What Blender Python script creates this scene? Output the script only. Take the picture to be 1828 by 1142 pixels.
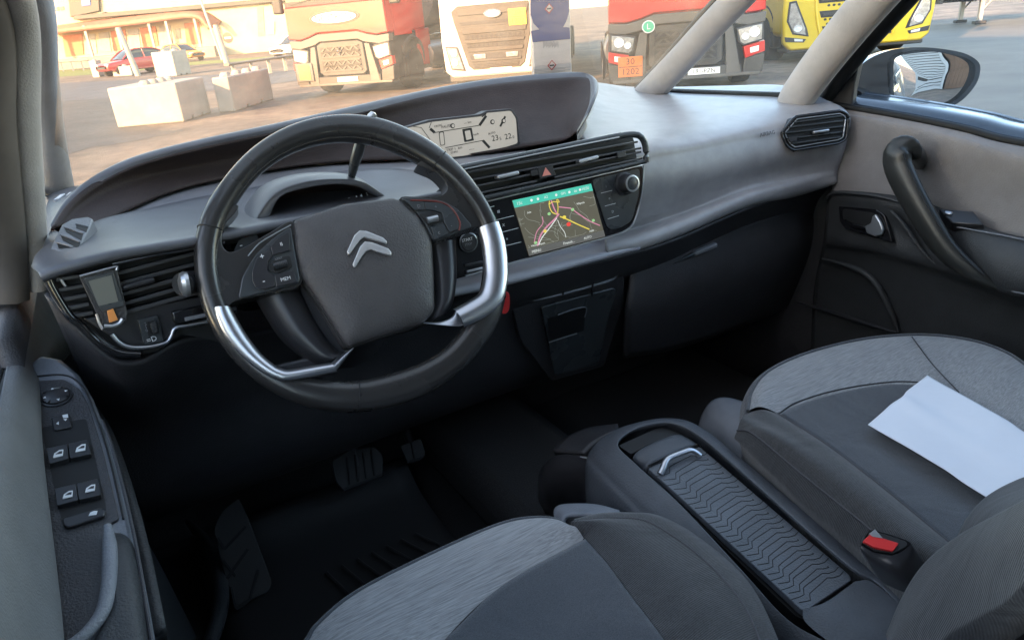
import bpy, bmesh, math, random
import numpy as np
from mathutils import Vector, Matrix
random.seed(5)
R = math.radians
scene = bpy.context.scene
COL = scene.collection
for o in list(bpy.data.objects):
    bpy.data.objects.remove(o)

# ---------------------------------------------------------------- camera
F = 1270.0
PITCH, ROLL, YAW = math.atan(545 / F), R(5), R(29)
C = Vector((-0.61, 0.0, 1.30))
_h = Vector((math.sin(YAW), math.cos(YAW), 0)); _up = Vector((0, 0, 1))
FW = _h * math.cos(PITCH) - _up * math.sin(PITCH)
_rt = Vector((math.cos(YAW), -math.sin(YAW), 0)); _u = _rt.cross(FW)
RT = _rt * math.cos(ROLL) - _u * math.sin(ROLL)
UP = _rt * math.sin(ROLL) + _u * math.cos(ROLL)
cd = bpy.data.cameras.new('camera'); cam = bpy.data.objects.new('camera', cd); COL.objects.link(cam)
cd.sensor_width = 36; cd.sensor_fit = 'HORIZONTAL'; cd.lens = F * 36 / 1828
cd.clip_start = 0.02; cd.clip_end = 3000
cam.matrix_world = Matrix((( RT.x, UP.x, -FW.x, C.x), (RT.y, UP.y, -FW.y, C.y), (RT.z, UP.z, -FW.z, C.z), (0, 0, 0, 1)))
scene.camera = cam

# ---------------------------------------------------------------- world, sun, exposure
SUN_AZ = Vector((-0.93, -0.37)).normalized(); SUN_EL = R(17)
world = bpy.data.worlds.new("World"); scene.world = world; world.use_nodes = True
nt = world.node_tree
sky = nt.nodes.new('ShaderNodeTexSky'); sky.sky_type = 'NISHITA'; sky.sun_disc = False
sky.sun_elevation = SUN_EL; sky.sun_rotation = math.atan2(SUN_AZ.x, SUN_AZ.y)
sky.air_density = 1.0; sky.dust_density = .6; sky.ozone_density = 1.6
bg = nt.nodes['Background']; bg.inputs['Strength'].default_value = 0.15
wbm = nt.nodes.new('ShaderNodeMix'); wbm.data_type = 'RGBA'; wbm.blend_type = 'MULTIPLY'; wbm.inputs[0].default_value = 1; wbm.inputs[7].default_value = (1.0, .88, .76, 1)
nt.links.new(sky.outputs['Color'], wbm.inputs[6]); nt.links.new(wbm.outputs[2], bg.inputs['Color'])
sd = bpy.data.lights.new('sun', 'SUN'); sd.energy = 2.3; sd.angle = R(0.6); sd.color = (1.0, 0.62, 0.34)
sun = bpy.data.objects.new('sun', sd); COL.objects.link(sun)
sdir = Vector((SUN_AZ.x * math.cos(SUN_EL), SUN_AZ.y * math.cos(SUN_EL), math.sin(SUN_EL)))
sun.rotation_euler = sdir.to_track_quat('Z', 'Y').to_euler(); sun.location = (-8, -4, 9)
vs = scene.view_settings
vs.view_transform = 'Standard'; vs.look = 'None'; vs.gamma = 1.0; vs.use_curve_mapping = False
vs.exposure = 3.25
scene.render.engine = 'CYCLES'
scene.cycles.max_bounces = 10; scene.cycles.transparent_max_bounces = 16
scene.cycles.caustics_reflective = False; scene.cycles.caustics_refractive = False
scene.render.resolution_x = 1024; scene.render.resolution_y = 639

# ---------------------------------------------------------------- geometry helpers
def ray(px, py):
    return (RT * ((px - 914) / F) - UP * ((py - 571) / F) + FW)
def P(px, py, x=None, y=None, z=None):
    """the real-world point seen at a photograph position, at a known car x, y or z (metres)"""
    r = ray(px, py)
    t = (x - C.x) / r.x if x is not None else (y - C.y) / r.y if y is not None else (z - C.z) / r.z
    return C + r * t
GZ = -0.27      # height of the yard outside, below the car's own zero
def PG(px, py, z=0.0):
    return P(px, py, z=z + GZ)
def crom(pts, n, closed=False):
    """Catmull-Rom through pts (any dimension), n samples in all"""
    p = np.array([list(q) for q in pts], float); m = len(p)
    if m < 3 and not closed:
        t = np.linspace(0, 1, n)[:, None]; return p[0] * (1 - t) + p[-1] * t
    segs = m if closed else m - 1
    t = np.linspace(0, segs, n, endpoint=not closed)
    i = np.minimum(t.astype(int), segs - 1); f = (t - i)[:, None]
    if closed:
        a, b, c, d = p[(i - 1) % m], p[i % m], p[(i + 1) % m], p[(i + 2) % m]
    else:
        e = np.vstack([2 * p[0] - p[1], p, 2 * p[-1] - p[-2]]); a, b, c, d = e[i], e[i + 1], e[i + 2], e[i + 3]
    return .5 * (2 * b + (c - a) * f + (2 * a - 5 * b + 4 * c - d) * f ** 2 + (3 * b - a - 3 * c + d) * f ** 3)
def resample(pts, n, closed=False):
    """even arc-length samples of a smooth curve through pts"""
    d = crom(pts, 400, closed)
    if closed: d = np.vstack([d, d[:1]])
    s = np.r_[0, np.cumsum(np.linalg.norm(np.diff(d, axis=0), axis=1))]
    q = np.linspace(0, s[-1], n, endpoint=not closed)
    return np.stack([np.interp(q, s, d[:, k]) for k in range(d.shape[1])], 1)

def link(name, me, m, parent=None, smooth=True):
    o = bpy.data.objects.new(name, me); COL.objects.link(o)
    if isinstance(m, (list, tuple)):
        for q in m: me.materials.append(q)
    elif m is not None and not me.materials: me.materials.append(m)
    if smooth and hasattr(me, 'polygons'):
        me.polygons.foreach_set('use_smooth', [True] * len(me.polygons))
    if parent is not None:
        o.parent = parent
        if parent.get('_w'): o.location = -parent.location
    return o
def tag(o, label=None, cat=None, group=None, kind=None):
    for k, v in (('label', label), ('category', cat), ('group', group), ('kind', kind)):
        if v: o[k] = v
    return o
def thing(name, label, cat, loc=(0, 0, 0), rz=0, group=None, world_space=True):
    o = bpy.data.objects.new(name, None); COL.objects.link(o); o.location = loc; o.rotation_euler = (0, 0, rz)
    o.empty_display_size = .1
    if world_space: o['_w'] = 1
    return tag(o, label, cat, group)
def autosmooth(o, ang=35):
    me = o.data; bm = bmesh.new(); bm.from_mesh(me)
    for e in bm.edges:
        if len(e.link_faces) == 2 and e.calc_face_angle(0) > R(ang): e.smooth = False
    bm.to_mesh(me); bm.free(); return o
def mesh(name, verts, faces):
    me = bpy.data.meshes.new(name); me.from_pydata([tuple(v) for v in verts], [], faces); me.validate(); me.update(); return me

def patch(name, rows, m, parent=None, nu=40, nv=30, thick=0.0, closed_u=False, off=1):
    """smooth sheet through a grid of 3-D points, given real thickness"""
    rows = [crom(r, nu, closed_u) for r in rows]
    g = np.stack(rows, 0)                                   # rows x nu x 3
    cols = np.stack([crom(g[:, j], nv) for j in range(g.shape[1])], 1)
    V = cols.reshape(-1, 3); w = g.shape[1]; fs = []
    for i in range(nv - 1):
        for j in range(w if closed_u else w - 1):
            k = (j + 1) % w; fs.append((i * w + j, i * w + k, (i + 1) * w + k, (i + 1) * w + j))
    o = link(name, mesh(name, V, fs), m, parent)
    if thick:
        s = o.modifiers.new('thickness', 'SOLIDIFY'); s.thickness = thick; s.offset = off
    return o
def tube(name, pts, rad, m, parent=None, n=48, seg=14, up=None, flat=1.0, cap=True, closed=False):
    """round or oval bar along a smooth path; rad a number or a list along the path"""
    c = resample(pts, n, closed)
    r = np.interp(np.linspace(0, 1, n), np.linspace(0, 1, len(rad)), rad) if hasattr(rad, '__len__') else np.full(n, rad)
    T = np.gradient(c, axis=0) if not closed else np.roll(c, -1, 0) - np.roll(c, 1, 0)
    T /= np.linalg.norm(T, axis=1)[:, None] + 1e-12
    upv = np.array(up if up is not None else (0.13, 0.21, 1.0)); V = []
    for i in range(n):
        a = upv - T[i] * (upv @ T[i]); a /= np.linalg.norm(a) + 1e-12; b = np.cross(T[i], a)
        for k in range(seg):
            t = 2 * math.pi * k / seg; V.append(c[i] + r[i] * (a * math.cos(t) * flat + b * math.sin(t)))
    fs = []
    for i in range(n if closed else n - 1):
        for k in range(seg):
            i2 = (i + 1) % n; k2 = (k + 1) % seg; fs.append((i * seg + k, i * seg + k2, i2 * seg + k2, i2 * seg + k))
    if cap and not closed:
        fs.append(tuple(range(seg))[::-1]); fs.append(tuple((n - 1) * seg + k for k in range(seg)))
    return autosmooth(link(name, mesh(name, V, fs), m, parent), 50)

class Fr:
    """a plane in the car: origin, normal and up; u to the right, v up, h outwards"""
    def __init__(s, o, n, up=(0, 0, 1)):
        s.o = Vector(o); s.n = Vector(n).normalized(); s.u = Vector(up).cross(s.n).normalized(); s.v = s.n.cross(s.u)
    def w(s, u, v, h=0): return s.o + s.u * u + s.v * v + s.n * h
    def px(s, x, y, h=0):
        r = ray(x, y); t = ((s.o + s.n * h) - C).dot(s.n) / r.dot(s.n); q = C + r * t - s.o
        return (q.dot(s.u), q.dot(s.v))
    def mat(s, u, v, h, rot=0):
        a = s.u * math.cos(rot) + s.v * math.sin(rot); b = s.n.cross(a); p = s.w(u, v, h)
        return Matrix(((a.x, b.x, s.n.x, p.x), (a.y, b.y, s.n.y, p.y), (a.z, b.z, s.n.z, p.z), (0, 0, 0, 1)))
def LF():  # a local frame for things built in their own space: u = x, v = z, h = towards -y (the viewer of its front)
    return Fr((0, 0, 0), (0, -1, 0))
def add_bevel(o, w, seg=2, ang=30):
    b = o.modifiers.new('bevel', 'BEVEL'); b.width = w; b.segments = seg; b.limit_method = 'ANGLE'; b.angle_limit = R(ang)
    b.use_clamp_overlap = True
    return o
def prism(name, fr, poly, h0, h1, m, parent=None, bev=0, smooth_poly=0, hole=None, taper=1.0):
    """a polygon of (u, v) raised from h0 to h1"""
    pl = [tuple(q) for q in (crom(poly, smooth_poly, True) if smooth_poly else poly)]
    area = sum(pl[i][0] * pl[(i + 1) % len(pl)][1] - pl[(i + 1) % len(pl)][0] * pl[i][1] for i in range(len(pl)))
    if area < 0: pl = pl[::-1]
    n = len(pl); cx = sum(q[0] for q in pl) / n; cy = sum(q[1] for q in pl) / n
    V = [fr.w(a, b, h0) for a, b in pl] + [fr.w(cx + (a - cx) * taper, cy + (b - cy) * taper, h1) for a, b in pl]
    fs = [tuple(range(n))[::-1], tuple(range(n, 2 * n))] + [(i, (i + 1) % n, n + (i + 1) % n, n + i) for i in range(n)]
    o = link(name, mesh(name, V, fs), m, parent, smooth=True); autosmooth(o, 28)
    if bev: add_bevel(o, bev)
    return o
def rect(a0, b0, a1, b1): return [(a0, b0), (a1, b0), (a1, b1), (a0, b1)]
def rrect(a0, b0, a1, b1, r, n=4):
    out = []
    for cx, cy, t0 in ((a1 - r, b0 + r, -90), (a1 - r, b1 - r, 0), (a0 + r, b1 - r, 90), (a0 + r, b0 + r, 180)):
        for k in range(n + 1):
            t = R(t0 + 90 * k / n); out.append((cx + r * math.cos(t), cy + r * math.sin(t)))
    return out
def rquad(q, r, n=4):
    """any convex polygon with its corners rounded"""
    out = []; m = len(q)
    for i in range(m):
        p0, p1, p2 = (Vector((*q[(i + k) % m], 0)) for k in (-1, 0, 1))
        d0 = (p0 - p1); d2 = (p2 - p1); rr = min(r, d0.length * .45, d2.length * .45)
        a = p1 + d0.normalized() * rr; b = p1 + d2.normalized() * rr
        for k in range(n + 1):
            t = k / n; v = a * (1 - t) ** 2 + p1 * 2 * t * (1 - t) + b * t * t; out.append((v.x, v.y))
    return out
def circ(cx, cy, r, n=24, sy=1.0): return [(cx + r * math.cos(2 * math.pi * k / n), cy + sy * r * math.sin(2 * math.pi * k / n)) for k in range(n)]
def dome(name, fr, poly, h0, h1, m, parent=None, n=48, p=2.5, rings=10, skirt=0.0, sm=True, sphere=False):
    """a padded cap: outline at h0 rising smoothly to h1 in the middle"""
    pl = resample(poly, n, True) if sm else np.array(poly); n = len(pl)
    a = sum(pl[i][0] * pl[(i + 1) % n][1] - pl[(i + 1) % n][0] * pl[i][1] for i in range(n))
    if a < 0: pl = pl[::-1]
    c = pl.mean(0); V = []; fs = []
    lv = [(1.0, h0 - skirt)] if skirt else []
    for k in range(rings):
        s = math.cos(k / (rings - 1) * math.pi / 2 * .97); s = s ** .6 if s > 0 else 0
        lv.append((s, h0 + (h1 - h0) * ((1 - s * s) if sphere else (1 - s ** p) ** (1 / p))))
    for s, h in lv:
        for q in pl: V.append(fr.w(*(c + (q - c) * s), h))
    V.append(fr.w(*c, h1)); L = len(lv)
    for i in range(L - 1):
        for j in range(n): k = (j + 1) % n; fs.append((i * n + j, i * n + k, (i + 1) * n + k, (i + 1) * n + j))
    for j in range(n): fs.append(((L - 1) * n + j, (L - 1) * n + (j + 1) % n, L * n))
    fs.append(tuple(range(n))[::-1])
    return autosmooth(link(name, mesh(name, V, fs), m, parent), 60)
def text(name, fr, s, u, v, h, size, m, parent=None, rot=0, ext=0.0002, align='CENTER', sx=1.0):
    cu = bpy.data.curves.new(name, 'FONT'); cu.body = s; cu.size = size; cu.extrude = ext; cu.align_x = align; cu.align_y = 'CENTER'; cu.resolution_u = 2
    ob = bpy.data.objects.new('t', cu); COL.objects.link(ob)
    bpy.context.view_layer.update()
    me = bpy.data.meshes.new_from_object(ob); bpy.data.objects.remove(ob)
    me.transform(Matrix.Diagonal((sx, 1, 1, 1))); me.transform(fr.mat(u, v, h, rot))
    me.materials.clear(); return link(name, me, m, parent, smooth=False)
def bar(name, fr, a, b, w, h0, h1, m, parent=None, bev=0, w2=None):
    """a straight bar in the plane from a to b"""
    a = Vector(a); b = Vector(b); d = (b - a).normalized(); p = Vector((-d.y, d.x)); w2 = w2 or w
    return prism(name, fr, [a - p * w / 2, b - p * w2 / 2, b + p * w2 / 2, a + p * w / 2], h0, h1, m, parent, bev)
def box(name, c, s, m, parent=None, bev=0, rz=0, seg=2):
    x, y, z = (q / 2 for q in s)
    V = [Vector((a, b, d)) for a in (-x, x) for b in (-y, y) for d in (-z, z)]
    ro = Matrix.Rotation(rz, 3, 'Z'); V = [ro @ v + Vector(c) for v in V]
    o = link(name, mesh(name, V, [(0, 1, 3, 2), (4, 6, 7, 5), (0, 4, 5, 1), (2, 3, 7, 6), (0, 2, 6, 4), (1, 5, 7, 3)]), m, parent)
    autosmooth(o, 28)
    if bev: add_bevel(o, bev, seg)
    return o
def lathe(name, axis_o, axis_d, prof, m, parent=None, seg=28, close=True):
    """profile of (radius, height) turned round an axis"""
    d = Vector(axis_d).normalized(); a = d.orthogonal().normalized(); b = d.cross(a); o_ = Vector(axis_o); V = []; fs = []
    for r, h in prof:
        for k in range(seg):
            t = 2 * math.pi * k / seg; V.append(o_ + d * h + (a * math.cos(t) + b * math.sin(t)) * r)
    for i in range(len(prof) - 1):
        for k in range(seg): k2 = (k + 1) % seg; fs.append((i * seg + k, i * seg + k2, (i + 1) * seg + k2, (i + 1) * seg + k))
    if close: fs.append(tuple(range(seg))[::-1]); fs.append(tuple((len(prof) - 1) * seg + k for k in range(seg)))
    return autosmooth(link(name, mesh(name, V, fs), m, parent), 35)
def join(name, objs, m=None, parent=None):
    """several small pieces of one part made one mesh (same material each)"""
    bm = bmesh.new(); mats = []
    for o in objs:
        me = o.data
        k = bmesh.new(); k.from_mesh(me); idx = []
        for q in me.materials:
            if q not in mats: mats.append(q)
            idx.append(mats.index(q))
        for f in k.faces: f.material_index = idx[f.material_index] if idx else 0
        t = bpy.data.meshes.new('t'); k.to_mesh(t); k.free(); bm.from_mesh(t); bpy.data.meshes.remove(t)
    me = bpy.data.meshes.new(name); bm.to_mesh(me); bm.free()
    for q in mats: me.materials.append(q)
    for o in objs: bpy.data.objects.remove(o)
    ob = bpy.data.objects.new(name, me); COL.objects.link(ob)
    if parent is not None:
        ob.parent = parent
        if parent.get('_w'): ob.location = -parent.location
    return ob
# ---------------------------------------------------------------- materials
def mat(name, col, rough=.5, metal=0.0, var=0.0, vscale=30, bump=0.0, bscale=400, spec=.5, coat=0.0, emit=None, estr=1.0,
        stretch=(1, 1, 1), col2=None, rvar=0.0, detail=3, wave=None, sheen=0.0, coords='Object', lf=0.0):
    m = bpy.data.materials.new(name); m.use_nodes = True; t = m.node_tree; b = t.nodes['Principled BSDF']; L = t.links
    b.inputs['Base Color'].default_value = (*col, 1); b.inputs['Roughness'].default_value = rough
    b.inputs['Metallic'].default_value = metal; b.inputs['Specular IOR Level'].default_value = spec
    b.inputs['Coat Weight'].default_value = coat
    if sheen: b.inputs['Sheen Weight'].default_value = sheen; b.inputs['Sheen Roughness'].default_value = .5
    if emit: b.inputs['Emission Color'].default_value = (*emit, 1); b.inputs['Emission Strength'].default_value = estr
    tc = t.nodes.new('ShaderNodeTexCoord'); mp = t.nodes.new('ShaderNodeMapping'); L.new(tc.outputs[coords], mp.inputs[0])
    mp.inputs['Scale'].default_value = stretch
    if var or col2:
        n = t.nodes.new('ShaderNodeTexNoise'); n.inputs['Scale'].default_value = vscale; n.inputs['Detail'].default_value = detail
        n.inputs['Roughness'].default_value = .6
        L.new(mp.outputs[0], n.inputs['Vector']); rp = t.nodes.new('ShaderNodeValToRGB'); L.new(n.outputs['Fac'], rp.inputs[0])
        rp.color_ramp.elements[0].position = .32; rp.color_ramp.elements[1].position = .68
        c2 = col2 or tuple(min(1, c * (1 + var)) for c in col); c1 = col if col2 else tuple(c * (1 - var) for c in col)
        rp.color_ramp.elements[0].color = (*c1, 1); rp.color_ramp.elements[1].color = (*c2, 1)
        L.new(rp.outputs[0], b.inputs['Base Color'])
    if rvar:
        n2 = t.nodes.new('ShaderNodeTexNoise'); n2.inputs['Scale'].default_value = 14; n2.inputs['Detail'].default_value = 5; L.new(tc.outputs[coords], n2.inputs['Vector'])
        mr = t.nodes.new('ShaderNodeMapRange'); mr.inputs[3].default_value = max(0, rough - rvar); mr.inputs[4].default_value = min(1, rough + rvar)
        L.new(n2.outputs['Fac'], mr.inputs[0]); L.new(mr.outputs[0], b.inputs['Roughness'])
    if bump:
        bn = t.nodes.new('ShaderNodeBump'); bn.inputs['Strength'].default_value = bump; bn.inputs['Distance'].default_value = .002
        if wave:
            w = t.nodes.new('ShaderNodeTexWave'); w.inputs['Scale'].default_value = bscale; w.bands_direction = wave; w.inputs['Distortion'].default_value = 1.5
            w.inputs['Detail'].default_value = 2; L.new(mp.outputs[0], w.inputs['Vector']); L.new(w.outputs['Fac'], bn.inputs['Height'])
        else:
            n3 = t.nodes.new('ShaderNodeTexNoise'); n3.inputs['Scale'].default_value = bscale; n3.inputs['Detail'].default_value = 2
            L.new(mp.outputs[0], n3.inputs['Vector']); L.new(n3.outputs['Fac'], bn.inputs['Height'])
        L.new(bn.outputs[0], b.inputs['Normal'])
        if lf:      # broad shallow puckers in stretched cloth
            n4 = t.nodes.new('ShaderNodeTexNoise'); n4.inputs['Scale'].default_value = 11; n4.inputs['Detail'].default_value = 3; n4.inputs['Distortion'].default_value = .8
            L.new(tc.outputs[coords], n4.inputs['Vector']); b2 = t.nodes.new('ShaderNodeBump'); b2.inputs['Strength'].default_value = lf; b2.inputs['Distance'].default_value = .02
            L.new(n4.outputs['Fac'], b2.inputs['Height']); L.new(b2.outputs[0], bn.inputs['Normal'])
    return m
M = {}
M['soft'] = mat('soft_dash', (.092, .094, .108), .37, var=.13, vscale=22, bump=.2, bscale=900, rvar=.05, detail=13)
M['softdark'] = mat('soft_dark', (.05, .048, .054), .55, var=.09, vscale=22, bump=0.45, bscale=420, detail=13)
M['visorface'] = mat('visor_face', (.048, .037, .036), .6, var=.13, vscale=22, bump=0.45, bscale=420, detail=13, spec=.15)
M['greydash'] = mat('grey_dash', (.335, .322, .328), .37, var=.13, vscale=22, bump=.2, bscale=900, rvar=.05, detail=13)
M['ledge'] = mat('ledge_grey', (.42, .42, .47), .38, var=.09, vscale=22, bump=.2, bscale=900, detail=13)
M['tray'] = mat('tray_grey', (.19, .19, .21), .37, var=.09, vscale=22, bump=.2, bscale=900, detail=13)
M['black'] = mat('black_plastic', (.042, .041, .045), .42, var=.13, vscale=22, bump=0.45, bscale=420, detail=13)
M['gloss'] = mat('gloss_black', (.010, .010, .012), .12, coat=.5, rvar=.04)
M['satinblk'] = mat('satin_black', (.030,.030,.034), .3, rvar=.05)
M['panelgrey'] = mat('panel_grey', (.045, .05, .055), .28, var=.04, rvar=.06)
M['slat'] = mat('vent_slat', (.07,.07,.076), .25)
M['chrome'] = mat('satin_chrome', (.55, .56, .60), .33, metal=1, rvar=.06)
M['bright'] = mat('bright_chrome', (.8, .8, .82), 0.2, metal=1)
M['emblem'] = mat('emblem_chrome', (.86, .86, .88), .32, metal=.75)
M['handle'] = mat('handle_skin', (.030, .031, .030), .32, bump=.08, bscale=900, rvar=.05)
M['fascia'] = mat('lower_fascia', (.026, .025, .027), .5, var=.12, vscale=22, detail=10, bump=.2, bscale=700)
M['leather'] = mat('black_leather', (.028, .027, .027), 0.27, var=.05, vscale=60, bump=.12, bscale=800, rvar=.07, coat=0.25)
M['cover'] = mat('airbag_cover', (.062, .058, .060), .47, var=0.12, vscale=22, bump=0.5, bscale=420, rvar=.04, detail=12)
M['thread'] = mat('thread', (.10, .095, .09), .8)
M['hidark'] = mat('dark_line', (.006, .006, .007), .6)
M['lightfab'] = mat('light_fabric', (.17, .172, .178), .9, col2=(.325, .328, .335), vscale=700, bump=.5, bscale=900, stretch=(.04, 1, 1), detail=4, sheen=.2, lf=.28)
M['lightfab2'] = mat('light_fabric_side', (.19, .193, .20), .9, col2=(.30, .31, .325), vscale=320, bump=.8, bscale=900, stretch=(1, .12, 1), detail=4, sheen=.2)
M['darkfab'] = mat('dark_fabric', (.056, .062, .073), .92, var=.25, vscale=700, bump=0.5, bscale=1500, sheen=.25, lf=.28)
M['ribfab'] = mat('ribbed_fabric', (.034, .034, .036), .92, var=.35, vscale=500, bump=0.35, bscale=150, wave='Y', sheen=.25, lf=.28)
M['ribfab2'] = mat('ribbed_fabric_fine', (.044, .044, .046), .92, var=.35, vscale=500, bump=0.3, bscale=170, wave='Y', sheen=.25, lf=.28)
M['pillar'] = mat('pillar_cloth', (.47, .44, .42), .85, var=.09, vscale=22, bump=0.45, bscale=420, detail=13)
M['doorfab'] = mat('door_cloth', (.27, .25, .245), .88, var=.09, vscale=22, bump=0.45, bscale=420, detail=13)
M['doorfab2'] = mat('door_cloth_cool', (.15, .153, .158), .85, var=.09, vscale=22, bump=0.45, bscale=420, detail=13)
M['doorblk'] = mat('door_black', (.040, .042, .045), .5, var=.13, vscale=22, bump=0.45, bscale=420, detail=13)
M['carpet'] = mat('carpet', (.032, .031, .032), .97, var=.4, vscale=400, bump=1, bscale=700)
M['rubbermat'] = mat('rubber_mat', (.032, .030, .030), .6, bump=.2)
M['rubber'] = mat('rubber', (.012, .012, .012), .7)
M['console'] = mat('console_plastic', (.068, .075, .088), .48, var=.13, vscale=22, bump=0.45, bscale=420, rvar=.05, detail=13)
M['consolelid'] = mat('console_lid', (.10, .112, .13), .45, var=.13, vscale=22, bump=0.45, bscale=420, detail=13)
M['trimgrey'] = mat('trim_grey', (.20, .21, .235), .5, var=.09, bump=0.45, vscale=22, detail=13, bscale=420)
M['paper'] = mat('paper', (.74, .77, .84), .8, var=.02, vscale=8, bump=.1, bscale=60, lf=.12)
M['red'] = mat('red_plastic', (.62, .03, .03), .35)
M['white'] = mat('white_print', (.75, .76, .78), .6)
M['greyprint'] = mat('grey_print', (.22, .22, .24), .6)
M['silverring'] = mat('silver_ring', (.5, .52, .55), .3, metal=.8)
M['orange'] = mat('orange_tag', (.75, .28, .07), .6)
M['lcd'] = mat('lcd_screen', (.30, .28, .25), .5, emit=(.5, .46, .40), estr=.06, var=.02)
M['lcdink'] = mat('lcd_ink', (.03, .03, .03), .5)
M['beige'] = mat('device_screen', (.16, .16, .14), .3)
def emat(n, c, s): return mat(n, tuple(.3 * q for q in c), .3, emit=c, estr=s)
SC = .085
M['navbg'] = mat('nav_background', (.04, .04, .03), .18, emit=(.42, .40, .30), estr=SC * .32, var=.2, vscale=20)
M['navteal'] = emat('nav_teal', (.08, .62, .47), SC)
M['navwhite'] = emat('nav_white', (.9, .95, .9), SC)
M['navgrey'] = emat('nav_grey', (.32, .34, .3), SC)
M['navbar'] = emat('nav_bar', (.16, .16, .15), SC * .8)
M['navyel'] = emat('nav_yellow', (.95, .75, .1), SC)
M['navpink'] = emat('nav_pink', (.75, .28, .42), SC)
M['navgreen'] = emat('nav_green', (.35, .7, .3), SC)
M['navred'] = emat('nav_red', (.95, .08, .06), SC)

def glass_mat(name, tint=(1, 1, 1), dust=0.0, dustcol=(1, .7, .42), refl=.06):
    m = bpy.data.materials.new(name); m.use_nodes = True; t = m.node_tree; t.nodes.clear(); L = t.links
    out = t.nodes.new('ShaderNodeOutputMaterial'); tr = t.nodes.new('ShaderNodeBsdfTransparent'); tr.inputs[0].default_value = (*tint, 1)
    gl = t.nodes.new('ShaderNodeBsdfGlossy'); gl.inputs['Roughness'].default_value = .02
    fr = t.nodes.new('ShaderNodeFresnel'); fr.inputs[0].default_value = 1.45
    mul = t.nodes.new('ShaderNodeMath'); mul.operation = 'MULTIPLY'; mul.inputs[1].default_value = refl * 8; L.new(fr.outputs[0], mul.inputs[0])
    mx = t.nodes.new('ShaderNodeMixShader'); L.new(mul.outputs[0], mx.inputs[0]); L.new(tr.outputs[0], mx.inputs[1]); L.new(gl.outputs[0], mx.inputs[2])
    if dust:
        tl = t.nodes.new('ShaderNodeBsdfTranslucent'); tl.inputs[0].default_value = (*dustcol, 1)
        tc = t.nodes.new('ShaderNodeTexCoord'); n = t.nodes.new('ShaderNodeTexNoise'); n.inputs['Scale'].default_value = 7; n.inputs['Distortion'].default_value = 1.2; n.inputs['Detail'].default_value = 8
        n.inputs['Roughness'].default_value = .65
        L.new(tc.outputs['Object'], n.inputs['Vector']); mr = t.nodes.new('ShaderNodeMapRange'); mr.inputs[1].default_value = .3; mr.inputs[2].default_value = .7
        mr.inputs[3].default_value = dust * .45; mr.inputs[4].default_value = dust * 1.55; L.new(n.outputs['Fac'], mr.inputs[0])
        m2 = t.nodes.new('ShaderNodeMixShader'); L.new(mr.outputs[0], m2.inputs[0]); L.new(mx.outputs[0], m2.inputs[1]); L.new(tl.outputs[0], m2.inputs[2]); mx = m2
    L.new(mx.outputs[0], out.inputs[0]); return m
M['windscreen'] = glass_mat('windscreen_glass', (.97, .89, .78), dust=.15, dustcol=(1, .60, .32), refl=.11)
M['sideglass'] = glass_mat('side_glass', (.9, .92, .92), dust=.02, dustcol=(.8, .85, .9))
M['quarter'] = glass_mat('quarter_glass', (.88, .88, .86), dust=.06, dustcol=(.9, .75, .6))
M['mirror'] = mat('mirror_silver', (.85, .87, .88), .0, metal=1)
M['carpaint'] = mat('car_paint_grey', (.025, .035, .05), .25, coat=.6, metal=.2)
# outdoors
M['t_red'] = mat('truck_red', (.52, .022, .016), .38, coat=.15, var=.08, vscale=2)
M['t_redside'] = M['t_red']
M['slatwhite'] = mat('white_cladding', (.40, .42, .44), .5, var=.08, vscale=2)
M['ribfab_shaded'] = mat('back_fabric', (.022, .022, .024), .94, var=.3, vscale=500, bump=.3, bscale=150, wave='Y', sheen=.15, lf=.28)  # darker copy of the ribbed fabric, with the backrest's shade put into the colour
M['frametrim'] = mat('door_frame_trim', (.15, .13, .115), .7, var=.1, vscale=22, detail=10)
M['t_white'] = mat('truck_white', (.55, .54, .51), .4, coat=.1, var=.04, vscale=3)
M['t_yellow'] = mat('truck_yellow', (.78, .56, .03), .3, coat=.5, var=.05, vscale=3)
M['t_grey'] = mat('truck_grey_plastic', (.055, .053, .050), .5, var=.12, vscale=6)
M['t_lgrey'] = mat('truck_light_grey_panel', (.10, .095, .088), .45, var=.08, vscale=6)
M['t_web'] = mat('truck_grille_web', (.06, .058, .055), .45, var=.1, vscale=8)
M['t_dark'] = mat('truck_dark', (.035, .035, .037), .6, var=.2, vscale=8)
M['t_glass'] = mat('truck_windscreen', (.03, .035, .04), .06, coat=.3)
M['t_lamp'] = mat('truck_lamp', (.62, .62, .60), .12, metal=.6, var=.3, vscale=14)
M['t_lens'] = mat('truck_lens', (.85, .85, .82), .1)
M['t_chrome'] = M['bright']
M['t_plate'] = mat('number_plate', (.78, .78, .72), .4)
M['t_orange'] = mat('placard_orange', (.72, .19, .05), .5)
M['t_yelplac'] = mat('placard_yellow', (.9, .55, .05), .5)
M['ink'] = mat('ink_black', (.03, .03, .03), .5)
M['tyre'] = mat('tyre', (.03, .03, .03), .85, bump=.3, bscale=40)
M['rim'] = mat('rim', (.35, .33, .32), .45, metal=.5, var=.1, vscale=9)
M['tank'] = mat('tank_steel', (.30, .29, .28), .4, metal=.5, var=.15, vscale=2)
M['green'] = mat('green_badge', (.05, .42, .26), .5)
M['concrete'] = mat('concrete', (.26, .235, .20), .9, var=.14, vscale=2.5, bump=.5, bscale=25, detail=8)
M['concretew'] = mat('concrete_pale', (.36, .335, .30), .9, var=.1, vscale=2.5, bump=.4, bscale=25, detail=8)
M['wallpale'] = mat('wall_plaster', (.52, .44, .29), .9, var=.06, vscale=.6, bump=.2, bscale=6, detail=8)
M['roofbrown'] = mat('canopy_brown', (.34, .16, .11), .7, var=.15, vscale=2)
M['doororange'] = mat('gate_orange', (.50, .16, .07), .6, var=.1, vscale=3)
M['darkwin'] = mat('window_dark', (.06, .07, .08), .15)
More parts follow.
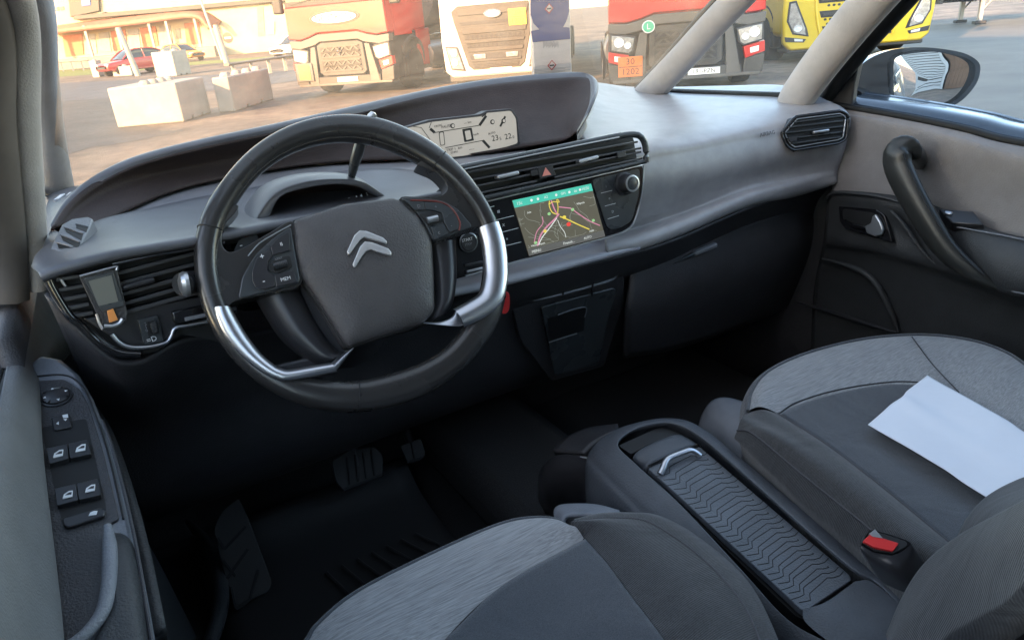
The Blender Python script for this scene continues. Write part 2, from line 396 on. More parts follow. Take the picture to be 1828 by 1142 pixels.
M['bluesign'] = mat('sign_blue', (.05, .12, .4), .5)
M['navyblue'] = mat('label_navy', (.03, .06, .20), .3, coat=.4)
M['bottle'] = mat('bottle_label', (.66, .60, .55), .35, var=.04, vscale=30)
M['c_red'] = mat('car_red', (.45, .03, .03), .3, coat=.6)
M['c_orange'] = mat('car_orange', (.75, .28, .04), .3, coat=.6)
M['c_white'] = mat('car_white', (.75, .75, .74), .3, coat=.6)
M['grass'] = mat('grass', (.14, .18, .05), .95, var=.4, vscale=4)
M['steel'] = mat('steel_post', (.36, .36, .35), .5, metal=.4)
M['rust'] = mat('guard_rail', (.22, .16, .12), .6, var=.2, vscale=3)
M['contwhite'] = mat('container_white', (.22, .235, .25), .5, var=.06, vscale=1.2)
M['timber'] = mat('timber', (.16, .09, .055), .8, var=.25, vscale=5, stretch=(1, 1, .2))
# ---------------------------------------------------------------- car shell: floor, firewall, roof, pillars, glass
shell = thing('car_body', 'grey cabin shell with beige pillars, roof, carpeted floor and windscreen round the seats', 'car body', (0, 0, .2))
box('floor_pan', (0, -.1, .33), (1.52, 3.5, .04), M['carpet'], shell)
patch('firewall', [[(-.76, 1.62, 1.02), (0, 1.68, 1.02), (.76, 1.62, 1.02)], [(-.76, 1.66, .7), (0, 1.66, .7), (.76, 1.66, .7)],
                   [(-.76, 1.62, .5), (0, 1.62, .5), (.76, 1.62, .5)], [(-.76, 1.40, .36), (0, 1.40, .36), (.76, 1.40, .36)]], M['carpet'], shell, thick=.02)
box('tunnel', (0, .55, .40), (.26, 2.0, .12), M['carpet'], shell, bev=.04)
box('rear_wall', (0, -1.85, .80), (1.5, .05, .95), M['black'], shell, bev=.02)
# roof with headliner, curved across and along
rf = [[(x, y, 1.60 + .05 * (1 - (x / .62) ** 2) - .02 * ((y + .7) / 1.2) ** 2) for x in (-.60, -.3, 0, .3, .60)] for y in (.42, 0, -.6, -1.2, -1.85)]
patch('roof', rf, M['pillar'], shell, thick=.03)
rs = [[(x, y, 1.65 + .05 * (1 - (x / .62) ** 2) - .02 * ((y + .7) / 1.2) ** 2) for x in (-.66, -.3, 0, .3, .66)] for y in (.46, 0, -.6, -1.2, -1.95)]
patch('roof_skin', rs, M['carpaint'], shell, thick=.01)
for s in (-1, 1):
    # windscreen pillar, quarter-window pillar, centre pillar, rear pillar
    a = [(s * .685, 1.56, 1.03), (s * .66, 1.37, 1.15), (s * .60, 1.13, 1.285), (s * .55, .80, 1.47), (s * .54, .42, 1.60)]
    if s < 0: a = [(-.685, 1.58, 1.03), P(84, 250, y=1.45), P(70, 130, y=1.32), P(58, 0, y=1.16), (-.615, .80, 1.47), (-.575, .42, 1.60)]
    tube('windscreen_pillar', a, [.038, .032, .028, .028, .034], M['pillar'], shell, seg=20, up=(s, 0, .2), flat=.8)
    tube('pillar_seal', [(q[0] + s * .012, q[1] + .045, q[2] + .012) for q in a], .014, M['rubber'], shell, seg=8)
    b = [(s * .702, 1.05, 1.03), (s * .70, 1.04, 1.09), (s * .655, .86, 1.27), (s * .60, .62, 1.46), (s * .56, .36, 1.60)]
    if s < 0: b = [(-.715, 1.05, 1.03), P(58, 420, y=1.04), P(42, 220, y=.97), P(30, 0, y=.90), (-.635, .62, 1.46), (-.59, .36, 1.60)]
    tube('quarter_pillar', b, [.038, .038, .038, .036, .036] if s > 0 else [.020, .022, .021, .022, .03], M['pillar'], shell, seg=20, up=(s, 0, .2), flat=.75)
    tube('quarter_pillar_seal', [(q[0] + s * .03, q[1] + .02 * s, q[2]) for q in b], .016 if s > 0 else .026, M['rubber'] if s > 0 else M['frametrim'], shell, seg=8)
    tube('roof_rail', [(s * .56, .42, 1.60), (s * .60, -.3, 1.62), (s * .60, -1.1, 1.62), (s * .58, -1.85, 1.56)], .045, M['pillar'], shell, seg=14)
    tube('centre_pillar', [(s * .72, -.30, .40), (s * .74, -.32, .95), (s * .68, -.36, 1.3), (s * .60, -.42, 1.62)], [.07, .07, .05, .05], M['pillar'], shell, seg=16)
    tube('rear_pillar', [(s * .74, -1.55, .9), (s * .70, -1.7, 1.3), (s * .58, -1.85, 1.58)], [.09, .08, .07], M['pillar'], shell, seg=16)
    # quarter window
    patch('quarter_glass', [[(s * .70, 1.52, 1.085), (s * .725, 1.06, 1.09)], [(s * .63, .9, 1.40), (s * .675, .80, 1.32)]], M['quarter'], shell, nu=4, nv=4)
    tube('quarter_frit', [(s * .70, 1.53, 1.083), (s * .722, 1.3, 1.083), (s * .725, 1.06, 1.087)], .008, M['rubber'], shell, seg=8)
    # outer flanks behind the front doors, front wing
    patch('rear_flank', [[(s * .80, -.34, 1.02), (s * .82, -1.1, 1.02), (s * .80, -1.95, 1.0)], [(s * .90, -.34, .8), (s * .91, -1.1, .8), (s * .84, -2.0, .8)],
                         [(s * .87, -.34, .0), (s * .88, -1.1, .0), (s * .82, -2.0, .0)]], M['carpaint'], shell, thick=.015)
    patch('front_wing', [[(s * .76, 1.06, 1.04), (s * .75, 1.6, 1.0), (s * .62, 2.25, .86)], [(s * .89, 1.06, .85), (s * .88, 1.6, .85), (s * .72, 2.3, .7)],
                         [(s * .87, 1.06, .0), (s * .87, 1.6, .0), (s * .72, 2.32, .1)]], M['carpaint'], shell, thick=.015)
    patch('inner_side', [[(s * .755, 1.7, 1.02), (s * .755, .9, 1.02)], [(s * .755, 1.7, .33), (s * .755, .9, .33)]], M['black'], shell, nu=4, nv=4, thick=.02)
    patch('rear_inner_side', [[(s * .76, -.3, .98), (s * .76, -1.9, .98)], [(s * .76, -.3, .33), (s * .76, -1.9, .33)]], M['black'], shell, nu=4, nv=4, thick=.02)
    patch('rear_side_glass', [[(s * .76, -.36, 1.0), (s * .76, -1.6, 1.0)], [(s * .63, -.44, 1.58), (s * .63, -1.7, 1.55)]], M['sideglass'], shell, nu=4, nv=4)
patch('bonnet', [[(-.70, 1.68, 1.00), (0, 1.90, 1.03), (.70, 1.68, 1.00)], [(-.68, 2.0, .95), (0, 2.15, .98), (.68, 2.0, .95)], [(-.55, 2.3, .85), (0, 2.42, .86), (.55, 2.3, .85)]], M['carpaint'], shell, thick=.01)
patch('windscreen', [[(-.69, 1.59, 1.06), (-.35, 1.74, 1.05), (0, 1.79, 1.05), (.35, 1.74, 1.05), (.69, 1.59, 1.06)],
                     [(-.61, 1.16, 1.30), (-.3, 1.28, 1.32), (0, 1.32, 1.33), (.3, 1.28, 1.32), (.61, 1.16, 1.30)],
                     [(-.57, .82, 1.475), (-.28, .86, 1.51), (0, .88, 1.52), (.28, .86, 1.51), (.57, .82, 1.475)],
                     [(-.55, .42, 1.625), (-.28, .44, 1.655), (0, .45, 1.665), (.28, .44, 1.655), (.55, .42, 1.625)]], M['windscreen'], shell, nu=30, nv=24)
patch('rear_window', [[(-.6, -1.92, 1.1), (.6, -1.92, 1.1)], [(-.55, -1.86, 1.56), (.55, -1.86, 1.56)]], M['sideglass'], shell, nu=4, nv=4)
# ---------------------------------------------------------------- dashboard
dash = thing('dashboard', 'grey and charcoal dashboard with hooded display, air vents and centre touch screen', 'dashboard', (0, 1.0, .9))
# visor brow over the wide display
crest_px = [(92, 408, 1.095), (112, 372, 1.110), (142, 341, 1.124), (190, 309, 1.138), (250, 283, 1.150), (350, 257, 1.160), (470, 232, 1.166), (599, 203, 1.170), (690, 182, 1.173), (785, 161, 1.176), (887, 144, 1.178), (975, 136, 1.177), (1035, 132, 1.174), (1060, 138, 1.168), (1069, 152, 1.158), (1064, 175, 1.143), (1050, 204, 1.120), (1030, 238, 1.098)]
B_px = [(150, 420, 1.02), (185, 397, 1.07), (225, 379, 1.11), (270, 356, 1.15), (330, 334, 1.18), (410, 318, 1.19), (500, 301, 1.19), (600, 288, 1.185), (700, 287, 1.165), (800, 284, 1.13), (870, 274, 1.115), (940, 264, 1.105), (985, 257, 1.10), (1000, 255, 1.098), (1008, 252, 1.096), (1014, 250, 1.095), (1019, 247, 1.094), (1024, 243, 1.093)]
def smooth_curve(pts, n, k):
    q = resample(pts, n)
    for _ in range(k): q[1:-1] = .25 * q[:-2] + .5 * q[1:-1] + .25 * q[2:]
    return q
NV = 120
cr0 = crom([tuple(P(a, b, z=z)) for a, b, z in crest_px], NV); bl0 = crom([tuple(P(a, b, y=y)) for a, b, y in B_px], NV)
for _ in range(10): cr0[1:-8] = .25 * cr0[:-9] + .5 * cr0[1:-8] + .25 * cr0[2:-7]
for _ in range(40): bl0[1:-1] = .25 * bl0[:-2] + .5 * bl0[1:-1] + .25 * bl0[2:]
crest = [Vector(q) for q in cr0]; Bl = [Vector(q) for q in bl0]
def vrow(s, fwd=0.0, dz=0.0):
    return [tuple(a * (1 - s) + b * s + Vector((0, fwd * (1 if k < NV - 25 else (NV - 1 - k) / 24), dz))) for k, (a, b) in enumerate(zip(crest, Bl))]
crest2 = vrow(0, .045, -.012)
patch('visor', [crest2, vrow(0, .030, .0), vrow(0, .012, .004), vrow(0, 0, 0), vrow(.05, -.001, -.003)], M['soft'], dash, nu=NV, nv=16)
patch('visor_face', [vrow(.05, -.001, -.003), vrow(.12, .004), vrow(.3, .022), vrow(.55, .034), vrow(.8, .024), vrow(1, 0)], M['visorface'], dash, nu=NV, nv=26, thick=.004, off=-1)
# dash top from the brow forward to the glass
bpts = [(-.705, 1.05, 1.062), (-.70, 1.18, 1.068), (-.695, 1.30, 1.072), (-.69, 1.42, 1.074), (-.68, 1.56, 1.068), (-.5, 1.64, 1.06), (-.35, 1.70, 1.055), (-.1, 1.74, 1.052), (0, 1.75, 1.052), (.1, 1.74, 1.055), (.22, 1.73, 1.055), (.30, 1.70, 1.055), (.36, 1.55, 1.06), (.36, 1.40, 1.06), (.33, 1.25, 1.065), (.28, 1.14, 1.07)]
base = [tuple(q) for q in crom(bpts, NV)]
patch('dash_top', [base, [tuple(Vector(a) * .5 + Vector(b) * .5 + Vector((0, 0, -.006))) for a, b in zip(crest2, base)], vrow(0, .055, -.03), crest2], M['soft'], dash, nu=NV, nv=20)
# tray between brow and front roll
E_px = [(150, 421, 1.0), (178, 398, 1.04), (245, 381, 1.07), (290, 371, 1.085), (354, 357, 1.09), (430, 343, 1.09), (500, 330, 1.09), (570, 318, 1.09), (640, 306, 1.08), (720, 306, 1.06), (800, 320, 1.02)]
Ee = [P(a, b, y=y) for a, b, y in E_px]
Bt = [tuple(q) for q in crom(Bl[:82:3], 11)]
patch('tray', [[tuple(Vector(q) + Vector((0, .02, -.004))) for q in Bt], [tuple(Vector(a) * .5 + Vector(b) * .5 + Vector((0, 0, -.003))) for a, b in zip(Bt, Ee)], Ee], M['tray'], dash, nu=70, nv=12)
# front roll down to the vents
F_px = [(78, 500, .87), (110, 486, .87), (200, 462, .87), (270, 449, .875), (340, 437, .88), (410, 424, .885), (470, 412, .89), (540, 398, .895), (620, 384, .90), (720, 366, .905), (822, 346, .91)]
Ff = [P(a, b, y=y) for a, b, y in F_px]
lf = [P(a, b, y=y) for a, b, y in [(68, 470, .93), (86, 446, .95), (190, 424, .96), (270, 412, .97), (350, 398, .98), (430, 386, .985), (500, 374, .985), (570, 360, .985), (640, 348, .985), (730, 336, .98), (810, 332, .965)]]
l2 = [tuple(Vector(a) + Vector((0, -.012, .008))) for a in Ff]
patch('front_roll', [Ee, lf, l2, Ff, [tuple(Vector(a) + Vector((0, .03, -.012))) for a in Ff]], M['soft'], dash, nu=70, nv=30, thick=.004, off=-1)
# left cheek of the roll beside the door
patch('roll_side', [[tuple(crest[0]), P(92, 408, z=1.09), P(120, 420, y=1.0), P(150, 421, y=1.0)], [P(80, 432, y=.99), P(92, 434, y=.97), P(120, 432, y=.97), P(150, 428, y=.975)], [P(68, 470, y=.93), P(86, 446, y=.948), P(120, 440, y=.955), P(160, 430, y=.96)]], M['soft'], dash, nu=16, nv=12)

# defroster grille on the left of the roll
gf = Fr(P(128, 425, y=.972), (P(110, 455, y=.93) - P(128, 425, y=.972)).cross(P(160, 420, y=.965) - P(128, 425, y=.972)) * 1, (0, .7, .7))
if gf.n.z < 0: gf = Fr(gf.o, -gf.n, (0, .7, .7))
gp = [gf.px(a, b) for a, b in [(86, 459), (100, 428), (112, 404), (130, 394), (158, 390), (167, 394), (162, 408), (146, 436), (128, 446), (105, 456)]]
gf = Fr(gf.o + gf.n * .007, gf.n, (0, .7, .7)); gp = [gf.px(a, b) for a, b in [(86, 459), (100, 428), (112, 404), (130, 394), (158, 390), (167, 394), (162, 408), (146, 436), (128, 446), (105, 456)]]
g = prism('defroster_grille', gf, gp, -.012, .0025, M['trimgrey'], dash, bev=.0015)
for q in (((136, 400), (157, 405), (154, 414), (136, 407)), ((115, 406), (148, 417), (145, 429), (118, 414)), ((108, 419), (143, 432), (139, 443), (112, 429)), ((102, 433), (130, 441), (125, 450), (104, 442)), ((97, 446), (111, 450), (103, 455))):
    q = [gf.px(x, y, .003) for x, y in q]; o = prism('defroster_slot', gf, q, .0024, .0030, M['hidark'], g)
    bar('slat', gf, q[0], q[1], .0022, .002, .0045, M['trimgrey'], g, bev=.0006)
# ---------------- left vent cluster
vf = Fr(P(220, 520, y=.865), (.10, -1, .18))
V = lambda *q, h=0: [vf.px(a, b, h) for a, b in q]
prism('vent_backing', vf, V((78, 492), (200, 466), (345, 440), (420, 425), (430, 620), (330, 600), (285, 632), (240, 640), (205, 628), (150, 585), (120, 560)), -.05, -.022, M['hidark'], dash)
tube('vent_rim', [vf.w(*q, .004) for q in V((80, 492), (110, 486), (200, 464), (270, 450), (330, 440), (400, 426))], .0035, M['satinblk'], dash, seg=8)
tube('vent_trim', [vf.w(*q, .001) for q in V((200, 471), (270, 455), (330, 445), (400, 432))], .0022, M['chrome'], dash, seg=8)
for y0, y1, xa, xb in ((502, 459, 205, 400), (521, 478, 208, 400), (540, 496, 212, 400), (556, 513, 218, 400), (571, 530, 222, 400)):
    bar('slat', vf, V((xa, y0 - 12))[0], V((xb, y1 - 20))[0], .0045, -.022, -.002, M['slat'], dash, bev=.001)
for (x0, y0, x1, y1) in ((100, 500, 150, 492), (104, 519, 152, 510), (112, 536, 156, 527), (124, 551, 160, 543), (130, 566, 168, 558)):
    bar('slat', vf, V((x0, y0))[0], V((x1, y1))[0], .0045, -.022, -.002, M['slat'], dash, bev=.001)
tube('cluster_bezel', [vf.w(*q, .0) for q in V((84, 494), (92, 512), (108, 540), (126, 566), (146, 582), (176, 612), (212, 630), (250, 634))], .0045, M['gloss'], dash, seg=10)
bar('vent_tab', vf, V((216, 514))[0], V((274, 498))[0], .0065, -.004, .010, M['satinblk'], dash, bev=.0025)
bar('air_flap', vf, V((108, 497))[0], V((118, 512))[0], .003, -.01, .0, M['chrome'], dash, bev=.001)
# under-vent trim: dark shaped fascia, bright lower lip, level wheel, card slot
prism('lower_fascia', vf, V((150, 570), (200, 560), (300, 540), (420, 520), (430, 560), (318, 585), (300, 612), (262, 622), (225, 620), (200, 602)), -.03, -.006, M['satinblk'], dash, bev=.002)
tube('fascia_lip', [vf.w(*q, -.001) for q in V((200, 597), (214, 612), (232, 620), (262, 620), (296, 612), (306, 600), (313, 586), (340, 580), (380, 572), (420, 564))], .0026, M['chrome'], dash, seg=8)
tube('lower_bezel', [vf.w(*q, -.001) for q in V((142, 577), (160, 590), (185, 612), (224, 634))], [.003, .004, .002], M['satinblk'], dash, seg=8)
lv = prism('level_panel', vf, V((246, 571), (281, 563), (293, 609), (258, 616)), -.006, .0015, M['panelgrey'], dash, bev=.0008)
prism('level_well', vf, V((258, 575), (278, 571), (284, 594), (265, 598)), .001, .0018, M['hidark'], lv).location = (0, 0, 0)
wl = prism('thumb_wheel', vf, V((266, 574), (277, 571.5), (282, 592), (271, 595)), .0015, .006, M['black'], lv, bev=.001)
for k in range(5):
    q = V((267 + k * 1.1, 577 + k * 4.2), (277 + k * 1.1, 574.6 + k * 4.2), h=.006); bar('ridge', vf, q[0], q[1], .0007, .006, .0068, M['panelgrey'], lv)
for t, (x, y) in (('0', (262, 590)), ('1', (261, 584)), ('2', (260, 578))):
    text('lettering', vf, t, *V((x, y), h=.002)[0], .002, .0048, M['greyprint'], lv, rot=.05)
q = V((271, 606), h=.0018)[0]
text('lamp_symbol', vf, '=D', *q, .0017, .0085, M['white'], lv, rot=.03)
cs = prism('card_slot', vf, V((306, 556), (352, 546), (420, 532), (424, 556), (316, 580), (309, 574)), -.012, .002, M['gloss'], dash, bev=.002)
prism('slot_lip', vf, V((328, 566), (420, 546), (421, 553), (329, 573)), .002, .006, M['trimgrey'], cs, bev=.001)

# knee panel below the cluster, dark lower dashboard wall
kn = [[P(88, 520, y=.90), P(180, 618, y=.885), P(240, 642, y=.885), P(330, 600, y=.90), P(450, 590, y=.93), P(620, 560, y=.97), P(800, 520, y=.97), P(905, 500, y=.955), P(1090, 456, y=.95), P(1200, 425, y=.955), P(1350, 362, y=.97), P(1490, 320, y=.98)]]
kn.append([tuple(Vector(q) + Vector((0, .035, -.05))) for q in kn[0]])
kn.append([tuple(Vector((q.x, 1.03, .80))) for q in kn[0]])
kn.append([tuple(Vector((q.x, 1.08, .66))) for q in kn[0]])
kn.append([tuple(Vector((q.x, 1.20, .56))) for q in kn[0]])
kn.append([tuple(Vector((q.x, 1.45, .52))) for q in kn[0]])
patch('lower_panel', kn, M['black'], dash, nu=80, nv=40, thick=.006, off=-1)

# ---------------- passenger side of the dash
R0 = [P(1064, 150, y=1.50), P(1130, 158, y=1.56), P(1210, 158, y=1.50), P(1300, 156, y=1.36), P(1400, 156, y=1.16), P(1480, 182, x=.735)]
R1 = [P(1056, 196, y=1.27), P(1130, 190, y=1.33), P(1220, 185, y=1.28), P(1310, 179, y=1.2), P(1405, 176, y=1.09), P(1490, 187, x=.73)]
R2 = [P(1032, 243, y=1.10), P(1140, 236, y=1.08), P(1230, 222, y=1.08), P(1312, 209, y=1.07), P(1405, 193, y=1.03), P(1500, 193, x=.73)]
R3 = [P(1080, 278, y=1.00), P(1150, 262, y=.995), P(1238, 252, y=1.0), P(1330, 232, y=1.0), P(1410, 218, y=.985), P(1512, 204, x=.728)]
R4 = [P(1080, 298, y=.985), P(1152, 289, y=.98), P(1240, 272, y=.985), P(1335, 252, y=.985), P(1412, 240, y=.97), P(1516, 218, x=.727)]
R5 = [P(1080, 350, y=.975), P(1148, 332, y=.972), P(1242, 312, y=.975), P(1338, 288, y=.975), P(1414, 272, y=.965), P(1508, 258, x=.725)]
R6 = [P(1080, 400, y=.985), P(1144, 384, y=.985), P(1236, 356, y=.985), P(1335, 322, y=.985), P(1414, 300, y=.975), P(1500, 285, x=.722)]
R7 = [P(1080, 424, y=.99), P(1134, 410, y=.99), P(1215, 384, y=.985), P(1325, 343, y=.98), P(1412, 318, y=.975), P(1494, 300, x=.72)]
R8 = [P(1080, 440, y=.945), P(1138, 425, y=.945), P(1218, 398, y=.95), P(1330, 353, y=.96), P(1415, 332, y=.965), P(1492, 312, x=.72)]
R9 = [P(1080, 458, y=.945), P(1138, 443, y=.945), P(1212, 417, y=.95), P(1335, 366, y=.965), P(1418, 348, y=.975), P(1490, 326, x=.72)]
RA = [tuple(Vector(q) + Vector((0, .04, -.01))) for q in R9]
R3b = [tuple(Vector(a) * .25 + Vector(b) * .75 + Vector((0, .003, 0))) for a, b in zip(R3, R4)]
patch('passenger_dash', [R0, R1, R2, R3, R4, R5, R6, R7, R8, R9, RA], M['greydash'], dash, nu=60, nv=90, thick=.004, off=-1)
tube('dash_seam', [Vector(q) + Vector((0, .0, 0)) for q in R4[:5]], .0012, M['softdark'], dash, seg=6)
patch('dash_base', [[(-.2, 1.74, 1.035), (.1, 1.74, 1.035), (.42, 1.72, 1.035)], [(-.2, 1.12, 1.035), (.1, 1.10, 1.035), (.42, 1.08, 1.035)]], M['softdark'], dash, nu=6, nv=4, thick=.01, off=-1)
# windscreen-side shelf under the glass on the right
patch('dash_shelf', [[(.30, 1.74, 1.045), (.55, 1.70, 1.045), (.72, 1.6, 1.045), (.74, 1.3, 1.05), (.74, 1.06, 1.06)], [R0[0], R0[1], R0[2], R0[3], R0[4]]], M['soft'], dash, nu=30, nv=6, thick=.003, off=-1)
tx = Fr(P(1385, 240, y=.972), (-.1, -1, .35)); text('lettering', tx, 'AIRBAG', *tx.px(1370, 239, .001), .0012, .011, M['softdark'], dash, rot=.02)
df = Fr(P(1420, 180, y=1.08), (0, -.1, 1), (0, 1, 0))
prism('defroster_slot', df, [df.px(a, b, .0025) for a, b in [(1370, 178), (1395, 174), (1436, 178), (1465, 186), (1440, 184), (1400, 180)]], -.001, .003, M['hidark'], dash)

# grey ledge under the centre stack, running left behind the wheel
lt = [P(a, b, y=y) for a, b, y in [(690, 528, 1.0), (820, 504, .985), (903, 483, .98), (985, 463, .98), (1070, 441, .985), (1134, 420, .99)]]
lm = [P(a, b, y=y) for a, b, y in [(690, 536, .95), (820, 514, .94), (903, 495, .935), (990, 474, .935), (1078, 452, .94), (1138, 436, .944)]]
lb = [P(a, b, y=y) for a, b, y in [(690, 548, .95), (820, 524, .94), (903, 506, .935), (992, 483, .935), (1082, 459, .94), (1140, 444, .945)]]
patch('centre_ledge', [[tuple(q + Vector((0, .02, .004))) for q in lt], lt, lm, lb, [tuple(q + Vector((0, .04, -.012))) for q in lb]], M['ledge'], dash, nu=40, nv=22, thick=.003, off=-1)


# ---------------- centre vents and hazard switch
cf = Fr(P(990, 300, y=.935), (-.02, -1, .22)); cv = lambda *q, h=0: [cf.px(a, b, h) for a, b in q]

prism('centre_vent_back', cf, rquad(cv((800, 300), (1118, 238), (1146, 240), (1154, 290), (840, 362), (815, 330)), .008), -.05, -.024, M['hidark'], dash)
top = cv((790, 308), (840, 297), (930, 279), (1030, 258), (1105, 243), (1135, 241), (1147, 250), (1152, 268), (1152, 290))
tube('centre_vent_rim', [cf.w(*q, .002) for q in top], .0055, M['panelgrey'], dash, seg=10)
tube('centre_vent_trim', [cf.w(*q, .008) for q in cv((812, 306), (930, 281), (1030, 260), (1100, 246))], .0012, M['chrome'], dash, seg=6)
tube('centre_vent_lip', [cf.w(*q, .001) for q in cv((832, 362), (880, 350), (960, 332), (1060, 309), (1152, 288))], .004, M['panelgrey'], dash, seg=8)
for (x0, y0, x1, y1) in ((822, 306, 1140, 248), (828, 319, 1146, 259), (835, 331, 955, 305), (842, 343, 960, 318), (988, 298, 1146, 266), (990, 312, 1148, 277)):
    bar('slat', cf, cv((x0, y0 + 5))[0], cv((x1, y1 + 5))[0], .0035, -.024, -.001, M['slat'], dash, bev=.001)
for a, b in (((884, 318), (922, 309)), ((1029, 290), (1063, 281))):
    bar('vent_tab', cf, cv(a)[0], cv(b)[0], .0062, -.004, .010, M['silverring'], dash, bev=.002)
hz = prism('hazard_button', cf, rquad(cv((958, 300), (984, 294), (991, 313), (963, 320)), .002), -.02, .003, M['satinblk'], dash, bev=.001)
prism('warning_triangle', cf, cv((974, 299), (984, 312), (968, 315), h=.0034), .0031, .0037, mat('hazard_red', (.75, .25, .2), .5), hz)
for a in ((953, 309), (1107, 277)):
    prism('vent_wheel', cf, rquad(cv((a[0] - 7, a[1] - 4), (a[0] + 8, a[1] - 8), (a[0] + 10, a[1] + 3), (a[0] - 5, a[1] + 6)), .001), -.02, .002, M['satinblk'], dash, bev=.001)

# ---------------- touch screen panel
sf = Fr(P(1000, 395, y=.925), (-.03, -1, .17)); S = lambda *q, h=0: [sf.px(a, b, h) for a, b in q]
pan = prism('screen_panel', sf, rquad(S((780, 381), (1149, 293), (1146, 352), (1133, 400), (1108, 417), (790, 505)), .012, 6), -.02, 0, M['gloss'], dash, bev=.0012)
gp_ = prism('control_face', sf, rquad(S((1056, 320), (1143, 300), (1140, 350), (1128, 395), (1105, 408), (1085, 410), h=.0015), .010, 6), .0002, .0014, M['panelgrey'], dash, bev=.0005)
tube('panel_edge', [sf.w(*q, .001) for q in S((1149, 296), (1147, 330), (1141, 365), (1132, 395), (1120, 409), (1095, 420), (1000, 446), (900, 473), (830, 492))], .0016, M['chrome'], dash, seg=6)
tube('panel_edge_top', [sf.w(*q, .001) for q in S((830, 369), (960, 338), (1146, 295))], .0012, M['chrome'], dash, seg=6)
q4 = S((914.5, 358), (1055, 328), (1080.5, 422), (945, 457), h=.0018)
scr = prism('touch_screen', sf, q4, .0002, .0018, M['navbg'], dash, bev=.0003)
A0, B0, C0, D0 = (Vector(q) for q in (q4[3], q4[2], q4[1], q4[0]))      # lower left, lower right, upper right, upper left
def sc(u, v): q = A0 * (1 - u) * (1 - v) + B0 * u * (1 - v) + C0 * u * v + D0 * (1 - u) * v; return (q.x, q.y)
srot = math.atan2(B0.y - A0.y, B0.x - A0.x)
hh = .0019
prism('status_bar', sf, [sc(0, .87), sc(1, .87), sc(1, 1), sc(0, 1)], hh, hh + .0001, M['navteal'], scr)
prism('menu_bar', sf, [sc(0, 0), sc(1, 0), sc(1, .12), sc(0, .12)], hh, hh + .0001, M['navbar'], scr)
def road(name, pts, w, m, k=0):
    pts = [sc(*p) for p in crom(pts, 4 * len(pts))]
    V = []; fs = []
    for i, p in enumerate(pts):
        a = Vector(pts[max(0, i - 1)]); b = Vector(pts[min(len(pts) - 1, i + 1)]); d = (b - a).normalized(); n = Vector((-d.y, d.x)) * w / 2
        for s in (-1, 1): V.append(sf.w(p[0] + n.x * s, p[1] + n.y * s, hh + .0001 + k * .00006))
    fs = [(2 * i, 2 * i + 2, 2 * i + 3, 2 * i + 1) for i in range(len(pts) - 1)]
    return link(name, mesh(name, V, fs), m, scr)
rr = random.Random(3)
for k in range(26):
    x, y = rr.random(), .15 + .68 * rr.random(); a = rr.random() * 6.3; pts = [(x, y)]
    for j in range(4):
        a += rr.uniform(-.7, .7); x += .07 * math.cos(a); y += .09 * math.sin(a); pts.append((min(.99, max(.01, x)), min(.85, max(.14, y))))
    road('map_road', pts, .0005, M['navgrey'], 0)
for pts, w, mm in (
    ([(.13, .14), (.2, .3), (.3, .42), (.42, .52), (.5, .60)], .0026, 'navpink'), ([(.15, .16), (.22, .27), (.34, .40), (.46, .54)], .0016, 'navwhite'),
    ([(.10, .2), (.17, .38), (.27, .5), (.29, .62)], .0014, 'navpink'), ([(.48, .58), (.46, .7), (.45, .86)], .0022, 'navpink'), ([(.48, .6), (.51, .72), (.52, .86)], .0014, 'navyel'),
    ([(.43, .86), (.41, .78), (.42, .66), (.47, .6)], .0015, 'navyel'), ([(.41, .80), (.47, .83), (.54, .80), (.53, .86)], .0013, 'navyel'),
    ([(.52, .72), (.6, .68), (.67, .64), (.72, .55), (.85, .35), (.97, .22)], .0016, 'navpink'),
    ([(.50, .55), (.58, .47), (.7, .33), (.82, .2)], .0018, 'navyel'), ([(.46, .5), (.47, .38), (.5, .26), (.50, .16)], .0010, 'navwhite')):
    road('map_route', pts, w, M[mm], 1)
for (u, v), mm, s in (((.55, .52), 'navyel', .0035), ((.27, .36), 'navyel', .0032), ((.38, .64), 'navgreen', .003), ((.68, .62), 'navgreen', .003), ((.90, .34), 'navgreen', .003), ((.12, .2), 'navgreen', .003), ((.58, .38), 'navred', .0042)):
    c = sc(u, v); prism('map_marker', sf, circ(c[0], c[1], s, 10, .8), hh, hh + .0004, M[mm], scr)
for s, u, v, z in (('15c', .07, .93, .0075), ('A2', .40, .935, .006), ('GPS', .62, .935, .0055), ('06', .78, .93, .006), ('10:50', .91, .935, .0065), ('MENU', .10, .055, .0062), ('French...', .52, .06, .0065), ('AUTO', .77, .06, .0055), ('Vilnius airport', .14, .16, .0045), ('1000', .84, .16, .0045), ('Vilkpede', .80, .70, .0045), ('Salin', .15, .74, .0042)):
    text('screen_text', sf, s, *sc(u, v), hh + .0003, z, M['navwhite'], scr, rot=srot, ext=.00005)
for u in (.22, .30, .53, .70, .84): c = sc(u, .935); prism('status_icon', sf, circ(c[0], c[1], .0022, 12), hh, hh + .0003, M['navwhite'], scr)
